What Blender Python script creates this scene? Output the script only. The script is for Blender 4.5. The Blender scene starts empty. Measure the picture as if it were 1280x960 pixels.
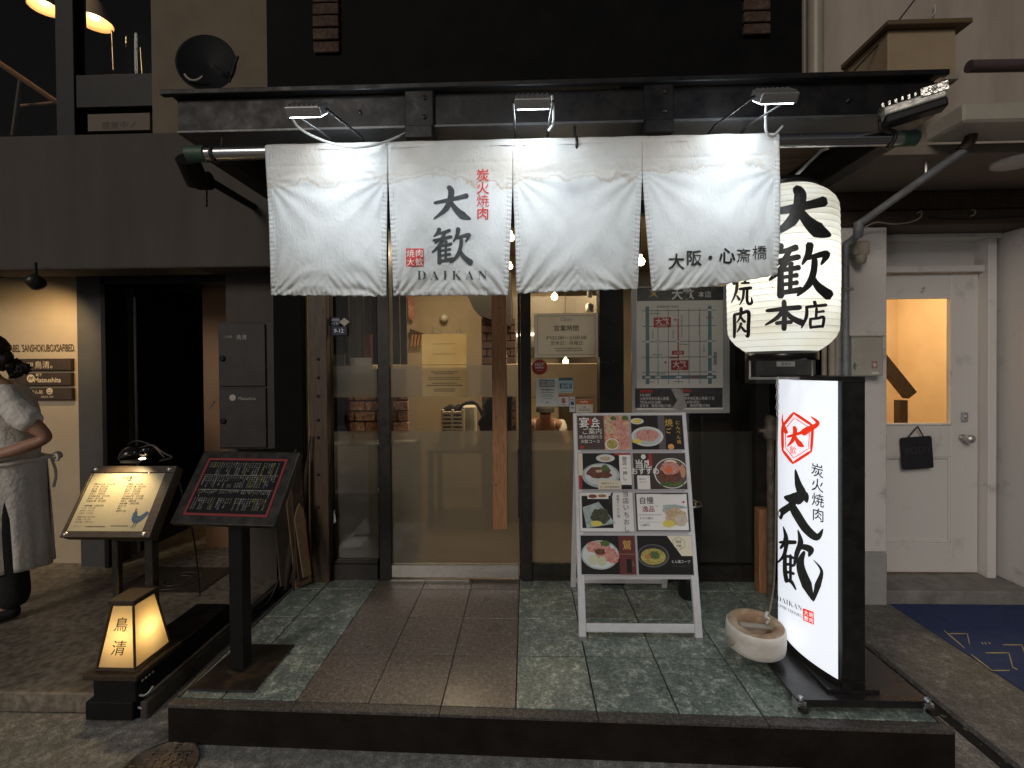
import bpy, bmesh, math, random
from mathutils import Vector, Matrix, noise
random.seed(7)
R = math.radians
PI = math.pi
sc = bpy.context.scene
COL = sc.collection
V3 = Vector

# ------------------------------------------------------------------ camera
FPX = 590.0                       # focal length in pixels of a 1280 px wide frame
CAM = V3((0.0, 0.0, 1.42))
YAW, PITCH, ROLL = R(1.75), R(-0.6), R(-0.45)
SHY = -14.0
camd = bpy.data.cameras.new('camera')
cam = bpy.data.objects.new('camera', camd)
COL.objects.link(cam)
CR = Matrix.Rotation(YAW, 4, 'Z') @ Matrix.Rotation(PI/2 + PITCH, 4, 'X') @ Matrix.Rotation(ROLL, 4, 'Z')
cam.matrix_world = Matrix.Translation(CAM) @ CR
camd.sensor_width = 36.0
camd.lens = FPX/1280.0*36.0
camd.shift_y = SHY/1280.0
camd.clip_start = 0.05
camd.clip_end = 500.0
sc.camera = cam
CR3 = CR.to_3x3()

def ray(px, py):
    return CR3 @ V3(((px-640.0)/FPX, (480.0-py+SHY)/FPX, -1.0))
def W(px, py, Y):                 # the point of the plane y=Y seen at a photo position
    d = ray(px, py); return CAM + d*(Y/d.y)
def G(px, py, z):                 # the point of the level z
    d = ray(px, py); return CAM + d*((z-CAM.z)/d.z)

# ------------------------------------------------------------------ world, dim night sky
w = bpy.data.worlds.new('World'); sc.world = w; w.use_nodes = True
nt = w.node_tree
sky = nt.nodes.new('ShaderNodeTexSky'); sky.sky_type = 'NISHITA'; sky.sun_disc = False
sky.sun_elevation = R(24); sky.sun_rotation = R(204)
hs = nt.nodes.new('ShaderNodeHueSaturation'); hs.inputs['Saturation'].default_value = 0.15
nt.links.new(sky.outputs[0], hs.inputs['Color'])
bg = nt.nodes['Background']; nt.links.new(hs.outputs[0], bg.inputs[0]); bg.inputs[1].default_value = 0.0085
sund = bpy.data.lights.new('street_light', 'SUN'); sund.energy = 0.62; sund.angle = R(20); sund.color = (1, .90, .80)
sun = bpy.data.objects.new('street_light', sund); COL.objects.link(sun)
sun.rotation_euler = (R(66), 0, R(-24))
sc.view_settings.view_transform = 'Standard'; sc.view_settings.look = 'None'
sc.view_settings.exposure = 0.42; sc.view_settings.gamma = 1.0
sc.cycles.max_bounces = 9; sc.cycles.diffuse_bounces = 4; sc.cycles.glossy_bounces = 3
sc.cycles.transmission_bounces = 6; sc.cycles.transparent_max_bounces = 12
sc.cycles.sample_clamp_indirect = 3.0; sc.cycles.use_denoising = True
sc.cycles.caustics_reflective = False

# ------------------------------------------------------------------ materials
MC = {}
def pm(name, col, rough=.6, metal=0, nz=None, bump=None, emis=None, alpha=None, spec=.5, col2=None, ns=8, contrast=(.35, .65), stretch=None, coat=0):
    """principled material; col2 is mixed in through noise of scale ns; bump=(scale,strength)"""
    if name in MC: return MC[name]
    m = bpy.data.materials.new(name); m.use_nodes = True; t = m.node_tree; b = t.nodes['Principled BSDF']
    b.inputs['Base Color'].default_value = (*col, 1); b.inputs['Roughness'].default_value = rough
    b.inputs['Metallic'].default_value = metal; b.inputs['Specular IOR Level'].default_value = spec
    b.inputs['Coat Weight'].default_value = coat
    tc = t.nodes.new('ShaderNodeTexCoord'); vec = tc.outputs['Object']
    if stretch:
        mp = t.nodes.new('ShaderNodeMapping'); mp.inputs['Scale'].default_value = stretch
        t.links.new(vec, mp.inputs[0]); vec = mp.outputs[0]
    if col2:
        n = t.nodes.new('ShaderNodeTexNoise'); n.inputs['Scale'].default_value = ns; n.inputs['Detail'].default_value = 6
        n.inputs['Roughness'].default_value = .62
        r = t.nodes.new('ShaderNodeValToRGB'); t.links.new(vec, n.inputs[0]); t.links.new(n.outputs[0], r.inputs[0])
        r.color_ramp.elements[0].position = contrast[0]; r.color_ramp.elements[1].position = contrast[1]
        r.color_ramp.elements[0].color = (*col, 1); r.color_ramp.elements[1].color = (*col2, 1)
        t.links.new(r.outputs[0], b.inputs['Base Color'])
        if nz:
            mr = t.nodes.new('ShaderNodeMapRange'); t.links.new(n.outputs[0], mr.inputs[0])
            mr.inputs[1].default_value=.3; mr.inputs[2].default_value=.7
            mr.inputs[3].default_value = nz[0]; mr.inputs[4].default_value = nz[1]; t.links.new(mr.outputs[0], b.inputs['Roughness'])
    if bump:
        n2 = t.nodes.new('ShaderNodeTexNoise'); n2.inputs['Scale'].default_value = bump[0]; n2.inputs['Detail'].default_value = 5
        bp = t.nodes.new('ShaderNodeBump'); bp.inputs['Strength'].default_value = bump[1]; bp.inputs['Distance'].default_value = .01
        t.links.new(vec, n2.inputs[0]); t.links.new(n2.outputs[0], bp.inputs['Height']); t.links.new(bp.outputs[0], b.inputs['Normal'])
    if emis:
        b.inputs['Emission Color'].default_value = (*emis[0], 1); b.inputs['Emission Strength'].default_value = emis[1]
    MC[name] = m
    return m

def flat(col, rough=.5):
    return pm('print_%03d_%03d_%03d' % tuple(int(c*255) for c in col), col, rough)

M = {}
M['steel'] = pm('black_steel', (.007,.007,.009), .45, 0, nz=(.35,.6), col2=(.015,.014,.0135), ns=14, bump=(40,.08), spec=.25)
M['black'] = pm('black_paint', (.005,.005,.006), .5, spec=.25, col2=(.010,.009,.009), ns=20)
M['blackwall'] = pm('black_render', (.003,.003,.0035), .75, col2=(.006,.0055,.0055), ns=5, bump=(60,.2), spec=.12)
M['frame'] = pm('dark_metal_frame', (.012,.011,.010), .38, 0, nz=(.28,.5), col2=(.024,.02,.016), ns=25, bump=(80,.05))
M['darkwood'] = pm('dark_stained_wood', (.03,.018,.010), .55, col2=(.06,.036,.02), ns=12, stretch=(8,8,1), bump=(30,.25))
M['wood'] = pm('oiled_wood', (.28,.13,.055), .5, col2=(.44,.23,.11), ns=9, stretch=(14,14,1.2), bump=(40,.15))
M['soffitwood'] = pm('soffit_board_wood', (.10,.065,.045), .6, col2=(.19,.13,.09), ns=6, stretch=(1,10,10), bump=(30,.2))
M['greywall'] = pm('neighbour_grey_render', (.058,.050,.042), .85, col2=(.090,.078,.066), ns=1.6, bump=(120,.12), stretch=(2.2,2.2,.35), contrast=(.3,.72))
M['spotwall'] = pm('cream_render', (.46,.38,.27), .85, col2=(.52,.43,.31), ns=3, bump=(120,.12))
M['column'] = pm('beige_painted_wall', (.14,.11,.075), .85, col2=(.17,.132,.092), ns=4, bump=(120,.1))
M['beige'] = pm('mauve_beige_render', (.33,.275,.23), .85, col2=(.45,.38,.325), ns=2, bump=(90,.15), stretch=(2,2,.4))
M['whitepaint'] = pm('old_white_paint', (.42,.395,.37), .5, contrast=(.26,.42), col2=(.66,.625,.595), ns=7, nz=(.4,.6), bump=(60,.08))
M['whitedoor'] = pm('glossy_white_door_paint', (.44,.415,.385), .42, contrast=(.24,.40), col2=(.64,.61,.58), ns=5, nz=(.35,.5), bump=(60,.06))
M['concrete'] = pm('worn_concrete', (.16,.15,.135), .85, col2=(.27,.255,.23), ns=9, bump=(70,.4))
M['pipegrey'] = pm('grey_pvc', (.16,.165,.175), .35, col2=(.22,.225,.235), ns=20)
M['pipebeige'] = pm('beige_pvc', (.30,.26,.20), .4, col2=(.36,.31,.25), ns=12)
M['stainless'] = pm('brushed_stainless', (.62,.60,.57), .4, 1, nz=(.34,.5), col2=(.72,.70,.68), ns=60)
M['alu'] = pm('brushed_aluminium', (.52,.53,.55), .38, .85, nz=(.3,.5), col2=(.62,.63,.65), ns=40, stretch=(1,1,12))
M['silverpaint'] = pm('silver_frame', (.66,.67,.70), .42, .15, nz=(.36,.5), col2=(.74,.75,.78), ns=30)
M['cable_white'] = pm('white_cable', (.55,.55,.53), .4)
M['cable_black'] = pm('black_cable', (.012,.012,.012), .45)
M['ink'] = pm('charcoal_ink', (.028,.032,.034), .75, col2=(.055,.06,.062), ns=60)
M['inkblack'] = pm('black_ink', (.008,.008,.008), .5, col2=(.02,.02,.018), ns=50)
M['red'] = pm('red_ink', (.50,.028,.03), .7, col2=(.60,.06,.06), ns=80)
M['rubber'] = pm('black_rubber', (.01,.01,.01), .7)
M['skin'] = pm('skin', (.42,.22,.14), .5, col2=(.48,.27,.18), ns=20)
M['hair'] = pm('dark_brown_hair', (.02,.011,.007), .45, col2=(.05,.03,.018), ns=60, stretch=(1,1,.25), bump=(160,1.0))
M['cotton'] = pm('white_cotton', (.80,.76,.69), .85, col2=(.88,.84,.77), ns=10, bump=(38,.9))
M['darkcloth'] = pm('black_cloth', (.012,.012,.014), .85, bump=(60,.3))

def thinfres(t, ior):
    fr = t.nodes.new('ShaderNodeFresnel'); g = t.nodes.new('ShaderNodeNewGeometry'); mr = t.nodes.new('ShaderNodeMapRange')
    mr.inputs[3].default_value = ior; mr.inputs[4].default_value = 1/ior; t.links.new(g.outputs['Backfacing'], mr.inputs[0]); t.links.new(mr.outputs[0], fr.inputs[0]); return fr
def glassmat():
    m = bpy.data.materials.new('window_glass'); m.use_nodes = True; t = m.node_tree
    t.nodes.remove(t.nodes['Principled BSDF']); out = t.nodes['Material Output']
    tr = t.nodes.new('ShaderNodeBsdfTransparent'); tr.inputs[0].default_value = (.93,.94,.93,1)
    gl = t.nodes.new('ShaderNodeBsdfGlossy'); gl.inputs['Roughness'].default_value = .02
    fr = thinfres(t, 1.5)
    mx = t.nodes.new('ShaderNodeMixShader')
    ml = t.nodes.new('ShaderNodeMath'); ml.operation = 'MULTIPLY'; ml.inputs[1].default_value = .6; t.links.new(fr.outputs[0], ml.inputs[0])
    t.links.new(ml.outputs[0], mx.inputs[0]); t.links.new(tr.outputs[0], mx.inputs[1]); t.links.new(gl.outputs[0], mx.inputs[2])
    t.links.new(mx.outputs[0], out.inputs[0]); return m
M['glass'] = glassmat()
def frostmat():
    m = bpy.data.materials.new('frosted_film'); m.use_nodes = True; t = m.node_tree
    t.nodes.remove(t.nodes['Principled BSDF']); out = t.nodes['Material Output']
    re = t.nodes.new('ShaderNodeBsdfRefraction'); re.inputs['Roughness'].default_value = .30; re.inputs['IOR'].default_value = 1.08
    re.inputs[0].default_value = (.58,.555,.50,1)
    df = t.nodes.new('ShaderNodeBsdfDiffuse'); df.inputs[0].default_value = (.20,.198,.185,1)
    tl = t.nodes.new('ShaderNodeBsdfTranslucent'); tl.inputs[0].default_value = (.42,.40,.36,1)
    m1 = t.nodes.new('ShaderNodeMixShader'); m1.inputs[0].default_value = .55
    m2 = t.nodes.new('ShaderNodeMixShader'); m2.inputs[0].default_value = .42
    gl = t.nodes.new('ShaderNodeBsdfGlossy'); gl.inputs['Roughness'].default_value = .18
    m3 = t.nodes.new('ShaderNodeMixShader'); fr = thinfres(t, 1.45)
    t.links.new(tl.outputs[0], m1.inputs[2]); t.links.new(df.outputs[0], m1.inputs[1])
    t.links.new(re.outputs[0], m2.inputs[1]); t.links.new(m1.outputs[0], m2.inputs[2])
    t.links.new(fr.outputs[0], m3.inputs[0]); t.links.new(m2.outputs[0], m3.inputs[1]); t.links.new(gl.outputs[0], m3.inputs[2])
    t.links.new(m3.outputs[0], out.inputs[0]); return m
M['frost'] = frostmat()
def papermat(name, col, trans, mixf=.5, bump=None, rough=.8):
    m = bpy.data.materials.new(name); m.use_nodes = True; t = m.node_tree
    t.nodes.remove(t.nodes['Principled BSDF']); out = t.nodes['Material Output']
    df = t.nodes.new('ShaderNodeBsdfDiffuse'); df.inputs[0].default_value = (*col,1)
    tl = t.nodes.new('ShaderNodeBsdfTranslucent'); tl.inputs[0].default_value = (*trans,1)
    n = t.nodes.new('ShaderNodeTexNoise'); n.inputs['Scale'].default_value = 9; n.inputs['Detail'].default_value = 6
    tc = t.nodes.new('ShaderNodeTexCoord'); t.links.new(tc.outputs['Object'], n.inputs[0])
    r = t.nodes.new('ShaderNodeValToRGB'); t.links.new(n.outputs[0], r.inputs[0])
    r.color_ramp.elements[0].position = .4; r.color_ramp.elements[1].position = .75
    r.color_ramp.elements[0].color = (*trans,1); r.color_ramp.elements[1].color = (trans[0]*.9, trans[1]*.83, trans[2]*.68, 1)
    t.links.new(r.outputs[0], tl.inputs[0])
    m1 = t.nodes.new('ShaderNodeMixShader'); m1.inputs[0].default_value = mixf
    t.links.new(df.outputs[0], m1.inputs[1]); t.links.new(tl.outputs[0], m1.inputs[2]); t.links.new(m1.outputs[0], out.inputs[0])
    return m
M['lanternpaper'] = papermat('lantern_paper', (.70,.72,.71), (.84,.86,.82), .5)
M['andonpaper'] = papermat('lamp_paper', (.6,.55,.42), (.9,.74,.46), .6)

def clothmat():
    """white cotton with brown water-stain lines near the top hem (object space, z up from the hanging rod)"""
    m = bpy.data.materials.new('stained_noren_cotton'); m.use_nodes = True; t = m.node_tree; N = t.nodes; L = t.links
    N.remove(N['Principled BSDF']); out = N['Material Output']
    tc = N.new('ShaderNodeTexCoord'); sx = N.new('ShaderNodeSeparateXYZ'); L.new(tc.outputs['Object'], sx.inputs[0])
    def math_(op, a, b=None, c=None):
        k = N.new('ShaderNodeMath'); k.operation = op
        for i, q in enumerate((a, b, c)):
            if q is None: continue
            if isinstance(q, (int, float)): k.inputs[i].default_value = q
            else: L.new(q, k.inputs[i])
        return k.outputs[0]
    n1 = N.new('ShaderNodeTexNoise'); n1.inputs['Scale'].default_value = 5.5; n1.inputs['Detail'].default_value = 7; n1.inputs['Roughness'].default_value = .62
    cmb = N.new('ShaderNodeCombineXYZ'); L.new(sx.outputs[0], cmb.inputs[0]); L.new(math_('MULTIPLY', sx.outputs[2], .8), cmb.inputs[2]); L.new(cmb.outputs[0], n1.inputs[0])
    wob = math_('MULTIPLY', math_('SUBTRACT', n1.outputs[0], .5), .23)
    zz = math_('ADD', sx.outputs[2], wob)                        # wobbling height below the rod
    d1 = math_('ABSOLUTE', math_('ADD', zz, .118))
    line = math_('SUBTRACT', 1.0, math_('DIVIDE', d1, .0075)); line = math_('MAXIMUM', line, 0)
    n4 = N.new('ShaderNodeTexNoise'); n4.inputs['Scale'].default_value = 3.1; L.new(tc.outputs['Object'], n4.inputs[0])
    gate = N.new('ShaderNodeMapRange'); L.new(n4.outputs[0], gate.inputs[0]); gate.inputs[1].default_value = .38; gate.inputs[2].default_value = .62
    line = math_('MULTIPLY', line, math_('ADD', math_('MULTIPLY', gate.outputs[0], .85), .1))
    d2 = math_('ABSOLUTE', math_('ADD', zz, .096)); line2 = math_('MAXIMUM', math_('SUBTRACT', 1.0, math_('DIVIDE', d2, .009)), 0)
    line2 = math_('MULTIPLY', line2, math_('MULTIPLY', math_('SUBTRACT', 1.0, gate.outputs[0]), .35))
    above = N.new('ShaderNodeMapRange'); L.new(zz, above.inputs[0]); above.inputs[1].default_value = -.14; above.inputs[2].default_value = -.09
    st = math_('ADD', math_('ADD', math_('MULTIPLY', line, .5), line2), math_('MULTIPLY', math_('MULTIPLY', above.outputs[0], gate.outputs[0]), .34)); st = math_('MINIMUM', st, 1.0)
    n2 = N.new('ShaderNodeTexNoise'); n2.inputs['Scale'].default_value = 7; n2.inputs['Detail'].default_value = 5; L.new(tc.outputs['Object'], n2.inputs[0])
    base = N.new('ShaderNodeValToRGB'); L.new(n2.outputs[0], base.inputs[0])
    base.color_ramp.elements[0].color = (.60,.61,.60,1); base.color_ramp.elements[1].color = (.74,.75,.745,1)
    base.color_ramp.elements[0].position = .3; base.color_ramp.elements[1].position = .7
    low = N.new('ShaderNodeMapRange'); L.new(math_('ADD', sx.outputs[2], wob), low.inputs[0]); low.inputs[1].default_value = -.36; low.inputs[2].default_value = -.55
    dirt_falloff = N.new('ShaderNodeMix'); dirt_falloff.data_type = 'RGBA'; L.new(math_('MULTIPLY', low.outputs[0], .5), dirt_falloff.inputs[0]); L.new(base.outputs[0], dirt_falloff.inputs[6]); dirt_falloff.inputs[7].default_value = (.46,.44,.39,1)  # dirt and lamp falloff put into the colour, darker towards the hem
    mix = N.new('ShaderNodeMix'); mix.data_type = 'RGBA'; L.new(st, mix.inputs[0]); L.new(dirt_falloff.outputs[2], mix.inputs[6]); mix.inputs[7].default_value = (.40,.27,.14,1)
    df = N.new('ShaderNodeBsdfDiffuse'); tl = N.new('ShaderNodeBsdfTranslucent'); L.new(mix.outputs[2], df.inputs[0]); L.new(mix.outputs[2], tl.inputs[0])
    # fine wrinkles
    mp = N.new('ShaderNodeMapping'); mp.inputs['Scale'].default_value = (1,1,.55); mp.inputs['Rotation'].default_value = (0,.5,0); L.new(tc.outputs['Object'], mp.inputs[0])
    n3 = N.new('ShaderNodeTexNoise'); n3.inputs['Scale'].default_value = 55; n3.inputs['Detail'].default_value = 4; n3.inputs['Distortion'].default_value = 1.2; L.new(mp.outputs[0], n3.inputs[0])
    bp = N.new('ShaderNodeBump'); bp.inputs['Strength'].default_value = .6; bp.inputs['Distance'].default_value = .005; L.new(n3.outputs[0], bp.inputs['Height'])
    L.new(bp.outputs[0], df.inputs['Normal'])
    ms = N.new('ShaderNodeMixShader'); ms.inputs[0].default_value = .14; L.new(df.outputs[0], ms.inputs[1]); L.new(tl.outputs[0], ms.inputs[2]); L.new(ms.outputs[0], out.inputs[0])
    return m
M['cloth'] = clothmat()

def tilemat(name, c1, c2, c3, s1, s2, rough, bump, dist=.35, nr=.72, hi=.70):
    m = bpy.data.materials.new(name); m.use_nodes = True; t = m.node_tree; N = t.nodes; L = t.links; b = N['Principled BSDF']
    tc = N.new('ShaderNodeTexCoord'); oi = N.new('ShaderNodeObjectInfo')
    ad = N.new('ShaderNodeVectorMath'); ad.operation = 'MULTIPLY_ADD'; ad.inputs[1].default_value = (1,1,1)
    sc_ = N.new('ShaderNodeCombineXYZ'); mu = N.new('ShaderNodeMath'); mu.operation = 'MULTIPLY'; mu.inputs[1].default_value = 37; L.new(oi.outputs['Random'], mu.inputs[0])
    L.new(mu.outputs[0], sc_.inputs[0]); L.new(mu.outputs[0], sc_.inputs[1])
    L.new(tc.outputs['Object'], ad.inputs[0]); L.new(sc_.outputs[0], ad.inputs[2])
    n = N.new('ShaderNodeTexNoise'); n.inputs['Scale'].default_value = s1; n.inputs['Detail'].default_value = 9; n.inputs['Roughness'].default_value = nr; n.inputs['Distortion'].default_value = dist
    L.new(ad.outputs[0], n.inputs[0])
    r = N.new('ShaderNodeValToRGB'); L.new(n.outputs[0], r.inputs[0]); e = r.color_ramp.elements
    e[0].position = .30; e[0].color = (*c1,1); e[1].position = hi; e[1].color = (*c3,1); k = e.new(.52); k.color = (*c2,1)
    n2 = N.new('ShaderNodeTexNoise'); n2.inputs['Scale'].default_value = s2; n2.inputs['Detail'].default_value = 2; L.new(ad.outputs[0], n2.inputs[0])
    mr = N.new('ShaderNodeMapRange'); mr.inputs[1].default_value = .35; mr.inputs[2].default_value = .65; mr.inputs[3].default_value = .62; mr.inputs[4].default_value = 1.3; L.new(n2.outputs[0], mr.inputs[0])
    mx = N.new('ShaderNodeVectorMath'); mx.operation = 'SCALE'; L.new(r.outputs[0], mx.inputs[0]); L.new(mr.outputs[0], mx.inputs['Scale'])
    L.new(mx.outputs[0], b.inputs['Base Color'])
    n5 = N.new('ShaderNodeTexNoise'); n5.inputs['Scale'].default_value = 3; n5.inputs['Detail'].default_value = 5; L.new(ad.outputs[0], n5.inputs[0])
    m5 = N.new('ShaderNodeMapRange'); m5.inputs[1].default_value=.3; m5.inputs[2].default_value=.7; m5.inputs[3].default_value = rough-.1; m5.inputs[4].default_value = rough+.12; L.new(n5.outputs[0], m5.inputs[0]); L.new(m5.outputs[0], b.inputs['Roughness'])
    bp = N.new('ShaderNodeBump'); bp.inputs['Strength'].default_value = bump; bp.inputs['Distance'].default_value = .003; L.new(n.outputs[0], bp.inputs['Height']); L.new(bp.outputs[0], b.inputs['Normal'])
    return m
M['greentile'] = tilemat('green_slate_tile', (.10,.126,.112), (.215,.258,.232), (.56,.60,.54), 24, 110, .33, .25, 0, .82, .63)
M['browntile'] = tilemat('brown_granite_tile', (.075,.062,.053), (.165,.138,.12), (.36,.31,.27), 60, 190, .36, .2, 0, .75)
M['trimtile'] = tilemat('edge_trim_tile', (.04,.035,.032), (.085,.075,.07), (.17,.155,.14), 60, 120, .5, .3)
M['brick'] = tilemat('old_brick', (.20,.085,.042), (.44,.21,.11), (.66,.46,.30), 14, 70, .85, .7)
M['asphalt'] = tilemat('street_surface', (.09,.085,.077), (.24,.23,.21), (.56,.54,.49), 26, 170, .6, .8, 0, .78)
M['slab'] = tilemat('neighbour_floor', (.17,.145,.115), (.22,.19,.15), (.28,.24,.19), 4, 30, .42, .06, 0, .6)
M['sidewalk'] = tilemat('side_pavement', (.08,.076,.07), (.16,.15,.137), (.32,.305,.28), 18, 160, .65, .6, 0, .75)

# ------------------------------------------------------------------ mesh builder
class Fr:                          # a frame: U right, V up, N towards the viewer
    def __init__(s, O, U, Vv, N=None):
        s.O = V3(O); s.U = V3(U).normalized(); s.V = V3(Vv); s.V = (s.V - s.U*s.V.dot(s.U)).normalized()
        s.N = N or s.U.cross(s.V).normalized()
    def p(s, u, v, n=0): return s.O + s.U*u + s.V*v + s.N*n
WF = Fr((0,0,0), (1,0,0), (0,0,1), V3((0,-1,0)))
def tilted(O, yaw, tilt):          # board frame: bottom centre, turned by yaw, rising by tilt
    U = V3((math.cos(yaw), math.sin(yaw), 0)); D = V3((-math.sin(yaw), math.cos(yaw), 0))
    return Fr(O, U, D*math.cos(tilt)+V3((0,0,1))*math.sin(tilt))
def frame_of(TL, TR, BL, BR):
    U = ((TR-TL)+(BR-BL)); Vv = ((TL-BL)+(TR-BR)); O = (BL+BR)/2
    f = Fr(O, U, Vv); wd = ((TR-TL).length+(BR-BL).length)/2; ht = ((TL-BL).length+(TR-BR).length)/2
    return f, wd, ht

class MB:
    def __init__(s): s.v = []; s.f = []; s.m = []; s.cur = None; s.smooth = []
    def add(s, vs, fs, m=None, sm=False):
        b = len(s.v); s.v += [V3(q) for q in vs]
        for f in fs: s.f.append([b+i for i in f]); s.m.append(m or s.cur); s.smooth.append(sm)
    def fbox(s, F, u0, u1, v0, v1, n0, n1, m=None):
        P = [F.p(a, b, c) for c in (n0, n1) for b in (v0, v1) for a in (u0, u1)]
        s.add(P, [(0,2,3,1),(4,5,7,6),(0,1,5,4),(2,6,7,3),(0,4,6,2),(1,3,7,5)], m); return s
    def box(s, x0, x1, y0, y1, z0, z1, m=None): return s.fbox(WF, x0, x1, z0, z1, -y1, -y0, m)
    def quad(s, a, b, c, d, m=None): s.add([a,b,c,d], [(0,1,2,3)], m); return s
    def prism(s, F, pts, n0, n1, m=None):   # pts counter-clockwise (u,v)
        k = len(pts); s.add([F.p(u,v,n0) for u,v in pts]+[F.p(u,v,n1) for u,v in pts],
            [tuple(range(k))[::-1], tuple(range(k,2*k))]+[(i,(i+1)%k,k+(i+1)%k,k+i) for i in range(k)], m); return s
    def tube(s, pts, r, seg=10, m=None, cap=True):
        pts = [V3(q) for q in pts]; n = len(pts); rr = r if isinstance(r,(list,tuple)) else [r]*n
        t0 = (pts[1]-pts[0]).normalized(); up = V3((0,0,1)) if abs(t0.z) < .9 else V3((1,0,0)); a = t0.cross(up).normalized(); vs = []
        for i in range(n):
            t = (pts[min(i+1,n-1)]-pts[max(i-1,0)]).normalized(); a = (a - t*a.dot(t)).normalized(); b = t.cross(a)
            for k in range(seg):
                an = 2*PI*k/seg; vs.append(pts[i]+(a*math.cos(an)+b*math.sin(an))*rr[i])
        fs = [(i*seg+k, i*seg+(k+1)%seg, (i+1)*seg+(k+1)%seg, (i+1)*seg+k) for i in range(n-1) for k in range(seg)]
        s.add(vs, fs, m, True)
        if cap: s.add(vs[:seg], [tuple(range(seg))[::-1]], m); s.add(vs[-seg:], [tuple(range(seg))], m)
        return s
    def lathe(s, C, prof, seg=32, axis=None, m=None, sm=True):   # prof: (r,h) along axis
        ax = V3(axis or (0,0,1)).normalized(); up = V3((0,0,1)) if abs(ax.z) < .9 else V3((1,0,0)); a = ax.cross(up).normalized(); b = ax.cross(a); C = V3(C)
        vs = [C + ax*h + (a*math.cos(2*PI*k/seg)+b*math.sin(2*PI*k/seg))*r for r,h in prof for k in range(seg)]
        fs = [(i*seg+k, i*seg+(k+1)%seg, (i+1)*seg+(k+1)%seg, (i+1)*seg+k) for i in range(len(prof)-1) for k in range(seg)]
        s.add(vs, fs, m, sm); return s
    def disc(s, F, u, v, ru, rv, n, m=None, seg=28, wob=0, seed=0):
        P = []
        for k in range(seg):
            an = 2*PI*k/seg; q = 1+wob*noise.noise(V3((math.cos(an)*1.6+seed*3.1, math.sin(an)*1.6, seed)))
            P.append(F.p(u+ru*q*math.cos(an), v+rv*q*math.sin(an), n))
        s.add(P, [tuple(range(seg))], m); return s
    def text(s, F, body, size, u=0, v=0, n=0, m=None, bold=0.0, align='c', sx=1.0, fn=None, shear=0):
        vs, fs, (x0,x1,y0,y1) = glyphs(body, bold)
        cx = {'c': (x0+x1)/2, 'l': x0, 'r': x1}[align]; cy = (y0+y1)/2
        out = [((x-cx)*size*sx+(y-cy)*size*shear, (y-cy)*size) for x,y in vs]
        s.add([(fn(u+a, v+b) if fn else F.p(u+a, v+b, n)) for a,b in out], fs, m); return s
    def stroke(s, fn, pts, wd, m=None, sub=7):
        """brush stroke: fn maps (u,v) to space; pts and widths run through a smooth curve"""
        n = len(pts); P = []; Wd = []
        for i in range(n-1):
            p0, p1, p2, p3 = pts[max(i-1,0)], pts[i], pts[i+1], pts[min(i+2,n-1)]
            for k in range(sub):
                t = k/sub; c = [.5*((2*p1[j])+(-p0[j]+p2[j])*t+(2*p0[j]-5*p1[j]+4*p2[j]-p3[j])*t*t+(-p0[j]+3*p1[j]-3*p2[j]+p3[j])*t**3) for j in (0,1)]
                P.append(c); Wd.append(wd[i]*(1-t)+wd[i+1]*t)
        P.append(pts[-1]); Wd.append(wd[-1]); vs = []; N_ = len(P)
        for i in range(N_):
            a = P[max(i-1,0)]; b = P[min(i+1,N_-1)]; dx, dy = b[0]-a[0], b[1]-a[1]; l = math.hypot(dx,dy) or 1; dx/=l; dy/=l
            h = Wd[i]/2; x, y = P[i]
            if i == 0: x -= dx*h*.5; y -= dy*h*.5
            if i == N_-1: x += dx*h*.4; y += dy*h*.4
            k = .55 if i in (0, N_-1) else 1
            vs += [(x-dy*h*k, y+dx*h*k), (x, y), (x+dy*h*k, y-dx*h*k)]
        s.add([fn(x,y) for x,y in vs], [q for i in range(N_-1) for q in ((3*i,3*i+1,3*i+4,3*i+3),(3*i+1,3*i+2,3*i+5,3*i+4))], m, False)
        return s
    def build(s, name, mat=None, parent=None, bevel=0, loc=None, seg=1):
        me = bpy.data.meshes.new(name)
        root = parent
        while root is not None and root.parent is not None: root = root.parent
        if root is not None: o0 = root.location.copy()
        elif loc is not None: o0 = V3(loc)
        else:
            xs = [q.x for q in s.v]; ys = [q.y for q in s.v]; zs = [q.z for q in s.v]
            o0 = V3(((min(xs)+max(xs))/2, (min(ys)+max(ys))/2, min(zs)))
        me.from_pydata([q-o0 for q in s.v], [], s.f)
        mats = []
        for f, m in zip(me.polygons, s.m):
            m = m or mat
            if m not in mats: mats.append(m)
            f.material_index = mats.index(m)
        for m in mats: me.materials.append(m)
        me.polygons.foreach_set('use_smooth', s.smooth)
        o = bpy.data.objects.new(name, me); COL.objects.link(o)
        if parent is not None: o.parent = parent
        else: o.location = o0
        if bevel:
            b = o.modifiers.new('bevel', 'BEVEL'); b.width = bevel; b.segments = seg; b.limit_method = 'ANGLE'; b.angle_limit = R(50)
        return o

GC = {}
def glyphs(body, bold=0.0):
    k = (body, bold)
    if k in GC: return GC[k]
    cu = bpy.data.curves.new('tmp', 'FONT'); cu.body = body; cu.size = 1; cu.resolution_u = 3; cu.offset = bold; cu.space_line = 1.05
    ob = bpy.data.objects.new('tmp', cu); COL.objects.link(ob)
    me = bpy.data.meshes.new_from_object(ob)
    vs = [(q.co.x, q.co.y) for q in me.vertices]; fs = [tuple(p.vertices) for p in me.polygons]
    bpy.data.objects.remove(ob); bpy.data.curves.remove(cu); bpy.data.meshes.remove(me)
    bb = (min(x for x,_ in vs), max(x for x,_ in vs), min(y for _,y in vs), max(y for _,y in vs)) if vs else (0,1,0,1)
    GC[k] = (vs, fs, bb); return GC[k]

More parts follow.
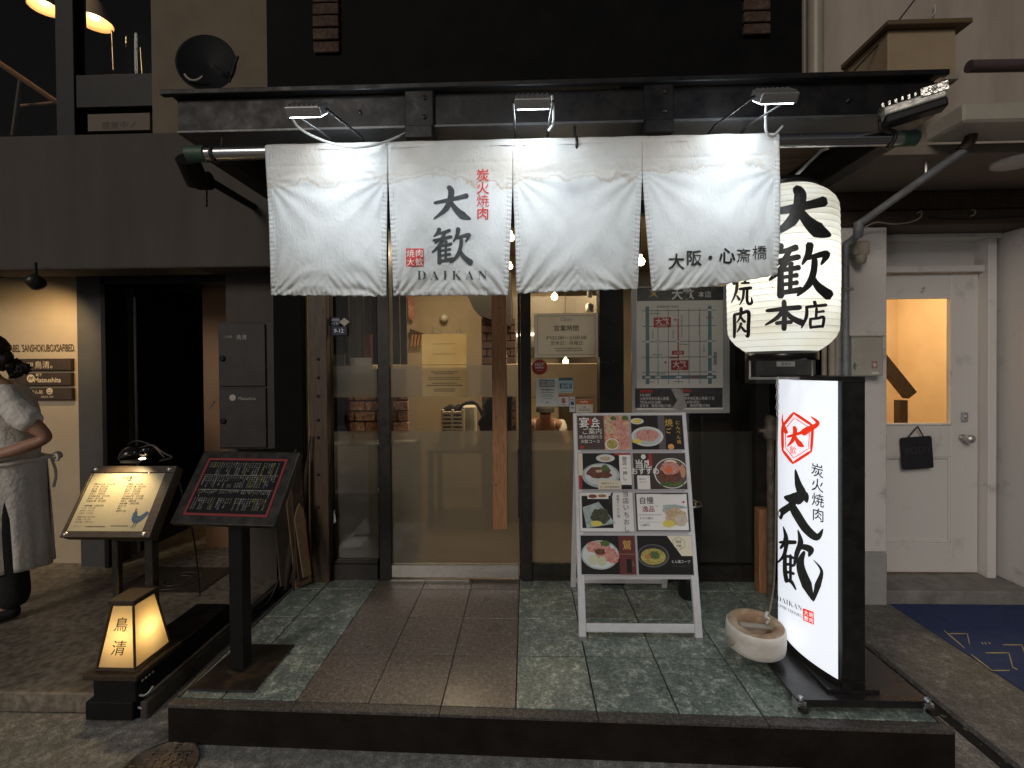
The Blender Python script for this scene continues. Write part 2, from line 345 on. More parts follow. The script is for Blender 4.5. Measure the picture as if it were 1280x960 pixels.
def empty(name, loc, label=None, cat=None, group=None, kind=None):
    o = bpy.data.objects.new(name, None); COL.objects.link(o); o.location = loc; o.empty_display_size = .05
    return tag(o, label, cat, group, kind)
def tag(o, label=None, cat=None, group=None, kind=None):
    if label: o['label'] = label
    if cat: o['category'] = cat
    if group: o['group'] = group
    if kind: o['kind'] = kind
    return o
def one(name, mb, mat, label, cat, group=None, bevel=0, seg=1):
    return tag(mb.build(name, mat, bevel=bevel, seg=seg), label, cat, group)
def struct(name, mb, mat, parent=None, bevel=0):
    o = mb.build(name, mat, parent, bevel=bevel)
    if parent is None: o['kind'] = 'structure'
    return o
def copyobj(o, parent, loc=None, rot=None):
    c = o.copy(); COL.objects.link(c); c.parent = parent
    if loc is not None: c.location = loc
    if rot is not None: c.rotation_euler = rot
    return c
def curve_pts(ctrl, n=8):
    out = []; ctrl = [V3(c) for c in ctrl]; k = len(ctrl)
    for i in range(k-1):
        p0,p1,p2,p3 = ctrl[max(i-1,0)],ctrl[i],ctrl[i+1],ctrl[min(i+2,k-1)]
        for j in range(n):
            t = j/n; out.append(.5*((2*p1)+(p2-p0)*t+(2*p0-5*p1+4*p2-p3)*t*t+(3*p1-p0-3*p2+p3)*t**3))
    out.append(ctrl[-1]); return out
def light(name, kind, loc, energy, col, parent=None, size=.05, to=None, **kw):
    d = bpy.data.lights.new(name, kind); d.energy = energy; d.color = col
    if kind == 'AREA':
        d.shape = 'RECTANGLE'; d.size = size; d.size_y = kw.get('sy', size)
    else: d.shadow_soft_size = size
    if kind == 'SPOT': d.spot_size = R(kw.get('cone', 60)); d.spot_blend = kw.get('blend', .5)
    o = bpy.data.objects.new(name, d); COL.objects.link(o); loc = V3(loc)
    root = parent
    while root is not None and root.parent is not None: root = root.parent
    o.location = loc - (root.location if root is not None else V3((0,0,0)))
    if to is not None: o.rotation_euler = (V3(to)-loc).to_track_quat('-Z','Y').to_euler()
    if parent is not None: o.parent = parent
    return o

# brush characters in a unit square (u right, v up): lists of (points, widths)
DAI = [([(.06,.54),(.35,.60),(.68,.68),(.90,.74)], [.07,.10,.10,.13]),
       ([(.42,.98),(.49,.86),(.46,.62),(.34,.36),(.04,.10)], [.10,.15,.14,.13,.03]),
       ([(.46,.60),(.60,.38),(.78,.20),(.99,.10)], [.08,.13,.19,.04])]
KAN = [([(.20,.97),(.16,.86),(.06,.76)], [.10,.09,.03]), ([(.14,.84),(.30,.87),(.46,.93)], [.06,.07,.09]),
       ([(.34,.88),(.26,.72),(.08,.58)], [.08,.07,.03]), ([(.05,.66),(.25,.70),(.50,.76)], [.06,.07,.08]),
       ([(.28,.66),(.18,.50),(.02,.34)], [.09,.08,.03]), ([(.20,.52),(.20,.28),(.20,.04)], [.08,.09,.10]),
       ([(.36,.64),(.36,.55),(.35,.14)], [.09,.06,.06]), ([(.22,.52),(.36,.54),(.50,.57)], [.06,.06,.08]),
       ([(.22,.39),(.36,.41),(.47,.43)], [.05,.05,.07]), ([(.22,.26),(.36,.28),(.47,.30)], [.05,.05,.07]),
       ([(.20,.11),(.36,.14),(.54,.17)], [.06,.07,.09]),
       ([(.66,.98),(.64,.82),(.54,.62)], [.11,.09,.03]), ([(.60,.72),(.78,.78),(.93,.80),(.84,.62)], [.05,.07,.10,.03]),
       ([(.74,.72),(.72,.48),(.64,.26),(.46,.06)], [.08,.09,.09,.03]), ([(.70,.40),(.80,.22),(.98,.06)], [.05,.11,.15])]
HON = [([(.06,.66),(.50,.73),(.92,.78)], [.09,.12,.13]), ([(.50,.99),(.51,.5),(.50,.02)], [.13,.13,.14]),
       ([(.48,.68),(.32,.42),(.03,.18)], [.12,.11,.05]), ([(.52,.68),(.70,.42),(.98,.24)], [.08,.14,.17]), ([(.30,.24),(.50,.27),(.70,.28)], [.10,.10,.10])]
TEN = [([(.50,1.0),(.54,.88)], [.12,.12]), ([(.18,.80),(.55,.84),(.95,.88)], [.09,.10,.11]), ([(.22,.80),(.20,.45),(.02,.05)], [.10,.12,.05]),
       ([(.58,.76),(.57,.60),(.56,.42)], [.10,.09,.09]), ([(.57,.62),(.72,.64),(.86,.66)], [.08,.08,.09]),
       ([(.36,.38),(.35,.20),(.37,.04)], [.10,.10,.08]), ([(.34,.38),(.60,.40),(.84,.43),(.80,.08)], [.08,.09,.11,.09]), ([(.38,.08),(.58,.10),(.80,.12)], [.09,.09,.09])]
NIKU = [([(.16,.78),(.17,.4),(.15,.02)], [.12,.12,.10]), ([(.14,.78),(.5,.82),(.86,.86),(.86,.40),(.84,.08),(.70,.10)], [.09,.11,.13,.13,.12,.03]),
        ([(.50,1.0),(.46,.72),(.28,.52)], [.13,.10,.04]), ([(.50,.70),(.58,.60),(.70,.54)], [.07,.10,.10]), ([(.50,.50),(.42,.34),(.28,.20)], [.10,.09,.04]), ([(.52,.38),(.62,.28),(.74,.22)], [.07,.10,.10])]
# the cursive pair of the lit sign
DAI2 = [([(.36,1.0),(.42,.80),(.50,.64),(.40,.52)], [.02,.10,.15,.10]), ([(.12,.60),(.30,.58),(.55,.62),(.62,.52)], [.04,.16,.15,.02]),
        ([(.36,.60),(.26,.48),(.06,.38),(.04,.28)], [.14,.10,.11,.03]), ([(.28,.48),(.38,.36),(.60,.14),(.84,.02),(.98,.14)], [.10,.13,.13,.11,.01])]
KAN2 = [([(.14,1.0),(.20,.84),(.08,.72)], [.01,.07,.03]), ([(.06,.80),(.24,.80),(.42,.80)], [.03,.06,.05]), ([(.22,.80),(.16,.64),(.02,.54)], [.06,.05,.02]),
        ([(.18,.66),(.18,.44),(.22,.30)], [.05,.06,.06]), ([(.20,.62),(.28,.62),(.36,.60)], [.04]*3), ([(.20,.52),(.28,.52),(.36,.50)], [.04]*3), ([(.20,.42),(.28,.42),(.38,.40)], [.04]*3),
        ([(.30,.64),(.30,.48),(.30,.32)], [.04]*3), ([(.22,.32),(.32,.30),(.42,.20)], [.04,.05,.02]),
        ([(.46,.96),(.52,.80),(.44,.66),(.38,.50)], [.01,.08,.07,.03]), ([(.46,.72),(.60,.74),(.74,.70),(.70,.62)], [.04,.08,.10,.02]),
        ([(.60,.68),(.52,.56),(.54,.44),(.66,.26),(.80,.06)], [.04,.10,.12,.14,.02]), ([(.80,.06),(.90,.26),(.98,.44),(.80,.58)], [.03,.09,.04,.005])]
def brush(mb, strokes, fn, u0, v0, wd, ht, bw=1.0, m=None, lift=None):
    for i, (pts, ws) in enumerate(strokes):
        f = fn if lift is None else (lambda a, b, i=i: lift(a, b, i*.00012))
        sx = (abs(wd)+abs(ht))/2
        mb.stroke(f, [(u0+x*wd, v0+y*ht) for x,y in pts], [q*sx*bw for q in ws], m)
# =================================================================== THE SETTING
# ---- street and pavements
m = MB(); m.box(-14, 14, -6, 1.89, -.3, 0); m.box(-1.60, 14, 1.89, 9, -.3, -.0); struct('street', m, M['asphalt'])
m = MB(); m.box(1.70, 9, -1, 2.81, 0, .028); sw = struct('side_pavement', m, M['sidewalk'])
m = MB(); m.box(-9, -1.585, 1.90, 7.5, -.2, .075); nf = struct('neighbour_floor', m, M['slab'], bevel=.006)
# moss and grit in the joint beside the pavement
m = MB()
for i in range(260):
    y = random.uniform(-.5, 2.75); x = 1.685 + random.gauss(0, .022); r = random.uniform(.004, .014)
    m.lathe((x, y, 0), [(r, 0), (r*.7, r*.35), (0, r*.45)], 5)
m2 = MB(); m2.box(1.655, 1.70, -1, 2.80, .0005, .004); struct('gutter_joint', m2, pm('dark_joint', (.008,.007,.006), .9))
tag(m.build('joint_grit', pm('moss_grit', (.07,.065,.045), .9, col2=(.12,.11,.08), ns=50)), kind='stuff')

# ---- tiled platform: body, trim, each tile its own piece
def fe(x): return 1.745-.026*x      # the platform front runs slightly out of square
FP = Fr((0,0,0),(1,0,0),(0,1,0))
m = MB(); m.prism(FP, [(-1.373,fe(-1.373)-.039),(1.475,fe(1.475)-.039),(1.475,3.2),(-1.373,3.2)], 0, .138)
plat = struct('entrance_platform', m, pm('platform_riser_render', (.010,.008,.0065), .7, col2=(.02,.016,.013), ns=7, bump=(50,.3), spec=.15))
def tile(name, x0, x1, y0, y1, mat, lift=0):
    g = .0012 if name == 'brown_tile' else .003
    ya, yb2 = (fe(x0), fe(x1)) if y0 == yr[0] else (y0, y0)
    mb = MB(); mb.prism(FP, [(x0+g,ya+g+.001),(x1-g,yb2+g+.001),(x1-g,y1-g-.001),(x0+g,y1-g-.001)], .138, .15+lift)
    return mb.build(name, mat, plat, bevel=.0015)
yr = [1.765, 2.068, 2.377, 2.686, 2.845]
xg = [-.05, .25, .55, .85, 1.15, 1.455]; xb = [-.89, -.61, -.33, -.05]; xl = [-1.36, -1.19, -.89]
for j in range(4):
    for a, b in zip(xg, xg[1:]): tile('green_tile', a, b, yr[j], yr[j+1], M['greentile'], random.uniform(-.0004,.0006))
    for a, b in zip(xb, xb[1:]): tile('brown_tile', a, b, yr[j], yr[j+1], M['browntile'], random.uniform(-.0004,.0004))
    for a, b in zip(xl, xl[1:]): tile('green_tile', a, b, yr[j], yr[j+1], M['greentile'], random.uniform(-.0004,.0006))
m = MB(); m.box(1.457, 1.475, fe(1.46)+.002, 2.845, .138, .1495); m.build('side_trim', M['trimtile'], plat)
xs = [-1.376, -.89, -.33, .25, .85, 1.475]
for a, b in zip(xs, xs[1:]):
    mb = MB(); mb.prism(FP, [(a+.001,fe(a)-.042),(b-.001,fe(b)-.042),(b-.001,fe(b)-.001),(a+.001,fe(a)-.001)], .138, .15); mb.build('trim_tile', M['trimtile'], plat, bevel=.0015)
m = MB(); m.box(-1.376, -1.362, 1.79, 2.845, .138, .1495); m.build('side_trim', M['trimtile'], plat)
m = MB(); m.prism(FP, [(-1.360,fe(-1.36)+.004),(1.455,fe(1.455)+.004),(1.455,2.845),(-1.36,2.845)], .1375, .1425); m.build('grout_bed', pm('grout', (.02,.018,.016), .9), plat)
# ---- stone strip of the threshold
m = MB(); m.box(-.83, -.35, 2.79, 2.845, .151, .158); tag(m.build('threshold_plate', M['stainless']), 'short steel plate on the floor under the glass door', 'plate')

# ---- neighbouring restaurant on the left
nb = empty('restaurant_building', (-2.4, 3.0, 0), 'grey rendered restaurant building with warm spotlit wall left of the tiled platform', 'building')
m = MB(); m.box(-6, -1.36, 2.80, 3.02, 2.04, 2.86); m.build('fascia', M['greywall'], nb, bevel=.012, seg=2)
m = MB(); m.box(-6, -1.40, 3.02, 6.2, 2.075, 2.2); m.build('soffit', M['greywall'], nb)
m = MB(); m.box(-6, -3.07, 3.20, 3.40, .075, 2.075); m.build('spotlit_wall', M['spotwall'], nb)
m = MB(); m.box(-3.07, -2.885, 3.14, 3.40, .075, 2.075); m.build('wall_pier', pm('slate_painted_pier', (.06,.06,.062), .8, col2=(.08,.08,.08), ns=5, bump=(90,.1)), nb)
m = MB(); m.box(-1.94, -1.40, 3.0, 3.3, .075, 2.04); m.build('wall', M['greywall'], nb)
m = MB(); m.box(-2.05, -1.94, 3.35, 6.0, .075, 2.075); m.build('corridor_wall', M['column'], nb)
m = MB(); m.box(-2.885, -1.94, 6.0, 6.1, .075, 2.075); m.box(-2.98, -2.885, 3.4, 6.0, .075, 2.075); m.box(-2.885, -2.22, 4.25, 4.3, .45, 2.075); m.build('corridor_end', M['blackwall'], nb)
m = MB(); m.box(-2.885, -2.855, 3.12, 3.3, .075, 2.04); m.box(-2.885, -1.94, 3.12, 3.3, 2.01, 2.075); m.build('door_frame', M['black'], nb)
m = MB(); m.tube([(-2.80,3.30,.12),(-2.80,3.30,1.95)], .009); m.build('door_bar', M['pipegrey'], nb)
m = MB(); m.box(W(254,450,3.5).x, W(292,450,3.5).x, 3.5, 3.56, .075, 2.075); m.build('corridor_return', pm('lit_brown_plaster', (.30,.17,.09), .8, col2=(.36,.21,.12), ns=4), nb)  # warm light put into the colour, no lamp reaches this face
clp = empty('corridor_lamp', (-2.2, 4.85, .45), 'small amber lamp low in the dark corridor behind the menu stands', 'lamp')
m = MB(); m.box(-2.23,-2.17,4.82,4.88,.45,.47); m.lathe((-2.2,4.85,.47), [(.045,0),(.03,.10),(0,.10)], 16); m.build('lamp_shade', pm('amber_shade', (.8,.5,.2), .5, emis=((1,.6,.25),2)), clp)
m = MB(); m.tube([(-2.2,4.85,.075),(-2.2,4.85,.45)], .012, 8); m.build('lamp_post', M['black'], clp)
light('corridor_light', 'POINT', (-2.2,4.7,.62), 5, (1,.62,.28), clp, size=.05)
# upper storey
m = MB(); m.box(-2.39, -1.56, 2.98, 3.3, 2.86, 6); m.build('beige_column', M['column'], nb)
m = MB(); m.box(-6, -2.39, 3.04, 3.2, 5.1, 6); m.build('upper_wall', M['blackwall'], nb)
m = MB()
m.box(-6, -2.39, 6.0, 6.1, 2.86, 6); m.box(-6.1, -6, 3.0, 6.0, 2.86, 6); m.box(-2.39, -2.3, 3.3, 6.0, 2.86, 6); m.build('upper_room_wall', pm('dark_brown_plaster', (.035,.016,.010), .8, col2=(.05,.024,.015), ns=4), nb)
m = MB(); m.box(-6.1, -2.3, 3.04, 6.1, 5.9, 6.0); m.build('upper_room_ceiling', M['blackwall'], nb)
m = MB(); a = W(75,0,3.1).x; b = W(98,0,3.1).x; m.box(a, b, 3.06, 3.16, 2.86, 5.1); m.build('window_post', M['black'], nb, bevel=.004)
m = MB()
a = W(98,0,3.1).x; m.box(a, -2.39, 3.07, 3.15, W(100,138,3.1).z, W(100,97,3.1).z); m.build('window_sill', M['black'], nb, bevel=.004)
m = MB(); m.box(-6, a, 3.10, 3.104, 2.9, 5.1); m.box(a, -2.39, 3.10, 3.104, W(100,97,3.1).z, 5.1); m.build('window_pane', M['glass'], nb)
# planter-like cream board under the window, with faded lettering
p0 = W(110,164,3.02); p1 = W(187,141,3.02)
m = MB(); m.box(p0.x, p1.x, 3.02, 3.05, p0.z, p1.z); m.text(Fr((0,3.02,0),(1,0,0),(0,0,1)), '営業中ノ', .05, (p0.x+p1.x)/2, p0.z+.035, .002, M['darkwood'], sx=1.2)
one('window_board', m, pm('faded_board', (.16,.13,.10), .8), 'faded cream board with worn lettering under the upper window', 'board')
# hand rail and shelves seen in the upper room
rl = empty('stair_railing', W(40,100,3.8), 'brown wooden stair railing behind the upper left window', 'railing')
m = MB(); m.tube([W(-30,60,3.6), W(12,88,3.7), W(73,129,3.9)], .022, 8); m.build('handrail', M['wood'], rl)
m = MB(); m.tube([W(26,98,3.75), W(16,170,3.75)], .016, 8); m.build('post', M['darkwood'], rl)
m = MB(); m.tube([W(22,133,3.8), W(73,128,3.9)], .014, 8); m.build('lower_rail', M['wood'], rl)
# pendant lamps
for i, (px, py, Y, lab) in enumerate([(128,24,3.9,'cone pendant lamp glowing right of the upper window post'), (66,6,4.1,'cone pendant lamp glowing half hidden left of the upper window post')]):
    c = W(px-10, py, Y); r = .13 if i == 0 else .12
    L_ = empty('pendant_lamp', c, lab, 'lamp', 'pendant lamps in the upper room')
    m = MB(); m.lathe(c, [(r, -.03), (r*.62, .11), (.03, .17), (.025,.17), (r*.60,.105), (r*.975,-.03), (r,-.03)], 32); m.build('lamp_shade', pm('cream_shade', (.60,.42,.26), .6), L_)
    m = MB(); m.lathe(c, [(.0,.0),(.035,.01),(.045,.05),(.03,.09),(.0,.1)], 16); m.build('bulb', pm('warm_bulb', (1,.8,.5), .4, emis=((1,.68,.32), 14)), L_)
    m = MB(); m.tube([c+V3((0,0,.17)), c+V3((0,0,.9))], .005, 6); m.build('flex', M['cable_black'], L_)
    light('pendant_light', 'POINT', c+V3((0,0,-.03)), 1.6, (1,.62,.30), L_, size=.03)
# glass carafes on the upper sill
cr = empty('glass_screen', W(160,97,3.25), 'clear glass wind screen catching lamp light on the upper sill', 'glass screen')
m = MB(); g0 = W(139,97,3.25); g1 = W(182,97,3.25); zt = W(140,36,3.25).z
m.lathe(((g0.x+g1.x)/2, 3.42, g0.z), [((g1.x-g0.x)/2, 0), ((g1.x-g0.x)/2, zt-g0.z)], 40); m.build('glass_body', M['glass'], cr)
m = MB()
for px, py0, py1 in [(140,38,88),(176,60,94)]: m.tube([W(px,py0,3.4), W(px+2,py1,3.4)], .006, 6)
m.build('lit_rod', pm('brass_rod', (.8,.55,.3), .25, 1), cr)

# ---- wall fittings of the neighbour
Fw = Fr((0,3.20,0),(1,0,0),(0,0,1))
def wtext(mb, body, px, py, size, mat, Y, n=.003, **k):
    c = W(px, py, Y); mb.text(Fr((0,Y,0),(1,0,0),(0,0,1)), body, size, c.x, c.z, n, mat, **k)
m = MB(); wtext(m, "LABEL 'SANSHOKUBOXSAFIBED.", 52, 435, .072, M['darkwood'], 3.2, sx=.47, bold=.01)
one('wall_lettering', m, M['darkwood'], 'row of brown capital letters on the spotlit wall above the three boards', 'lettering')
for i, (y0, y1, x0, x1, lab) in enumerate([(448,463,10,88,'dark name board topmost on the spotlit wall'), (466,482,10,88,'dark name board with round emblem, middle one on the spotlit wall'), (485,500,10,89,'dark name board with smiling round mark, lowest on the spotlit wall')]):
    a = W(x0, y1, 3.17); b = W(x1, y0, 3.17)
    s = empty('name_board', ((a.x+b.x)/2, 3.18, a.z), lab, 'sign', 'name boards on the spotlit wall')
    m = MB(); m.box(a.x, b.x, 3.172, 3.20, a.z, b.z); m.build('board', M['darkwood'], s, bevel=.002)
    m = MB(); cm = pm('cream_letter', (.75,.62,.42), .6); F = Fr((0,3.172,0),(1,0,0),(0,0,1))
    if i == 0: wtext(m, '二代目', 35, 455.5, .028, cm, 3.172, bold=.01); wtext(m, '鳥清。', 55, 456, .055, cm, 3.172)
    elif i == 1:
        c = W(39,473,3.172); m.disc(F, c.x, c.z, .028, .028, .003, cm); wtext(m, 'Matsushita', 60, 475, .045, cm, 3.172, bold=.02); wtext(m, '松下', 49, 468.5, .022, cm, 3.172, bold=.02)
        k = MB(); k.text(F, 'M', .04, c.x, c.z, .005, M['darkwood'], shear=.3); 
        k.build('emblem', M['darkwood'], s)
    else:
        wtext(m, 'おでん処', 44, 490, .030, cm, 3.172, bold=.01); c = W(62.5,489,3.172); m.disc(F, c.x, c.z, .023, .023, .003, cm); wtext(m, 'SINCE 1987', 60, 496, .018, cm, 3.172)
        k = MB(); k.stroke(lambda a_,b_: F.p(c.x+a_, c.z+b_, .005), [(-.012,-.004),(0,-.013),(.012,-.004)], [.004,.005,.004])
        for q in (-.008,.008): k.disc(F, c.x+q, c.z+.006, .003, .004, .005, None, 8)
        k.build('emblem', M['darkwood'], s)
    m.build('lettering', cm, s)
# spot lamp on its arm
sl = empty('wall_spot_lamp', W(44,352,2.75), 'round dark spot lamp on a thin arm lighting the cream wall', 'lamp')
c = W(45,353,2.75)
m = MB(); m.lathe(c, [(0,.05),(.03,.045),(.042,.02),(.044,-.02),(.034,-.035),(.03,-.03)], 24, axis=(-.05,-.7,.6)); m.build('lamp_head', pm('bronze_paint', (.03,.025,.018), .4, .3), sl)
m = MB(); m.tube(curve_pts([c, W(20,349,2.85), W(-20,344,2.95), W(-60,340,3.1)], 5), .006, 6); m.build('arm', M['cable_black'], sl)
m = MB(); m.tube([c+V3((0,0,.03)), c+V3((0,0,.12))], .008, 6); m.build('bracket', M['black'], sl)
light('wall_spot_light', 'SPOT', c+V3((-.10,.0,-.01)), 13, (1,.66,.30), sl, size=.03, to=W(48,470,3.2), cone=112, blend=.8)
# two grey lockers on the wall
lk = empty('wall_locker', W(305,560,2.9), 'dark grey two-door steel meter locker on the wall behind the menu stands', 'locker')
a = W(272,562,2.86); b = W(330,402,2.86)
m = MB(); m.box(a.x, b.x+.05, 2.88, 3.0, a.z, b.z); m.build('cabinet', pm('grey_locker_paint', (.035,.033,.034), .5, col2=(.048,.045,.045), ns=10, spec=.3), lk, bevel=.003)
zm = W(300,484,2.86).z
for z0, z1 in ((zm+.006, b.z-.012), (a.z+.01, zm-.006)):
    m = MB(); m.box(a.x+.008, b.x, 2.868, 2.88, z0, z1); d = m.build('locker_door', MC['grey_locker_paint'], lk, bevel=.003)
    m = MB(); m.lathe((a.x+.035, 2.868, (z0+z1)/2-.02), [(.018,0),(.018,.006),(.006,.008),(0,.004)], 16, axis=(0,-1,0)); m.build('lock', M['black'], d)
gm = pm('pale_letter', (.45,.42,.38), .6)
m = MB(); wtext(m, '二代目', 285, 421, .018, gm, 2.868, n=.002); wtext(m, '鳥清', 302, 421.5, .034, gm, 2.868, n=.002)
c = W(291,497,2.868); m.disc(Fr((0,2.868,0),(1,0,0),(0,0,1)), c.x, c.z, .02, .02, .002, gm); wtext(m, 'Matsushita', 309, 498, .026, gm, 2.868, n=.002)
m.build('lettering', gm, lk)
m = MB(); m.tube([W(262,510,2.98), W(268,502,2.94)], .006, 6); one('door_handle_bar', m, M['alu'], 'small bright lever catching light beside the corridor opening', 'lever')
m = MB(); m.box(-1.60, -1.56, 2.93, 3.0, .075, 2.04); one('wall_pipe_cover', m, pm('slate_painted_pier',()), 'flat vertical pipe cover on the grey wall beside the locker', 'pipe cover', bevel=.01)
m = MB(); m.box(-1.555, -1.375, 2.86, 3.05, .0, 2.04); one('dark_pier', m, M['blackwall'], 'narrow black pier between grey wall and glass shopfront', 'pier', bevel=.004)

# ---- the right-hand building
rb = empty('side_building', (2.4, 3.0, 0), 'old beige and white painted building with panelled door right of the lit sign', 'building')
m = MB(); m.box(1.63, 7, 2.82, 3.2, 2.42, 7); m.build('upper_wall', M['beige'], rb)
m = MB(); m.box(1.79, 2.09, 2.80, 3.2, .33, 2.22); m.build('left_pilaster', M['whitepaint'], rb, bevel=.006)
m = MB(); m.box(1.785, 2.085, 2.79, 3.2, 0, .33); m.build('plinth', pm('grey_plinth_paint', (.30,.30,.29), .7, col2=(.36,.36,.35), ns=6, bump=(60,.2)), rb, bevel=.006)
m = MB(); m.box(2.905, 2.96, 2.79, 3.2, .105, 2.22); m.build('right_pilaster', M['whitepaint'], rb, bevel=.006)
m = MB(); m.box(2.96, 7, 2.83, 3.2, .105, 2.22); m.build('right_wall', pm('grey_mauve_paint', (.33,.31,.29), .6, col2=(.40,.38,.355), ns=4, bump=(60,.1)), rb)
m = MB(); m.box(2.09, 7, 2.80, 3.06, .0, .105); m.build('door_step', M['concrete'], rb, bevel=.008, seg=2)
m = MB(); m.box(1.66, 7, 2.78, 3.2, 2.22, 2.305); m.box(1.66, 7, 2.80, 3.2, 2.312, 2.42); m.build('wood_beam', M['darkwood'], rb, bevel=.004)
m = MB(); m.box(1.68, 7, 2.325, 2.82, 2.425, 2.47); m.build('soffit', pm('stained_soffit', (.16,.13,.10), .85, col2=(.21,.175,.14), ns=3, bump=(40,.2)), rb)
# canopy slab edge
a = W(1205,152,2.12)
e0, e1 = W(1205,152,2.12), W(1205,128,2.12)
m = MB(); m.box(e0.x, 7, 2.12, 2.32, e0.z, e1.z); m.build('slab_edge', pm('cream_slab_paint', (.36,.33,.27), .8, col2=(.42,.39,.33), ns=6, bump=(60,.2)), rb, bevel=.01)
# door frame and transom
m = MB()
m.box(2.10, 2.16, 2.98, 3.12, .105, 2.22); m.box(2.822, 2.872, 2.97, 3.12, .105, 2.19); m.box(2.872, 2.903, 3.02, 3.12, .105, 2.19, M['black']); m.box(2.10, 2.903, 2.97, 3.12, 2.19, 2.222); m.box(2.16, 2.82, 2.99, 3.12, 1.99, 2.03)
m.build('door_frame', M['whitepaint'], rb, bevel=.004)
m = MB(); m.box(2.16, 2.82, 3.06, 3.10, 2.03, 2.19); m.build('transom_panel', M['whitedoor'], rb)
m = MB()
dx0, dx1, dz0, dz1, dy = 2.165, 2.815, .115, 1.985, 3.03
gx0, gx1, gz0, gz1 = 2.20, 2.655, 1.04, 1.845
m.box(dx0, gx0, dy, dy+.04, dz0, dz1); m.box(gx1, dx1, dy, dy+.04, dz0, dz1); m.box(gx0, gx1, dy, dy+.04, gz1, dz1)
m.box(gx0, gx1, dy, dy+.04, .84, gz0); m.box(gx0, gx1, dy, dy+.04, dz0, .30); m.box(gx0, gx1, dy+.018, dy+.034, .30, .84)
for q in (0,):   # panel moulding
    m.box(gx0, gx0+.012, dy+.004, dy+.018, .30, .84); m.box(gx1-.012, gx1, dy+.004, dy+.018, .30, .84); m.box(gx0+.012, gx1-.012, dy+.004, dy+.018, .828, .84); m.box(gx0+.012, gx1-.012, dy+.004, dy+.018, .30, .312)
pd = m.build('door', M['whitedoor'], rb, bevel=.003)
m = MB(); m.box(gx0, gx1, dy+.016, dy+.020, gz0, gz1); m.build('door_pane', M['glass'], pd)
m = MB()
m.box(gx0, gx0+.014, dy-.006, dy+.012, gz0, gz1); m.box(gx1-.014, gx1, dy-.006, dy+.012, gz0, gz1); m.box(gx0+.014, gx1-.014, dy-.006, dy+.012, gz0, gz0+.014); m.box(gx0+.014, gx1-.014, dy-.006, dy+.012, gz1-.014, gz1)
m.build('pane_bead', M['whitepaint'], pd, bevel=.002)
c = W(1202,547,3.03); m = MB(); m.lathe((c.x, 3.03, c.z), [(.022,0),(.022,.012),(.013,.016),(.013,.04),(.026,.052),(.026,.068),(.012,.078),(0,.08)], 24, axis=(0,-1,0)); m.build('door_knob', M['stainless'], pd)
c = W(1204,521,3.03); m = MB(); m.box(c.x-.017, c.x+.017, 3.012, 3.03, c.z-.03, c.z+.03); m.lathe((c.x, 3.012, c.z+.004), [(.011,0),(.011,.006),(0,.007)], 16, axis=(0,-1,0)); m.build('lock_plate', M['alu'], pd, bevel=.006, seg=2)
c = W(1152,361,3.03); m = MB(); m.tube(curve_pts([c, c+V3((0,-.02,.006)), c+V3((-.01,-.03,-.008)), c+V3((-.022,-.024,-.012))],4), .003, 6); m.build('coat_hook', M['stainless'], pd)
# stair room behind the door pane
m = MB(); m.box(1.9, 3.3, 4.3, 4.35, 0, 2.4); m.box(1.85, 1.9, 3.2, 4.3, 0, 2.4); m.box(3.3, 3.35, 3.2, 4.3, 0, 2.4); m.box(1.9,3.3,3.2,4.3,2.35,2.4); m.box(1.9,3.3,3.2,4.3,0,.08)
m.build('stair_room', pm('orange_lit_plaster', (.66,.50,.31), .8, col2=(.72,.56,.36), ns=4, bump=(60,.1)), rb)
m = MB(); m.fbox(Fr(W(1100,448,3.7),(W(1142,500,3.7)-W(1100,448,3.7)),(0,0,1)), -.1, .36, -.04, .04, -.03, .03, M['darkwood'])
c = W(1126,500,3.75); m.box(c.x-.03, c.x+.03, 3.72, 3.78, .1, c.z); m.build('stair_banister', M['darkwood'], rb)
light('stair_light', 'AREA', (2.6, 3.75, 2.28), 15, (1,.74,.44), None, size=.3, to=(2.6,3.9,0))

# box housing high on the wall, vents, pipes
bx = empty('wall_housing', (2.1, 2.6, 2.95), 'beige sheet metal box housing high on the wall above the canopy end', 'box')
a = W(1110,105,2.5); b = W(1195,35,2.5)
m = MB(); m.box(a.x, b.x, 2.5, 2.82, a.z, b.z); m.build('housing', pm('beige_sheet', (.33,.245,.155), .6, col2=(.37,.28,.18), ns=6), bx, bevel=.004)
m = MB(); m.box(a.x-.03, b.x+.05, 2.46, 2.82, b.z, b.z+.025); m.build('lid', pm('brown_sheet', (.13,.085,.05), .6), bx, bevel=.003)
m = MB(); m.box(b.x-.08, b.x-.01, 2.47, 2.50, a.z+.0, a.z+.03); m.build('clip', M['pipebeige'], bx)
m = MB(); x = 1.665; m.tube([(x,2.77,2.44),(x,2.77,6.5)], .042, 20); one('drain_pipe', m, M['pipebeige'], 'thick beige drain pipe running up between black wall and beige wall', 'pipe')
m = MB(); m.tube([(2.0,2.2,2.76),(7,2.2,2.72)], .026, 12); one('service_conduit', m, pm('purple_brown_pvc', (.09,.06,.065), .4), 'dark purplish conduit lying above the cream slab edge', 'conduit')
m = MB(); m.tube(curve_pts([W(1147,-5,2.7), W(1110,42,2.6), W(1068,88,2.5)],5), .004, 6); one('overhead_wire', m, M['cable_black'], 'thin black wire slanting across the beige box housing', 'cable')
m = MB(); m.tube(curve_pts([W(1168,6,2.8), W(1169,14,2.79), W(1164,21,2.79)],5), .003, 6); one('wall_hook', m, M['cable_white'], 'small curved white wire hook high on the beige wall', 'hook')
c = W(1272,209,2.42); m = MB(); m.lathe((c.x,c.y,2.425), [(.10,0),(.10,-.012),(.085,-.018),(0,-.018)], 40); one('ceiling_disc', m, M['whitepaint'], 'round white disc light cover on the brown soffit', 'ceiling light')
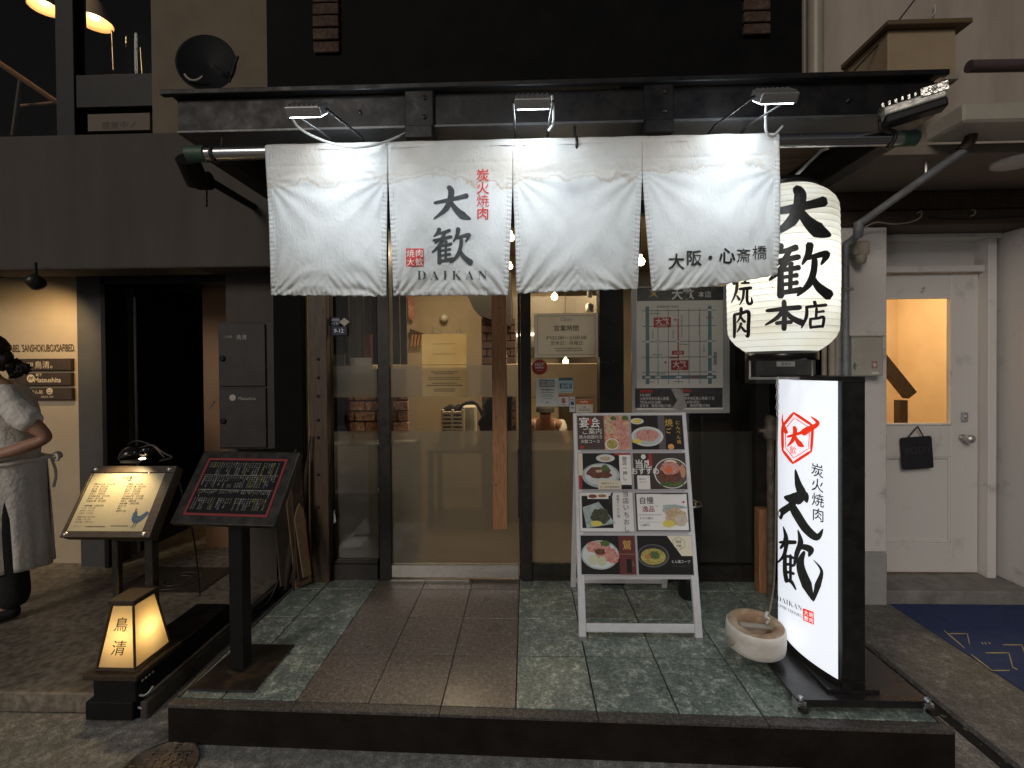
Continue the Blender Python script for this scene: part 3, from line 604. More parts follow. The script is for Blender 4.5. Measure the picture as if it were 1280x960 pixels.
# grey rail pipe: drop, bend, vertical run
gp = empty('grey_pipe', W(1060,480,2.70), 'grey plastic pipe slanting from the slab edge and turning down the white pilaster', 'pipe')
p_top = W(1213,182,2.25)
m = MB(); m.tube(curve_pts([p_top+V3((0,0,.09)), p_top+V3((0,0,.03)), p_top+V3((-.03,0.01,-.02))],4), .024, 12); m.build('upper_elbow', M['darkwood'], gp)
m = MB(); m.tube([p_top+V3((-.02,0,-.015)), W(1075,279,2.62)], .019, 12); m.build('slanted_run', M['pipegrey'], gp)
m = MB(); m.tube(curve_pts([W(1073,278,2.62), W(1073,287,2.62), W(1072,296,2.64)],5), .024, 12); m.build('elbow', M['pipegrey'], gp)
m = MB(); m.tube(curve_pts([W(1072,294,2.64), W(1064,301,2.68), W(1058,306,2.70), W(1057,318,2.70)],5), .02, 12); m.build('offset_bend', M['pipegrey'], gp)
m = MB(); m.tube([W(1057,312,2.70), V3((W(1057,400,2.70).x,2.70,.03))], .018, 12); m.build('vertical_run', M['pipegrey'], gp)
for py in (362, 640):
    m = MB(); c = W(1058,py,2.70); m.box(c.x-.024, c.x+.024, 2.675, 2.80, c.z-.008, c.z+.008); m.build('pipe_clip', M['stainless'], gp)
m = MB(); q = (W(1157,218,2.4)); m.tube([q+V3((0,0,-.02)), q+V3((0,0,.06))], .012, 10); m.build('hanger', M['stainless'], gp)
for i, (px, r) in enumerate([(1040,.02),(1030,.014)]):
    m = MB(); c = W(px, 300, 2.74); m.tube([(c.x,2.74,.03),(c.x,2.74,2.22)], r, 12); one('wall_conduit', m, M['pipebeige'], ['wider beige conduit running down behind the paper lantern', 'thinner beige conduit running down behind the paper lantern'][i], 'conduit')
# small fittings on the pilaster
c = W(1069,315,2.77); sb = empty('sensor_lamp', c, 'small beige sensor lamp box on the pilaster under the pipe elbow', 'sensor')
m = MB(); m.box(c.x-.045, c.x+.045, 2.71, 2.80, c.z-.03, c.z+.05); m.build('housing', M['pipebeige'], sb, bevel=.012, seg=2)
m = MB(); m.lathe((c.x+.01, 2.74, c.z-.05), [(0,-.03),(.022,-.022),(.03,0),(.03,.03)], 16); m.build('sensor_head', M['pipebeige'], sb)
a = W(1062,470,2.74); b = W(1101,421,2.74)
eb = empty('meter_box', ((a.x+b.x)/2, 2.76, a.z), 'beige electric meter box with small stickers on the white pilaster', 'meter box')
m = MB(); m.box(a.x, b.x, 2.72, 2.80, a.z, b.z); m.build('case', pm('meter_beige', (.36,.34,.29), .5, col2=(.41,.39,.335), ns=8), eb, bevel=.006, seg=2)
m = MB(); m.box(a.x-.004, b.x+.006, 2.712, 2.80, b.z, b.z+.008); m.build('lid', MC['meter_beige'], eb, bevel=.002)
m = MB(); c = W(1093,456,2.72); m.box(c.x-.016,c.x+.016,2.7185,2.7195,c.z-.02,c.z+.02, flat((.33,.18,.14))); m.disc(WF, c.x, c.z, .009,.011, -2.7175, flat((.6,.5,.42)))
c = W(1068,458,2.72); m.disc(WF, c.x, c.z, .009,.02, -2.718, flat((.12,.16,.08)), wob=.5, seed=3)
c = W(1094,466,2.72); m.box(c.x-.02,c.x+.02,2.7183,2.7195,c.z-.008,c.z+.006, flat((.6,.6,.58))); m.build('sticker', flat((.5,.5,.5)), eb)
# cables along the wood beam
m = MB(); m.tube(curve_pts([W(1078,286,2.74), W(1095,278,2.72), W(1115,280,2.74), W(1136,278,2.74), W(1150,272,2.72), W(1152,264,2.74), W(1146,267,2.76)],6), .004, 6); one('beam_cable', m, M['pipebeige'], 'thin pale cable looping along the dark wood beam above the pilaster', 'cable')
m = MB(); m.tube(curve_pts([W(1213,270,2.76), W(1218,268,2.74), W(1219,263,2.74), W(1215,262,2.76)],5), .004, 6); one('cable_hook', m, M['pipebeige'], 'pale curved hook alone on the dark wood beam over the door', 'hook')
m = MB(); m.tube(curve_pts([W(1160,271,2.775), W(1200,274,2.775), W(1240,272,2.775), W(1290,270,2.775)],5), .003, 6); one('beam_wire', m, M['cable_black'], 'thin dark wire sagging along the wood beam above the door', 'cable')
# bag on the door
bg_ = empty('hanging_bag', W(1146,600,3.0), 'flat black square bag hanging by cords on the white door', 'bag')
c = W(1146,566,3.0)
F = Fr(c, (math.cos(R(4)),0,math.sin(R(4))), (-math.sin(R(4)),0,math.cos(R(4))))
m = MB(); m.fbox(F, -.092, .092, -.10, .10, -.012, .012); m.build('bag_body', M['darkcloth'], bg_, bevel=.01, seg=2)
m = MB(); m.text(F, 'BODY', .06, 0, .02, .0135, pm('faint_grey', (.035,.035,.035), .6)); m.build('lettering', MC['faint_grey'], bg_)
m = MB(); k = W(1147,533,3.0)
m.tube([F.p(-.045,.10,0), k], .004, 6); m.tube([F.p(.045,.10,0), k], .004, 6); m.build('cord', M['cable_black'], bg_)
# blue mat
z = .034
mt = empty('door_mat', (2.6, 2.35, .028), 'dark blue rubber mat with gold line lettering before the white door', 'mat')
m = MB(); m.box(2.10, 4.2, 1.93, 2.79, .0285, z); m.build('mat_sheet', pm('navy_mat', (.022,.042,.13), .8, col2=(.03,.055,.17), ns=30, bump=(300,.5)), mt, bevel=.002)
m = MB(); gold = pm('gold_print', (.62,.50,.22), .6, col2=(.42,.34,.14), ns=80)
fn = lambda a,b: G(a, b, z+.0008)
for pts in [[(1180,788),(1206,810)], [(1186,792),(1209,792),(1212,805)], [(1214,818),(1240,838),(1262,838)], [(1232,816),(1261,816),(1266,834),(1272,837)], [(1254,806),(1277,806),(1283,820)], [(1227,803),(1229,805)],[(1231,803),(1233,805)],[(1236,803),(1238,805)]]:
    for a_, b_ in zip(pts, pts[1:]): m.stroke(fn, [a_, b_], [1.3,1.3], sub=3)
m.build('lettering', gold, mt)
# =================================================================== THE SHOP
shop = empty('shopfront_building', (0, 2.8, 0), 'black fronted grill restaurant with steel canopy, glass door and wide windows', 'building')
m = MB(); m.box(-1.56, 1.63, 2.84, 3.0, 2.52, 7); m.build('upper_wall', M['blackwall'], shop)
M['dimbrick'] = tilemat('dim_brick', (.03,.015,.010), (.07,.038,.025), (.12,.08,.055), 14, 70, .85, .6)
def brickrow(x0, x1, z0, z1, Y, parent, rows, cols=1, depth=.05, off=True, mat=None):
    h = (z1-z0)/rows; wd = (x1-x0)/cols
    base = None
    for r in range(rows):
        o_ = (wd/2 if (r % 2 and off) else 0)
        for c in range(cols + (1 if o_ else 0)):
            a = x0 + c*wd - o_; b = a + wd; a = max(a, x0); b = min(b, x1)
            if b-a < .02: continue
            mb = MB(); mb.box(a+.004, b-.004, Y-depth-random.uniform(0,.012), Y, z0+r*h+.005, z0+(r+1)*h-.005)
            mb.build('brick', mat or M['brick'], parent, bevel=.004)
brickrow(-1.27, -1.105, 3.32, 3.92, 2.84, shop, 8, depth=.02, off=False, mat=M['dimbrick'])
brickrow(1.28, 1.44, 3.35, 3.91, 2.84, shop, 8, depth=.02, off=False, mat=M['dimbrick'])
# steel posts and frames of the front
def post(name, px0, px1, Y0, Y1, z0=.15, z1=2.5, mat=None, bev=.003, pz=480):
    mb = MB(); mb.box(W(px0,pz,Y0).x, W(px1,pz,Y0).x, Y0, Y1, z0, z1); return mb.build(name, mat or M['frame'], shop, bevel=bev)
lp = post('wooden_post', 386, 409, 2.76, 2.86, mat=pm('post_wood', (.05,.032,.022), .5, col2=(.10,.062,.038), ns=8, stretch=(9,9,1), bump=(30,.2)))
for py in (449, 472, 495, 525, 547, 593, 634, 680):
    c = W(398, py, 2.76); m = MB(); m.lathe((c.x, 2.76, c.z), [(.009,0),(.009,.005),(0,.007)], 10, axis=(0,-1,0)); m.build('bolt', M['frame'], lp)
post('mullion', 472, 487, 2.79, 2.87)
post('mullion', 651, 664, 2.79, 2.87)
post('side_mullion', 945, 962, 2.79, 2.87)
bp_ = post('steel_post', 750, 780, 2.75, 2.87, mat=M['steel'])
for py in (402, 451, 501):
    c = W(765, py, 2.75); m = MB(); m.lathe((c.x, 2.75, c.z), [(.009,0),(.009,.006),(0,.008)], 10, axis=(0,-1,0)); m.build('bolt', M['frame'], bp_)
xa, xb_, xc, xd, xe = -1.206, -.905, -.83, -.05, .02
m = MB()
for (a, b) in ((xa-.004, xb_+.004), (xe-.01, .44), (.575, 1.342)):
    for z0, z1 in ((.15,.245),(2.32,2.40)):
        m = MB(); m.box(a, b, 2.80, 2.865, z0, z1); m.build('window_rail', M['frame'], shop, bevel=.003)
m = MB(); m.box(xb_-.01, .44, 2.79, 2.86, 2.405, 2.5); m.build('door_head', M['frame'], shop, bevel=.003)
m = MB(); m.box(xc, xd, 2.80, 2.86, 2.26, 2.40); m.build('transom_rail', M['frame'], shop, bevel=.003)
# sidelight stop beads
m = MB(); m.box(xa, xa+.03, 2.805, 2.85, .245, 2.32); m.box(xa+.03, xb_, 2.808, 2.85, .245, .265); m.build('stop_bead', M['frame'], shop, bevel=.002)
def pane(x0, x1, z0, z1, Y, parent=None, name='window_pane', frost=True):
    mb = MB(); mb.box(x0, x1, Y, Y+.006, z0, z1); g = mb.build(name, M['glass'], parent or shop)
    if frost:
        h0, h1 = W(560,539,Y).z, W(560,496,Y).z; h2 = W(560,456.5,Y).z
        for a, b in ((z0+.002, h0), (h1, h2)):
            f = MB(); f.quad((x0+.002,Y+.008,a),(x1-.002,Y+.008,a),(x1-.002,Y+.008,b),(x0+.002,Y+.008,b)); f.build('frosted_film', M['frost'], g)
    return g
pane(xa+.03, xb_, .265, 2.32, 2.83)
pane(xe, .433, .245, 2.32, 2.83, frost=False)
h0 = W(560,539,2.83).z
f = MB(); f.quad((xe,2.839,.25),(.433,2.839,.25),(.433,2.839,h0),(xe,2.839,h0)); f.build('frosted_film', M['frost'], shop)
pane(.575, 1.34, .245, 2.32, 2.83, frost=False)
f = MB(); h2 = W(850,540,2.83).z; f.quad((.577,2.839,.25),(1.338,2.839,.25),(1.338,2.839,h2),(.577,2.839,h2)); f.build('frosted_film', M['frost'], shop)
# glass door with steel kick rail and timber pull
door = empty('glass_door', (-.44, 2.8, .165), 'frameless glass door with frosted bands, steel foot rail and long timber pull handle', 'door')
pane(xc+.004, xd-.004, .24, 2.26, 2.81, door, 'door_pane')
m = MB(); m.box(xc+.004, xd-.004, 2.795, 2.83, .168, .243); m.build('foot_rail', M['stainless'], door, bevel=.002)
m = MB(); m.box(xc+.002, xc+.014, 2.80, 2.822, .244, 2.26); m.build('edge_strip', M['stainless'], door)
a = W(617,660,2.72); b = W(635,660,2.72)
m = MB(); m.box(a.x, b.x, 2.69, 2.745, a.z, 2.20); h = m.build('pull_handle', M['wood'], door, bevel=.004, seg=2)
m = MB()
for z in (.62, 1.95): m.tube([((a.x+b.x)/2, 2.745, z), ((a.x+b.x)/2, 2.81, z)], .012, 10)
m.build('handle_fixing', M['stainless'], h)
for py in (385, 410, 522, 606):
    c = W(620+(py%3)*5, py, 2.69); mb = MB(); mb.disc(WF, c.x, c.z, .004, .006, -2.6893, M['darkwood'], 10); mb.build('knot', M['darkwood'], h)
# metal stopper under the door, kick rail bead
m = MB(); m.box(-.05, -.035, 2.80, 2.84, .16, 2.3); m.build('jamb', M['frame'], shop)

# ---- canopy
can = empty('steel_canopy', (.08, 1.73, 2.3), 'black steel beam canopy with bolted brackets over the entrance platform', 'canopy')
X0, X1 = -1.292, 1.454
zt, zb = 2.437, 2.303
m = MB()
m.box(X0, X1, 1.73, 1.745, zb+.010, zt-.01); m.build('front_beam', M['steel'], can, bevel=.0015)
m = MB(); m.box(X0, X1, 1.725, 1.86, zb-.001, zb+.009); m.build('lower_flange', pm('lamplit_flange_paint', (.05,.052,.055), .38, col2=(.085,.086,.088), ns=9, nz=(.3,.5)), can, bevel=.0015)  # beam paint lightened here: lamp light on the flange put into the colour
m = MB(); m.box(X0-.02, X1+.02, 1.722, 2.84, zt, zt+.012); m.build('roof_plate', M['black'], can, bevel=.002)
m = MB(); m.box(X0-.045, X1+.03, 1.700, 1.722, zt-.006, zt+.014); m.build('roof_lip', M['steel'], can, bevel=.003)
for x in (X0, X1-.012):
    m = MB(); m.box(x, x+.012, 1.746, 2.83, zb+.01, zt-.002); m.box(x-(.0 if x<0 else .06), x+(.072 if x<0 else .012), 1.862, 2.83, zb-.03, zb-.02); m.build('side_beam', M['steel'], can, bevel=.0015)
for px in (525, 822):
    c = W(px, 140, 1.73).x
    m = MB(); m.box(c-.052, c+.052, 1.712, 1.73, zb-.002, zt+.004); m.box(c-.045, c+.045, 1.745, 2.83, zb-.05, zb-.002); m.box(c-.05, c+.05, 1.70, 1.80, zb-.05, zb-.004)
    r = m.build('rafter_bracket', M['steel'], can, bevel=.003)
    for dz in (.03, .10):
        mb = MB(); mb.lathe((c+.02, 1.712, zb+dz), [(.008,0),(.008,.005),(0,.007)], 8, axis=(0,-1,0)); mb.build('bolt', M['frame'], r)
for px in (655, 450, 1060):
    c = W(px,140,1.73).x; m = MB(); m.lathe((c, 1.73, zb+.06), [(.008,0),(.008,.006),(0,.008)], 8, axis=(0,-1,0)); m.build('bolt', M['frame'], can)
n = 17
for i in range(n):        # soffit boards under the roof plate
    y0 = 1.87 + i*(.96/n); mb = MB(); mb.box(X0+.08, X1-.08, y0+.002, y0+.96/n-.002, zt-.016, zt-.001); mb.build('soffit_board', M['soffitwood'], can)
for px in (590, 770, 950):
    c = W(px,170,2.0).x; m = MB(); m.box(c-.03, c+.03, 1.87, 2.83, zt-.07, zt-.018); m.build('joist', M['black'], can)
# noren rod with taped ends
YR = 1.70
pole = empty('noren_rod', W(650,180,YR), 'long stainless rod under the canopy with green taped ends', 'rod')
pl0, pl1 = W(262,193,YR), W(1108,173,YR)
zr = (pl0.z+pl1.z)/2
m = MB(); m.tube([(W(255,190,YR).x,YR,zr),(W(1112,175,YR).x,YR,zr)], .0235, 20); m.build('rod', pm('polished_steel', (.66,.66,.68), .18, 1, nz=(.12,.28), col2=(.5,.5,.52), ns=30, stretch=(1,8,8)), pole)
gt = pm('green_tape', (.03,.07,.045), .5, col2=(.05,.10,.07), ns=30)
m = MB(); m.tube([(W(236,190,YR).x,YR,zr),(W(258,190,YR).x,YR,zr)], .029, 18); m.build('taped_end', gt, pole)
m = MB(); m.tube([(W(1126,175,YR).x,YR,zr),(W(1144,175,YR).x,YR,zr)], .027, 18); m.build('taped_end', gt, pole)
m = MB(); m.tube([(W(1112,175,YR).x,YR,zr),(W(1127,175,YR).x,YR,zr)], .0215, 18); m.build('inner_rod', M['stainless'], pole)
for px in (268, 1112, 720):
    x = W(px,180,YR).x; m = MB(); m.tube(curve_pts([(x,YR+.05,zb), (x,YR+.035,zr+.03), (x,YR,zr+.032), (x,YR-.03,zr), (x,YR,zr-.032), (x,YR+.03,zr)],4), .005, 8); m.build('rod_hook', M['cable_black'], pole)

# ---- noren
LFT = [(182,331),(200,332),(270,335),(340,338),(370,338)]
def interp(tab, y):
    if y <= tab[0][0]: return tab[0][1]
    for (a,b),(c,d) in zip(tab, tab[1:]):
        if y <= c: return b+(d-b)*(y-a)/(c-a)
    return tab[-1][1]
PAN = [ # left edge, right edge, top y (left,right), bottom y (left,right), sag
 ([(180,331),(200,332),(270,336),(370,339)], [(180,485.5),(222,484.5),(300,483.5),(370,483)], (182.5,179.5), (369,370.5), 0),
 ([(180,485.5),(222,485.5),(300,489),(370,492)], [(176,640.6),(232,640.5),(300,638),(370,635)], (179.5,176), (370,369), 0),
 ([(176,640.6),(232,641.2),(300,644),(370,646)], [(170,802.5),(222,802.3),(290,799.5),(365,797)], (176,172.5), (367,361), 3),
 ([(170,802.5),(222,803),(290,808),(365,815)], [(166,974),(230,975),(300,975),(352,971)], (172.5,168), (364,343), 9)]
def cloth_disp(px, py, k):
    le, re, tp, bt, sag = PAN[k]; xl, xr = interp(le, py), interp(re, py); u = (px-xl)/(xr-xl); v = (py-tp[0])/(bt[0]-tp[0])
    u = min(max(u,0),1); v = min(max(v,0),1)
    d = -.010*math.sin(PI*u)*v                              # each panel bellies a little towards the street
    A = (1.0, .55, 1.25, .8)[k]; d += .010*noise.noise(V3((px*.016, py*.011, 3.3))) + .0026*noise.noise(V3(((px+py*.7)*.05, (py-px*.5)*.018, 2.7)))
    if k == 3: d += .0055*math.sin(((px-974)*.62+(py-168)*1.15)*.040+.4)*max(0, min(1, (px-815)/90))*min(1, max(0, (py-200)/50))*u*(1-.5*v)
    # long soft diagonal folds falling from the upper corners
    for (cx, cy, s) in ((xl, tp[0]+42, 1), (xr, tp[1]+42, -1)):
        dx, dy = (px-cx)*s, py-cy; r = math.hypot(dx, dy)+1e-3; an = math.atan2(dx, dy)
        d += .0019*A*math.exp(-((r-40)/60)**2)*math.sin(an*15+k)*min(1, r/25)*max(0,min(1,(py-tp[0]-15)/30))
    # gathered pleats fanning up out of the bottom corners and hem
    for (cx, s) in ((xl, 1), (xr, -1)):
        dx, dy = (px-cx)*s+6, bt[0]-py+10; r = math.hypot(dx, dy); an = math.atan2(dy, dx)
        d += .0042*(.6+.5*A)*math.exp(-(r/66)**2)*math.sin(an*19+noise.noise(V3((px*.02,py*.02,k)))*5)
    b = bt[0]-py
    d += .0015*math.exp(-(b/22)**2)*math.sin(px*.42+b*.24*math.copysign(1,u-.5)+k*2)
    # stitched hems pucker
    e = min(px-xl, xr-px)
    if v > .2 or k == 3 and u > .5: d += .0026*math.exp(-(e/6.0)**2)*math.sin(py*1.12+e*.25) + .0012*math.exp(-((e-7.5)/1.3)**2)
    d += .0026*math.exp(-(b/6.5)**2)*math.sin(px*1.02+b*.3) + .0012*math.exp(-((b-8)/1.3)**2) + .0016*math.exp(-((b-14)/13)**2)*math.sin(px*.62+b*.5*math.copysign(1,u-.5))
    # hem seam under the rod sleeve
    s = py-(tp[0]+(tp[1]-tp[0])*u)-26
    d += .0016*math.exp(-(s/1.6)**2)
    d += .0025*max(0,1-abs(s+13)/26)*math.sin(px*.09)*.6
    # the sleeve wraps the rod
    q = py-(tp[0]+(tp[1]-tp[0])*u)
    if q < 16: d -= .020*(1-q/16.0)*0 
    return d
YC = YR-.026
def clothp(px, py, k, lift=0): return W(px, py, YC + cloth_disp(px, py, k) - lift)
nor = empty('noren_curtain', (W(652,180,YC).x, YC, zr), 'white four-panel noren curtain with brown water stains and brushed black characters', 'curtain')
for k, (le, re, tp, bt, sag) in enumerate(PAN):
    m = MB(); NU, NV = 92, 112; vs = []
    for j in range(NV+1):
        for i in range(NU+1):
            u = i/NU; v = j/NV
            yt = tp[0]+(tp[1]-tp[0])*u; yb = bt[0]+(bt[1]-bt[0])*(u if k < 3 else u**1.6)
            py = yt+(yb-yt)*v; xl, xr = interp(le, py), interp(re, py)
            px = xl+(xr-xl)*u + .0
            py += .5*math.sin(px*.5)*v**8
            vs.append(clothp(px, py, k))
    fs = [(j*(NU+1)+i, (j+1)*(NU+1)+i, (j+1)*(NU+1)+i+1, j*(NU+1)+i+1) for j in range(NV) for i in range(NU)]
    m.add(vs, fs, None, True); pn = m.build('curtain_panel', M['cloth'], nor)
    so = pn.modifiers.new('thick', 'SOLIDIFY'); so.thickness = .0012; so.offset = 1
    # stitching of the hem
    m = MB()
    for side, tab in ((1, le), (-1, re)):
        y = (236 if not ((k == 0 and side == 1) or (k == 3 and side == -1)) else 192)
        while y < bt[0]-3:
            x = interp(tab, y)+side*5.2
            m.quad(clothp(x-.35,y,k,.0013), clothp(x+.35,y,k,.0013), clothp(x+.35,y+2.6,k,.0013), clothp(x-.35,y+2.6,k,.0013)); y += 4.6
    m.build('hem_stitch', pm('stitch_grey', (.36,.36,.34), .8), pn)['kind'] = 'stuff'
# sleeve over the rod
m = MB(); xs_ = [331 + i*(974-331)/60 for i in range(61)]; seg = 9; vs = []
for px in xs_:
    ytop = 182.5+(168-182.5)*(px-331)/643
    x = W(px, ytop, YC).x; zt_ = W(px, ytop+3, YC).z
    for q in range(seg):
        an = PI*(-.05+1.12*q/(seg-1)); r = .0275
        vs.append(V3((x, YR - r*math.cos(an), zr-.001 + r*math.sin(an) + (zt_-zr)*.0 + .0008*math.sin(px*.7))))
m.add(vs, [(i*seg+q, (i+1)*seg+q, (i+1)*seg+q+1, i*seg+q+1) for i in range(60) for q in range(seg-1)], None, True); m.build('rod_sleeve', M['cloth'], nor)
fn1 = lambda a, b: clothp(a, b, 1, .0022)
lift1 = lambda a, b, l: clothp(a, b, 1, .0026+l)
m = MB(); brush(m, DAI, None, 540, 278.5, 49, -46, 1.12, lift=lift1); m.build('brushed_character', M['ink'], nor)
m = MB(); brush(m, KAN, None, 539, 331.5, 51, -47, 1.1, lift=lift1); m.build('brushed_character', M['ink'], nor)
def cloth_text(body, size, px, py, mat, k, bold=0, sx=1, up=1, lift=.0036):
    mb = MB(); F0 = Fr((0,0,0),(1,0,0),(0,1,0)); mb.text(F0, body, size, 0, 0, 0, mat, bold=bold, sx=sx)
    mb.v = [clothp(px+q.x, py-q.y, k, lift) for q in mb.v]; return mb.build('character', mat, nor)
for i, ch in enumerate('炭火焼肉'): cloth_text(ch, 16.5, 603.5, 219+i*15.9, M['red'], 1, bold=[.012,.012,0,.012][i])
cloth_text('𝐃 𝐀 𝐈 𝐊 𝐀 𝐍', 16.3, 565, 344, M['ink'], 1, bold=-.012, sx=1.02)
for ch, x, y, s in [('大',845.5,327,21),('阪',868,322.5,20),('・',888,322,20),('心',909,319.5,21),('斎',929.5,319.5,19),('橋',949.5,315.5,19)]:
    cloth_text(ch, s, x, y, M['inkblack'], 3, bold=0 if ch in '斎橋' else .022)
# red seal with cream characters
m = MB()
for i in range(10):
    for j in range(10):
        a, b = 507.5+i*2.2, 310.5+j*2.25; m.quad(*[clothp(p, q, 1, .0026) for p, q in ((a,b+2.25),(a+2.2,b+2.25),(a+2.2,b),(a,b))])
sl_ = m.build('red_seal', M['red'], nor)
m = MB()
for ch, x, y in (('焼',513,316.5),('肉',524,316.5),('大',513,327.5),('歓',524,327.5)):
    q = MB(); q.text(Fr((0,0,0),(1,0,0),(0,1,0)), ch, 10.2, 0, 0, 0, None, bold=0); b0 = len(m.v); m.v += [clothp(x+v.x, y-v.y, 1, .0040) for v in q.v]
    for f in q.f: m.f.append([b0+i for i in f]); m.m.append(None); m.smooth.append(False)
m.build('seal_characters', M['cotton'], sl_)

# ---- floodlights on the beam
def flood(px, py, lab, on=True, rot=0, big=1.0, Y=1.38):
    c = W(px, py, Y); o = empty('floodlight', c, lab, 'floodlight', 'floodlights along the canopy beam')
    F = Fr(c, (math.cos(rot),math.sin(rot),0), (0,-.34,.94)) if on else Fr(c, (math.cos(rot),math.sin(rot),.12), (0,-.2,.9))
    # housing: shallow box opening down and towards the cloth
    D = Fr(c, F.U, V3((0,-.80,-.60)))   # V runs out to the street, N points up and out
    D.N = D.U.cross(D.V)
    w_, h_ = .052*big, .038*big
    mb = MB(); mb.fbox(D, -w_, w_, -h_, h_, -.014, .014); mb.build('housing', M['alu'] , o, bevel=.004, seg=2)
    mb = MB()
    for i in range(7): mb.fbox(D, -w_+.01+i*(2*w_-.02)/6-.002, -w_+.01+i*(2*w_-.02)/6+.002, -h_*.8, h_*.8, -.018, -.0145)
    mb.build('cooling_fins', M['alu'], o)
    mb = MB(); mb.fbox(D, -w_*.86, w_*.86, -h_*.82, h_*.82, .0145, .0165); mb.build('lens', pm('led_lens', (.9,.95,1), .3, emis=((.88,.95,1), 16)) if on else pm('dull_lens', (.25,.26,.27), .2), o)
    mb = MB()
    for s in (-1, 1): mb.tube([D.p(s*(w_+.006), 0, 0), V3((c.x+s*(w_+.006), 1.66, c.z+.06)), V3((c.x+s*(w_+.006), 1.73, c.z+.06))], .004, 6)
    mb.build('yoke', M['black'], o)
    return o, c, D
FL = []
for px, py, lab in [(384,137,'silver floodlight on the left end of the canopy beam, lit'), (666,127,'silver floodlight on the middle of the canopy beam, lit'), (968,120,'small lit floodlight near the right end of the noren')]:
    o, c, D = flood(px, py, lab); FL.append((o, c))
    e = 1.15
    light('flood_light', 'AREA', D.p(0,.03,.022), e, (.84,.93,1), o, size=.10, sy=.06, to=c+V3((0,.24,-.50)))
    light('flood_spill', 'POINT', V3((c.x, 1.60, c.z+.055)), .78, (.84,.93,1), o, size=.02)
c = W(1139,138,1.62)
o = empty('floodlight', c, 'larger unlit floodlight wrapped in silver foil at the right end of the canopy', 'floodlight', 'floodlights along the canopy beam')
F = Fr(c, (.85,-.45,.12), (0.2,-.2,.9)); 
m = MB(); m.fbox(F, -.075, .085, -.028, .0, -.035, .035); m.build('housing', M['black'], o, bevel=.006, seg=2)
m = MB(); m.fbox(F, -.075, .085, .0, .028, -.035, .035); m.build('pale_cover', pm('pale_foil', (.62,.60,.55), .4, .4, bump=(30,.8)), o, bevel=.006, seg=2)
m = MB(); 
for i in range(9): m.fbox(F, -.08+i*.017, -.08+i*.017+.006, .028+.002*(i%2), .042, -.036, .036)
m.fbox(F, .02, .088, .02, .046, .03, .04); m.build('foil_wrap', pm('crumpled_foil', (.7,.68,.64), .22, 1, bump=(45,1.0)), o)
m = MB(); m.tube([F.p(0,.03,0), (c.x,1.73,c.z+.06)], .006, 6); m.build('yoke', M['alu'], o)
# cables of the floods
def cable(ctrl, r, mat, lab, name='lamp_cable', cat='cable', group=None):
    mb = MB(); mb.tube(curve_pts(ctrl, 8), r, 8); return one(name, mb, mat, lab, cat, group)
cable([W(362,140,1.58), W(372,158,1.57), W(395,172,1.57), W(425,182,1.58), W(452,184,1.60), W(480,178,1.66), W(515,163,1.76)], .0042, M['cable_white'], 'white lamp cable drooping in front of the noren below the left floodlight')
cable([W(690,120,1.60), W(692,140,1.59), W(691,155,1.6), W(686,163,1.63)], .0042, M['cable_white'], 'short white cable hanging beside the middle floodlight')
cable([W(849,154,1.95), W(880,166,1.93), W(905,160,1.93), W(922,150,1.95)], .0045, M['cable_white'], 'pale cable sagging behind the beam right of the second bracket')
cable([W(958,122,1.60), W(957,145,1.60), W(958,165,1.62), W(966,170,1.66), W(978,158,1.70)], .0042, M['cable_white'], 'white cable tied at the right end of the noren')
cable([W(1036,150,1.9), W(1060,148,1.88), W(1085,152,1.86), W(1084,158,1.86), W(1060,158,1.88), W(1045,155,1.9)], .005, M['cable_white'], 'coiled pale cable loop tucked above the rod on the right')
cable([W(600,160,1.95), W(590,172,1.95), W(575,168,2.0)], .004, M['cable_black'], 'thin black cable behind the noren top by the joist')
# black spot lamp on the left
bs = empty('black_spot_lamp', W(250,220,2.3), 'black cylinder spot lamp on the grey wall by the left rod end', 'lamp')
m = MB(); m.tube([W(234,198,2.25), W(247,228,2.35)], .052, 20); m.build('lamp_body', M['black'], bs)
m = MB(); m.tube([W(247,226,2.4), W(262,226,2.4)], .045, 20); m.build('joint', M['black'], bs)
m = MB(); m.tube([W(262,226,2.4), (W(262,226,2.4).x, 2.80, W(262,226,2.4).z)], .02, 12); m.build('arm', M['black'], bs)
m = MB(); m.tube([W(258,235,2.8)+V3((0,-.004,0)), W(258,258,2.8)+V3((0,-.004,0))], .006, 6); m.build('wire', M['cable_black'], bs)
# dark round dish above the canopy
ds = empty('round_dish', W(260,115,2.35), 'dark round dish standing on the left end of the canopy roof', 'dish')
c = W(259,80,2.35); ax = V3((.15,-1,.05)).normalized()
m = MB(); m.lathe(c, [(0,-.035),(.06,-.028),(.11,-.012),(.142,.006),(.145,.010),(.138,.008),(.10,-.006),(0,-.024)], 40, axis=ax); m.build('dish', pm('dish_black', (.006,.007,.009), .5, spec=.1), ds)
m = MB(); m.tube([W(260,118,2.42), W(260,85,2.42)], .014, 10); m.build('stand', M['black'], ds)
m = MB(); pts = []
for k in range(14):
    a_ = R(200)+k*R(9.5); pts.append(c + V3((math.cos(a_)*.052-.045, -.03, math.sin(a_)*.05-.05)))
m.tube(pts, .006, 8); m.build('rim_arc', pm('pale_arc', (.30,.26,.22), .5), ds)
m = MB(); m.tube([c+V3((.05,-.02,-.02)), c+V3((.16,-.08,-.10))], .006, 6); m.tube([c+V3((.17,-.02,.02)), c+V3((.15,-.06,-.13))], .006, 6); m.build('feed_arm', M['frame'], ds)
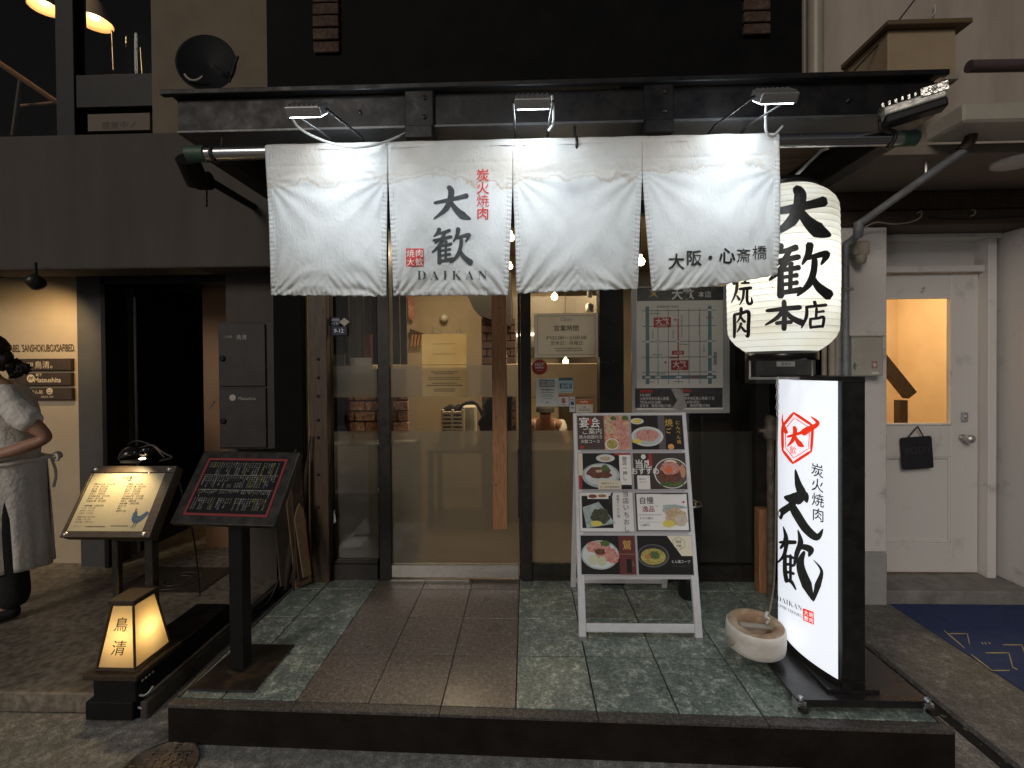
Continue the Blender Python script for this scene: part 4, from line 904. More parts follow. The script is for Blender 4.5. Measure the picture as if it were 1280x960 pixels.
# =================================================================== OBJECTS
# ---- paper lantern
LC = W(976, 332, 1.97); LX, LY = LC.x, LC.y; LZ0 = W(980,441,1.93).z; LZ1 = W(1000,226,1.85).z; LR = .196
ln = empty('paper_lantern', (LX, LY, LZ0), 'big white cylindrical paper lantern with bold black characters hanging behind the noren', 'lantern')
def lprof(z):
    t = (z-LZ0)/(LZ1-LZ0); t = min(max(t,0),1)
    e = min(t, 1-t)
    r = LR*(1 - .40*max(0,1-e/.16)**2.3) + .006*math.sin(PI*t)
    return r
def ribbed(z): return lprof(z) + .0016*abs(math.sin(PI*(z-LZ0)/(LZ1-LZ0)*27))
m = MB(); NZ = 27*6; prof = [(ribbed(LZ0+(LZ1-LZ0)*i/NZ), (LZ1-LZ0)*i/NZ) for i in range(NZ+1)]
m.lathe((LX,LY,LZ0), prof, 72); m.build('paper_shade', M['lanternpaper'], ln)
m = MB()
for i in range(28):
    z = LZ0+(LZ1-LZ0)*i/27; r = ribbed(z)+.0003; pts = [V3((LX+r*math.cos(2*PI*k/60), LY+r*math.sin(2*PI*k/60), z)) for k in range(61)]
    m.tube(pts, .0007, 4, cap=False)
m.build('hoop', pm('bamboo_hoop', (.40,.39,.34), .6), ln)
for z0, z1, r0 in ((LZ1-.008, LZ1+.02, .132), (LZ0-.03, LZ0+.006, .132)):
    m = MB(); m.lathe((LX,LY,z0), [(r0*.6,0),(r0,0),(r0,z1-z0),(r0*.6,z1-z0),(r0*.6,0)], 40); m.build('end_ring', pm('black_lacquer', (.01,.008,.008), .25), ln)
for s in (-1, 1):
    m = MB(); m.tube([(LX+s*.126,LY,LZ0-.02),(LX+s*.126,LY,LZ0-.10)], .004, 6); m.build('wire_stay', M['stainless'], ln)
m = MB(); m.box(LX-.13, LX+.13, LY-.004, LY+.004, LZ0-.108, LZ0-.098); m.build('bottom_bar', M['stainless'], ln)
m = MB(); m.tube([(LX, LY, LZ1+.01), W(1027,188,1.97), (W(1035,175,1.97).x,1.97,zb+.0)], .006, 8); m.build('hanging_cord', M['cable_white'], ln)
def lanp(px, py, lift=.0024):
    r = LR
    for _ in range(14):
        d = ray(px, py); ox, oy = CAM.x-LX, CAM.y-LY; rr = r+lift
        A = d.x*d.x+d.y*d.y; B = 2*(ox*d.x+oy*d.y); Cc = ox*ox+oy*oy-rr*rr; D = max(B*B-4*A*Cc, 0)
        t = (-B-math.sqrt(D))/(2*A); P = CAM+d*t; r = .5*r+.5*(lprof(P.z)+.0010)
    return P
liftl = lambda a, b, l: lanp(a, b, .0024+l)
for st, u0, v0, wd, ht, bw in ((DAI,963,301,76,-67,1.5),(KAN,960,374,79,-70,1.3),(HON,955,413,50,-37,1.15),(TEN,1001,412,34,-35,1.12),(NIKU,914,423,25,-38,1.15)):
    m = MB(); brush(m, st, None, u0, v0, wd, ht, bw, lift=liftl); m.build('brushed_character', M['inkblack'], ln)
# the lower half of the character above on the far left column
m = MB(); YAKI = [([(.10,.80),(.18,.68)], [.08,.10]), ([(.30,.98),(.28,.50),(.04,.10)], [.12,.11,.03]), ([(.30,.34),(.42,.20)], [.06,.12]),
  ([(.44,.86),(.92,.90)], [.09,.11]), ([(.68,1.0),(.68,.74)], [.09,.08]), ([(.50,.72),(.88,.74)], [.06,.08]), ([(.42,.54),(.98,.58)], [.10,.12]),
  ([(.62,.52),(.58,.26),(.42,.04)], [.10,.09,.03]), ([(.78,.54),(.77,.20),(.86,.08),(.99,.12),(.97,.28)], [.10,.10,.11,.10,.03])]
brush(m, YAKI, None, 913, 383, 27, -40, 1.1, lift=liftl); m.build('brushed_character', M['inkblack'], ln)
light('lantern_bulb_light', 'POINT', (LX, LY, (LZ0+LZ1)/2-.02), 6.6, (1,.985,.94), ln, size=.05)
m = MB(); m.lathe((LX,LY,(LZ0+LZ1)/2-.02), [(0,-.05),(.028,-.03),(.03,0),(.015,.04),(.014,.07)], 16); m.build('bulb', pm('white_bulb', (1,1,1), .4, emis=((1,.9,.75), 8)), ln)

# ---- lit standing sign
SX, SY0, SY1 = 1.172, 1.80, 2.235
SZ0, SZ1 = .205, W(1048,471,1.80).z
sg = empty('standing_sign', (1.22, 2.0, .15), 'tall lit white standing sign with black brush characters on a wheeled black base', 'sign')
BUL = .052
def sface(s, z, lift=0):            # s: 0 near edge .. 1 far edge; the acrylic bulges outwards
    return V3((SX - BUL*(1-(2*s-1)**2) - lift, SY0 + (SY1-SY0)*s, z))
fz0, fz1 = SZ0+.03, SZ1-.016
m = MB(); n = 24; vs = [];
for j in (0, 1):
    for i in range(n+1): vs.append(sface(.012+.976*i/n, (fz0, fz1)[j], .003))
m.add(vs, [(i, n+1+i, n+2+i, i+1) for i in range(n)], None, True)
m.build('lit_face', pm('lit_acrylic', (.8,.82,.85), .3, emis=((.87,.92,1), .58)), sg)
m = MB(); vs = []
for j in (0, 1):
    for i in range(n+1): q = sface(.012+.976*i/n, (fz0, fz1)[j], .003); vs.append(V3((2*(SX+.041)-q.x, q.y, q.z)))
m.add(vs, [(i, i+1, n+2+i, n+1+i) for i in range(n)], None, True); m.build('lit_face', MC['lit_acrylic'], sg)
m = MB(); blk = pm('sign_black_aluminium', (.010,.010,.011), .4, nz=(.3,.5), col2=(.018,.017,.017), ns=20)
def cap(z0, z1, ex):
    pts = [(sface(i/n, 0, ex)) for i in range(n+1)]; pts2 = [V3((2*(SX+.041)-q.x, q.y, 0)) for q in pts][::-1]; allp = pts+pts2; k = len(allp)
    m.add([V3((q.x,q.y,z0)) for q in allp]+[V3((q.x,q.y,z1)) for q in allp], [tuple(range(k)), tuple(range(k,2*k))[::-1]]+[(i,(i+1)%k,k+(i+1)%k,k+i) for i in range(k)])
cap(SZ0, fz0, .004); cap(fz1, SZ1, .004)
m.box(SX, SX+.082, SY0-.012, SY0, SZ0, SZ1); m.box(SX, SX+.082, SY1, SY1+.012, SZ0, SZ1); m.box(SX+.037, SX+.045, SY0, SY1, SZ0+.03, SZ1-.01)
m.build('cabinet', blk, sg)
m = MB()
for z0, z1 in ((.235,.243),(SZ1-.02,SZ1-.012)): m.box(SX+.0, SX+.082, SY0-.014, SY0-.012, z0, z1)
m.build('end_cap_seam', M['frame'], sg)
def signp(px, py, lift=.0045):      # point of the bulged face seen at a photo position
    d = ray(px, py); x = SX
    for _ in range(12):
        t = (x-CAM.x)/d.x; P = CAM+d*t; s = (P.y-SY0)/(SY1-SY0); s = min(max(s,-.05),1.05); x = .5*x+.5*(SX-BUL*(1-(2*s-1)**2)-lift)
    return V3((x, P.y, P.z))
# lettering is laid out flat on the face: s across (0 = left as read), height z
def sfn(a, b, l=0): return sface(1-a, b, .0045+l)
sg_l = lambda a, b, l: signp(a, b, .0045+l)
m = MB(); brush(m, DAI2, None, 974, 673, 56, -86, 1.2, lift=sg_l); m.build('brushed_character', M['ink'], sg)
m = MB(); brush(m, KAN2, None, 971, 757, 57, -99, 1.2, lift=sg_l); m.build('brushed_character', M['ink'], sg)
def sign_text(body, size, px, py, mat, bold=0, sx=1, dx=0, dy=0, parent=None, lift=.005, par=None):
    mb = MB(); mb.text(Fr((0,0,0),(1,0,0),(0,1,0)), body, size, 0, 0, 0, mat, bold=bold, sx=sx)
    mb.v = [signp(px+q.x+q.y*dx, py-q.y+q.x*dy, lift) for q in mb.v]; return mb.build('character', mat, par or sg)
for i, ch in enumerate('炭火焼肉'): sign_text(ch, 17.5, 1021.5+i*.4, 588+i*18.5, M['ink'], bold=.006, sx=.92, dy=.25)
sign_text('𝐃𝐀𝐈𝐊𝐀𝐍', 9.5, 987, 754, pm('grey_ink',(.12,.125,.13),.6), bold=-.012, sx=.85, dy=.45)
sign_text('SUMIBI YAKINIKU', 5.2, 987, 763, MC['grey_ink'], sx=.78, dy=.5)
m = MB(); red = pm('sign_red', (.62,.03,.012), .5, emis=((1,.045,.01), .45))
hexa = [(992,516),(1016,532),(1014,564),(991,579),(978.5,563),(978,533)]
for w_, sc_ in ((3.6,1.0),(1.0,.80)):
    cx, cy = 997, 547; hp = [(cx+(x-cx)*sc_, cy+(y-cy)*sc_) for x,y in hexa]
    for a_, b_ in zip(hp, hp[1:]+hp[:1]): m.stroke(lambda p,q: signp(p,q,.0045), [a_, b_], [w_, w_], sub=4)
m.stroke(lambda p,q: signp(p,q,.0052), [(1004,541),(1010,537),(1018,533),(1022,528),(1013,520)], [9,8,6,5,.4])
m.stroke(lambda p,q: signp(p,q,.0052), [(983,541),(981,536),(979,530),(978,524),(979,517)], [5,4.5,3,2,.3])
m.build('horned_hexagon_mark', red, sg)
m = MB(); brush(m, DAI, None, 983, 561, 22, -28, 1.5, lift=sg_l); m.build('character', red, sg)
sign_text('歓', 10.5, 991.5, 562.5, red, sx=.85, dy=.2)
m = MB(); q4 = [(1003.5,760),(1017,765),(1017.5,781),(1004,775.5)]; m.quad(*[signp(x,y,.005) for x,y in q4[::-1]]); sq = m.build('red_seal', red, sg)
m = MB()
for ch, x, y in (('大',1007.5,766),('焼',1013.6,768.5),('歓',1007.8,773),('肉',1013.8,775.5)):
    q = MB(); q.text(Fr((0,0,0),(1,0,0),(0,1,0)), ch, 6.4, 0, 0, 0, None, bold=.01, sx=.85); b0 = len(m.v); m.v += [signp(x+v.x, y-v.y+v.x*.4, .0062) for v in q.v]
    for f in q.f: m.f.append([b0+i for i in f]); m.m.append(None); m.smooth.append(False)
m.build('seal_characters', pm('seal_white', (.8,.8,.82), .5, emis=((.9,.93,1), .6)), sq)
# base plate with skirt and castors
m = MB(); m.box(.985, 1.465, 1.752, 2.30, .186, .192); m.box(.985, 1.465, 1.752, 1.757, .165, .186); m.box(1.12, 1.31, 1.79, 2.25, .192, .206); m.build('base_plate', pm('base_black_steel', (.022,.021,.022), .32, .2, nz=(.22,.42), col2=(.035,.033,.033), ns=16), sg, bevel=.0015)
for i, (x, y) in enumerate([(1.0,1.765),(1.455,1.765),(1.0,2.285),(1.455,2.285)]):
    m = MB(); s = -1 if x < 1.2 else 1
    m.box(x-.016, x+.016, y-.02, y+.02, .170, .186); m.box(x-.018, x-.014, y-.016, y+.014, .15, .172); m.box(x+.014, x+.018, y-.016, y+.014, .15, .172)
    m.lathe((x, y-.008, .194), [(.011,-.004),(.011,.006),(.006,.009),(0,.010)], 8); c_ = m.build('castor', M['alu'], sg, bevel=.001)
    m = MB(); m.lathe((x-.012, y, .1655), [(.004,0),(.0155,.001),(.0155,.023),(.004,.024)], 18, axis=(1,0,0)); m.build('wheel', M['rubber'], c_)
    m = MB(); m.fbox(Fr((x,y-.02,.17),(1,0,0),(0,.4,1)), -.01, .01, -.016, .004, 0, .022); m.build('brake', M['frame'], c_, bevel=.002)
# ---- round weight tied under the lantern
wc = W(944, 792, 2.03); ax = V3((.0,-.06,1)).normalized()
wt = empty('ring_weight', (wc.x, wc.y, .19), 'chunky white ring weight with worn brown top resting at the foot of the lit sign', 'weight')
RW = .117
m = MB(); m.lathe(wc, [(.035,-.052),(RW*.9,-.055),(RW*.985,-.046),(RW,-.025),(RW,.02),(RW*.985,.038),(RW*.93,.047),(.085,.047)], 48, axis=ax)
m.build('ring_body', pm('grubby_white_plastic', (.66,.62,.56), .6, col2=(.78,.75,.69), ns=12, bump=(30,.35)), wt)
m = MB(); m.lathe(wc, [(RW*.93,.0472),(RW*.90,.050),(.080,.050),(.072,.046),(.066,.02),(.066,-.03),(0,-.03)], 48, axis=ax); m.build('worn_top', pm('rusty_stained_top', (.30,.19,.11), .75, col2=(.48,.38,.27), ns=10, contrast=(.4,.6), bump=(30,.3)), wt)
m = MB(); F = Fr(wc+ax*.032, (1,.15,-.16), (0,1,.1)); m.fbox(F, -.07, .07, -.013, .013, -.008, .008); m.build('cross_bar', pm('dull_bar', (.35,.32,.27), .5), wt, bevel=.004)
m = MB(); c = W(912,790,2.0); m.lathe(wc+V3((-.12,-.045,-.005)), [(.018,0),(.02,.004),(.012,.006),(0,.005)], 16, axis=(-.9,-.4,0)); m.build('side_plug', pm('dull_bar',()), wt)
m = MB(); kp = W(969,600,2.1); m.tube(curve_pts([wc+ax*.04+V3((.045,0,0)), W(966,740,2.05), W(969,690,2.0), (W(970,600,1.97).x,1.97,W(970,600,1.97).z), (LX-.02,LY-.01,LZ0-.26)],6), .0035, 6)
m.build('rope', pm('dirty_rope', (.22,.18,.13), .9), wt)
m = MB(); base = V3((LX-.02,LY-.01,LZ0-.10))
for i in range(7):
    c0 = base+V3((0,0,-.012-.022*i)); pts = [c0+V3((math.cos(t)*.006*(1 if i%2 else 0), math.cos(t)*.006*(0 if i%2 else 1), math.sin(t)*.014)) for t in [2*PI*k/12 for k in range(13)]]; m.tube(pts, .0016, 6, cap=False)
m.build('chain', M['stainless'], wt)
m = MB(); q = wc+ax*.045+V3((.045,0,0)); m.tube(curve_pts([q, q+V3((.01,.0,.02)), q+V3((-.008,-.01,.035)), q+V3((.004,0,.05))],5), .006, 8); m.build('knot', M['cable_white'], wt)

# ---- A-frame menu board
af = empty('menu_board', (.52, 2.45, .15), 'silver A-frame board showing eight meat dish pictures in two columns', 'menu board')
TLp, TRp = W(714,518,2.43), W(853,518,2.43); BLp, BRp = G(725,800,.15), G(878,800,.15)
xl, xr = .237, .810; yb_, yt_ = 2.198, 2.425; zt_a = 1.186
AF = Fr((xl, yb_, .15), (1,0,0), (0, yt_-yb_, zt_a-.15)); AW = xr-xl; AL = math.hypot(yt_-yb_, zt_a-.15)
m = MB()
m.fbox(AF, 0, .034, 0, AL, -.022, 0); m.fbox(AF, AW-.034, AW, 0, AL, -.022, 0); m.build('front_leg_pair', M['silverpaint'], af, bevel=.003)
m = MB(); m.fbox(AF, .034, AW-.034, .03, .068, -.018, -.003); m.build('bottom_rail', M['silverpaint'], af, bevel=.003)
m = MB(); m.fbox(AF, .034, AW-.034, AL-.03, AL, -.022, -.002); m.build('top_rail', M['silverpaint'], af, bevel=.003)
m = MB(); m.fbox(AF, .034, AW-.034, .25*AL, AL-.03, -.014, -.004); m.build('back_sheet', pm('pale_board', (.5,.5,.52), .5), af)
RB_ = Fr((xl+.01, 2.745, .15), (1,0,0), (0, yt_+.02-2.745, zt_a-.17)); RL = math.hypot(yt_+.02-2.745, zt_a-.17)
m = MB(); m.fbox(RB_, 0, .03, 0, RL, 0, .02); m.fbox(RB_, AW-.05, AW-.02, 0, RL, 0, .02); m.fbox(RB_, .03, AW-.05, .03, .06, .002, .018); m.build('rear_frame', M['silverpaint'], af, bevel=.003)
for u in (0, AW-.034):
    m = MB(); m.fbox(AF, u-.002, u+.036, -.012, .012, -.025, .003); m.build('foot', pm('grey_plastic_foot', (.22,.22,.23), .6), af, bevel=.003)
def tfun(py): # height along the slope where a photo row falls
    lo, hi = 0, AL
    for _ in range(30):
        mid = (lo+hi)/2; P = AF.p(AW/2, mid, 0); q = CR3.transposed() @ (P-CAM); yy = 480 - FPX*q.y/-q.z + SHY
        if yy > py: lo = mid
        else: hi = mid
    return lo
rows = [(519.5,562),(566.5,611.5),(616,664),(669.5,718)]
blackp = flat((.018,.016,.016), .35)
pink = pm('raw_meat', (.50,.16,.14), .35, col2=(.70,.42,.36), ns=90); meat = pm('dark_meat', (.10,.03,.02), .4, col2=(.22,.09,.06), ns=90)
veg = pm('green_leaf', (.04,.09,.02), .5, col2=(.12,.20,.06), ns=120); lemon = flat((.75,.62,.12)); plate_ = pm('plate_white', (.62,.66,.66), .35, col2=(.72,.75,.74), ns=20)
platb = pm('plate_blue', (.30,.40,.42), .35, col2=(.52,.60,.60), ns=40); broth = pm('broth', (.30,.22,.05), .4, col2=(.52,.48,.16), ns=70)
mix_ = pm('mixed_platter', (.60,.10,.06), .4, col2=(.75,.60,.42), ns=60); gold_ = flat((.72,.45,.10)); wht = flat((.86,.86,.84)); crm = flat((.76,.70,.54)); redp = flat((.42,.03,.03)); maroon = flat((.13,.03,.03)); brn = flat((.07,.045,.04)); dgr = flat((.04,.04,.04))
fried = pm('fried_pieces', (.42,.28,.14), .5, col2=(.70,.58,.40), ns=90); shad = flat((.10,.09,.10))
CARDS = {
(0,0): [('r',0,0,1,1,brn),('r',.52,0,1,1,mix_),('b',.62,.15,.09,.12,fried),('b',.78,.2,.1,.15,pink),('b',.62,.42,.08,.14,fried),('b',.85,.45,.12,.2,pink),('e',.66,.84,.13,.17,wht),('e',.66,.84,.11,.14,broth),('b',.88,.78,.1,.16,pink),('b',.7,.08,.06,.06,veg),('b',.93,.08,.07,.07,veg),
   ('t','宴会',.24,.20,.32,wht,.012),('b',.26,.18,.035,.10,redp),('t','ご案内',.28,.46,.20,wht,.0),('t','飲み放題付き',.25,.63,.115,wht,.0),('t','大歓コース',.24,.76,.115,wht,.0),('r',.04,.90,.12,.97,redp)],
(0,1): [('r',0,0,1,1,blackp),('e',.12,.17,.13,.09,plate_),('e',.12,.17,.09,.06,lemon),('r',.52,0,.65,1,shad),('e',.30,.62,.31,.29,plate_),('e',.30,.62,.26,.24,pm('plate_rim',(.5,.55,.56),.4)),('b',.30,.58,.22,.17,pink),('b',.18,.58,.10,.12,pink),('e',.10,.76,.10,.06,lemon),
   ('t','焼',.73,.22,.24,gold_,0),('t','ご',.72,.45,.17,gold_,.02),('v','にんべん焼',.90,.5,.13,gold_,0),('b',.74,.92,.06,.08,flat((.7,.35,.1)))],
(1,0): [('r',0,0,1,1,blackp),('r',0,0,.08,.62,crm),('r',0,.62,.06,1,redp),('e',.52,.14,.18,.11,plate_),('e',.52,.15,.10,.06,fried),('e',.42,.62,.36,.34,platb),('e',.42,.6,.31,.29,plate_),('b',.38,.55,.24,.17,meat),('b',.50,.42,.08,.09,veg),('b',.38,.50,.06,.04,fried),
   ('r',.70,0,.98,.06,redp),('r',.78,.05,1,.88,wht),('v','御店一押し',.88,.42,.13,dgr,.01),('r',.36,.76,.80,1,crm),('t','国産和牛ステーキ',.58,.84,.06,dgr,0),('t','ヒレ肉の香草焼き',.58,.94,.07,dgr,0),('r',.80,.90,.98,.99,blackp)],
(1,1): [('r',0,0,1,1,flat((.05,.04,.035))),('e',.72,.56,.33,.42,wht),('e',.72,.56,.31,.40,flat((.12,.09,.08))),('b',.70,.84,.22,.10,veg),('b',.70,.62,.21,.2,meat),('e',.71,.28,.12,.10,crm),('b',.69,.42,.18,.17,pink),('b',.66,.46,.08,.08,flat((.75,.18,.06))),('b',.93,.5,.05,.18,flat((.55,.30,.18))),
   ('e',.20,.10,.045,.07,wht),('t','当店',.20,.30,.25,wht,.02),('t','おすすめ',.22,.50,.20,wht,.02),('r',.30,.02,.36,.36,redp),('r',.06,.62,.30,1,wht),('t','国産和牛',.16,.72,.05,dgr,0),('t','ユッケ',.16,.80,.06,dgr,0)],
(2,0): [('r',0,0,1,1,flat((.80,.79,.78))),('r',.04,.08,.62,.92,blackp),('r',.15,.0,.55,.16,wht),('e',.25,.09,.08,.05,flat((.25,.06,.03))),('e',.43,.08,.08,.04,flat((.35,.18,.04))),('q',[(.05,.38),(.36,.24),(.66,.80),(.12,.92)],platb),('b',.38,.62,.17,.22,pm('dark_salad',(.03,.035,.03),.5,col2=(.10,.11,.06),ns=90)),('e',.30,.80,.11,.07,lemon),
   ('q',[(.60,0),(.64,0),(.57,.30),(.54,.30)],dgr),('v','当店いちおし',.87,.48,.17,dgr,.0),('v','名物てっちり焼',.72,.35,.08,dgr,0)],
(2,1): [('r',0,0,1,1,flat((.045,.045,.045))),('r',.03,.03,.97,.97,wht),('t','自慢',.22,.20,.20,dgr,.01),('t','の',.40,.35,.08,flat((.4,.3,.28)),0),('t','逸品',.24,.42,.17,flat((.25,.04,.04)),.01),('r',.05,.57,.48,.58,dgr),('t','とろろ揚げ',.20,.66,.075,dgr,0),('t','1,280円',.16,.84,.08,dgr,0),('r',.06,.76,.46,.765,shad),
   ('q',[(.50,.5),(.52,.32),(.74,.30),(.99,.38),(.97,.9),(.6,.94)],platb),('b',.74,.62,.21,.24,fried),('b',.84,.70,.12,.14,pm('mushroom',(.50,.42,.33),.5,col2=(.66,.60,.50),ns=60)),('e',.60,.80,.11,.09,lemon),('e',.90,.24,.02,.03,redp),('r',.5,.02,.9,.035,dgr)],
(3,0): [('r',0,0,1,1,blackp),('e',.35,.50,.35,.38,platb),('e',.35,.50,.32,.34,plate_),('b',.32,.30,.22,.15,pink),('b',.46,.48,.20,.18,pink),('b',.60,.58,.10,.16,pink),('b',.35,.42,.10,.09,meat),('b',.45,.20,.09,.08,veg),('e',.22,.62,.10,.13,flat((.60,.62,.45))),('e',.38,.66,.08,.12,flat((.56,.60,.40))),
   ('r',.70,0,1,1,maroon),('r',.70,.47,1,.485,flat((.35,.2,.1))),('t','鷲',.85,.24,.26,gold_,0),('r',.83,.60,.92,.95,blackp),('v','八種類',.95,.72,.05,flat((.4,.25,.15)),0)],
(3,1): [('r',0,0,1,1,blackp),('e',.28,.52,.29,.30,flat((.13,.13,.13))),('e',.28,.51,.265,.27,flat((.03,.03,.03))),('e',.28,.54,.23,.21,broth),('b',.30,.50,.10,.10,veg),('b',.18,.54,.06,.06,flat((.5,.2,.08))),
   ('q',[(.55,0),(1,0),(1,.52),(.80,.52),(.56,.48)],crm),('h',.76,.20,.12,.17,dgr),('t','国産',.76,.15,.08,dgr,0),('t','大歓',.76,.26,.08,dgr,0),('t','とん塩スープ',.78,.66,.085,wht,.0),('t','やみつき玉子入り',.78,.78,.06,shad,0)]}
ci = 0
for (r, c), ops in CARDS.items():
    v1, v0 = tfun(rows[r][0]), tfun(rows[r][1])
    cw = (AW-.034*2+.034)/2
    u0 = .020 + c*(AW-.03)/2; u1 = u0 + (AW-.03)/2 - .012
    m = MB(); m.fbox(AF, u0-.004, u1+.004, v0-.005, v1+.005, -.004, .002); card = m.build('menu_card', pm('card_edge_grey', (.5,.5,.53), .4), af, bevel=.0015)
    m = MB(); wu, hv = u1-u0, v1-v0
    for k, op in enumerate(ops):
        n_ = .0028+k*.00035; X_ = lambda a: u0+a*wu; Y_ = lambda b: v1-b*hv; ci += 1
        if op[0] == 'r': m.add([AF.p(X_(op[1]),Y_(op[4]),n_),AF.p(X_(op[3]),Y_(op[4]),n_),AF.p(X_(op[3]),Y_(op[2]),n_),AF.p(X_(op[1]),Y_(op[2]),n_)], [(0,1,2,3)], op[5])
        elif op[0] in 'eb':
            cx, cy, rx, ry = op[1:5]; P = []
            for q in range(30):
                an = 2*PI*q/30; k_ = 1 + (.35*noise.noise(V3((math.cos(an)*2.2, math.sin(an)*2.2, ci*1.7))) if op[0]=='b' else 0)
                P.append(AF.p(X_(min(max(cx+rx*k_*math.cos(an),0),1)), Y_(min(max(cy-ry*k_*math.sin(an),0),1)), n_))
            m.add(P, [tuple(range(30))], op[5])
        elif op[0] == 'q': m.add([AF.p(X_(a),Y_(b),n_) for a,b in op[1]], [(3,2,1,0)], op[2])
        elif op[0] == 'h':
            cx, cy, rx, ry, mt_ = op[1:]; hx = [(cx+rx*math.sin(PI/3*q), cy-ry*math.cos(PI/3*q)) for q in range(6)]
            for (a,b),(c2,d2) in zip(hx, hx[1:]+hx[:1]): m.stroke(lambda p,q: AF.p(p,q,n_), [(X_(a),Y_(b)),(X_(c2),Y_(d2))], [.0018,.0018], mt_, sub=2)
        elif op[0] == 't': m.text(AF, op[1], op[4]*hv, X_(op[2]), Y_(op[3]), n_, op[5], bold=op[6])
        elif op[0] == 'v':
            nn = len(op[1])
            for q, ch in enumerate(op[1]): m.text(AF, ch, op[4]*hv, X_(op[2]), Y_(op[3]+(q-(nn-1)/2)*op[4]*1.08), n_, op[5], bold=op[6])
    m.build('printed_picture', blackp, card)

# ---- black bin behind the board
bc = W(905,700,2.55); bx_ = W(888,600,2.5)
cyl = empty('umbrella_bin', (W(868,640,2.6).x, 2.62, .15), 'black cylindrical bin with a bright rim behind the menu board', 'bin')
m = MB(); cx_ = W(862,640,2.6).x; zt2 = W(870,634,2.55).z
m.lathe((cx_, 2.62, .15), [(0,0),(.05,0),(.056,.01),(.068,zt2-.15),(.064,zt2-.15),(.054,.02),(0,.02)], 28); m.build('bin_body', pm('gloss_black', (.010,.010,.011), .18), cyl)
m = MB(); m.lathe((cx_, 2.62, zt2), [(.064,-.006),(.070,-.006),(.071,.004),(.064,.004),(.064,-.006)], 28); m.build('bin_rim', M['stainless'], cyl)

# ---- notices on the glass
def sheet(name, label, x0, y0, x1, y1, col, Y=2.805, cat='notice', par=None, extra=None, group=None, th=.0012):
    a = W(x0, y1, Y); b = W(x1, y0, Y)
    F = Fr((a.x, Y, a.z), (1,0,0), (0,0,1)); wd, ht = b.x-a.x, b.z-a.z
    mb = MB(); mb.fbox(F, 0, wd, 0, ht, -th, 0)
    o = empty(name, ((a.x+b.x)/2, Y, a.z), label, cat, group); mb.build('sheet', col, o)
    if extra:
        m2 = MB(); extra(m2, F, wd, ht); m2.build('print', dgr, o)
    return o
def dashes(mb, F, x0, x1, y, h, mat, n=None, nn=.0006, seed=0):
    rnd = random.Random(seed); x = x0
    while x < x1:
        l = h*rnd.uniform(.5,1.0); mb.fbox(F, x, min(x+l*.78, x1), y-h/2, y+h/2, nn, nn+.0002, mat); x += l*1.0+h*.22
gy = papermat('notice_paper', (.74,.64,.44), (.95,.85,.60), .6); tx = flat((.05,.045,.04))
def ex1(m2, F, wd, ht):
    m2.fbox(F, 0, wd, ht*.503, ht*.511, .0004, .0006, flat((.1,.08,.05)))
    for i, (y, s) in enumerate([(.395,.016),(.365,.015),(.305,.013),(.275,.013),(.215,.014),(.18,.018),(.12,.014),(.09,.014)]):
        wq = [.30,.22,.36,.36,.28,.40,.24,.24][i]; dashes(m2, F, wd*(.5-wq), wd*(.5+wq), ht*y, ht*s, tx, seed=i)
    for y in (.84,.68): dashes(m2, F, wd*.25, wd*.75, ht*y, ht*.014, flat((.42,.33,.20)), seed=9)
sheet('door_notice', 'two sheets of cream paper notice taped one above the other on the glass door', 528, 417, 583, 496, gy, 2.80, extra=ex1)
def ex2(m2, F, wd, ht):
    q = flat((.22,.24,.25))
    for a in ((.05,.95,.055,.065),(.05,.95,.935,.945)): m2.fbox(F, wd*a[0], wd*a[1], ht*a[2], ht*a[3], .0004, .0006, q)
    for a in ((.05,.056),(.944,.95)): m2.fbox(F, wd*a[0], wd*a[1], ht*.065, ht*.935, .0004, .0006, q)
    m2.text(F, 'Open', ht*.12, wd*.5, ht*.85, .0008, flat((.35,.35,.34)), shear=.3)
    m2.text(F, '営業時間', ht*.145, wd*.5, ht*.66, .0008, tx, bold=.006)
    m2.text(F, '𝐏𝐌𝟓:𝟎𝟎～𝐀𝐌𝟎:𝟎𝟎', ht*.115, wd*.5, ht*.445, .0008, tx, bold=-.012)
    m2.text(F, '定休日：月曜日', ht*.105, wd*.5, ht*.325, .0008, tx)
    dashes(m2, F, wd*.32, wd*.74, ht*.2, ht*.022, tx, seed=4); dashes(m2, F, wd*.34, wd*.75, ht*.15, ht*.022, tx, seed=5)
sheet('opening_hours_sign', 'white opening hours card with thin frame behind the glass left of the steel post', 668, 391, 748, 447, papermat('hours_card', (.86,.86,.83), (.8,.78,.72), .35), 2.812, 'sign', extra=ex2)
def ex3(m2, F, wd, ht):
    m2.fbox(F, wd*.17, wd*.82, ht*.70, ht*.95, .0004, .0006, tx); m2.fbox(F, wd*.20, wd*.485, ht*.73, ht*.92, .0006, .0008, flat((.6,.62,.62))); m2.fbox(F, wd*.51, wd*.79, ht*.73, ht*.92, .0006, .0008, flat((.6,.62,.62)))
    m2.text(F, '喫煙', ht*.12, wd*.34, ht*.825, .001, tx); m2.text(F, '20', ht*.14, wd*.65, ht*.825, .001, tx); m2.text(F, '喫煙可能店あり', ht*.07, wd*.5, ht*.60, .001, tx, bold=.02)
    for i, y in enumerate((.5,.42,.36,.28)): dashes(m2, F, wd*(.2+.1*(i%2)), wd*(.8-.1*(i%2)), ht*y, ht*.022, tx, seed=i)
    m2.disc(F, wd*.5, ht*.14, ht*.022, ht*.03, .0008, tx)
GS = 'stickers on the side window'
sheet('smoking_sticker', 'pale grey rounded smoking notice sticker, largest of the window stickers', 670, 473, 698, 508, flat((.74,.77,.76)), 2.813, 'sticker', extra=ex3)
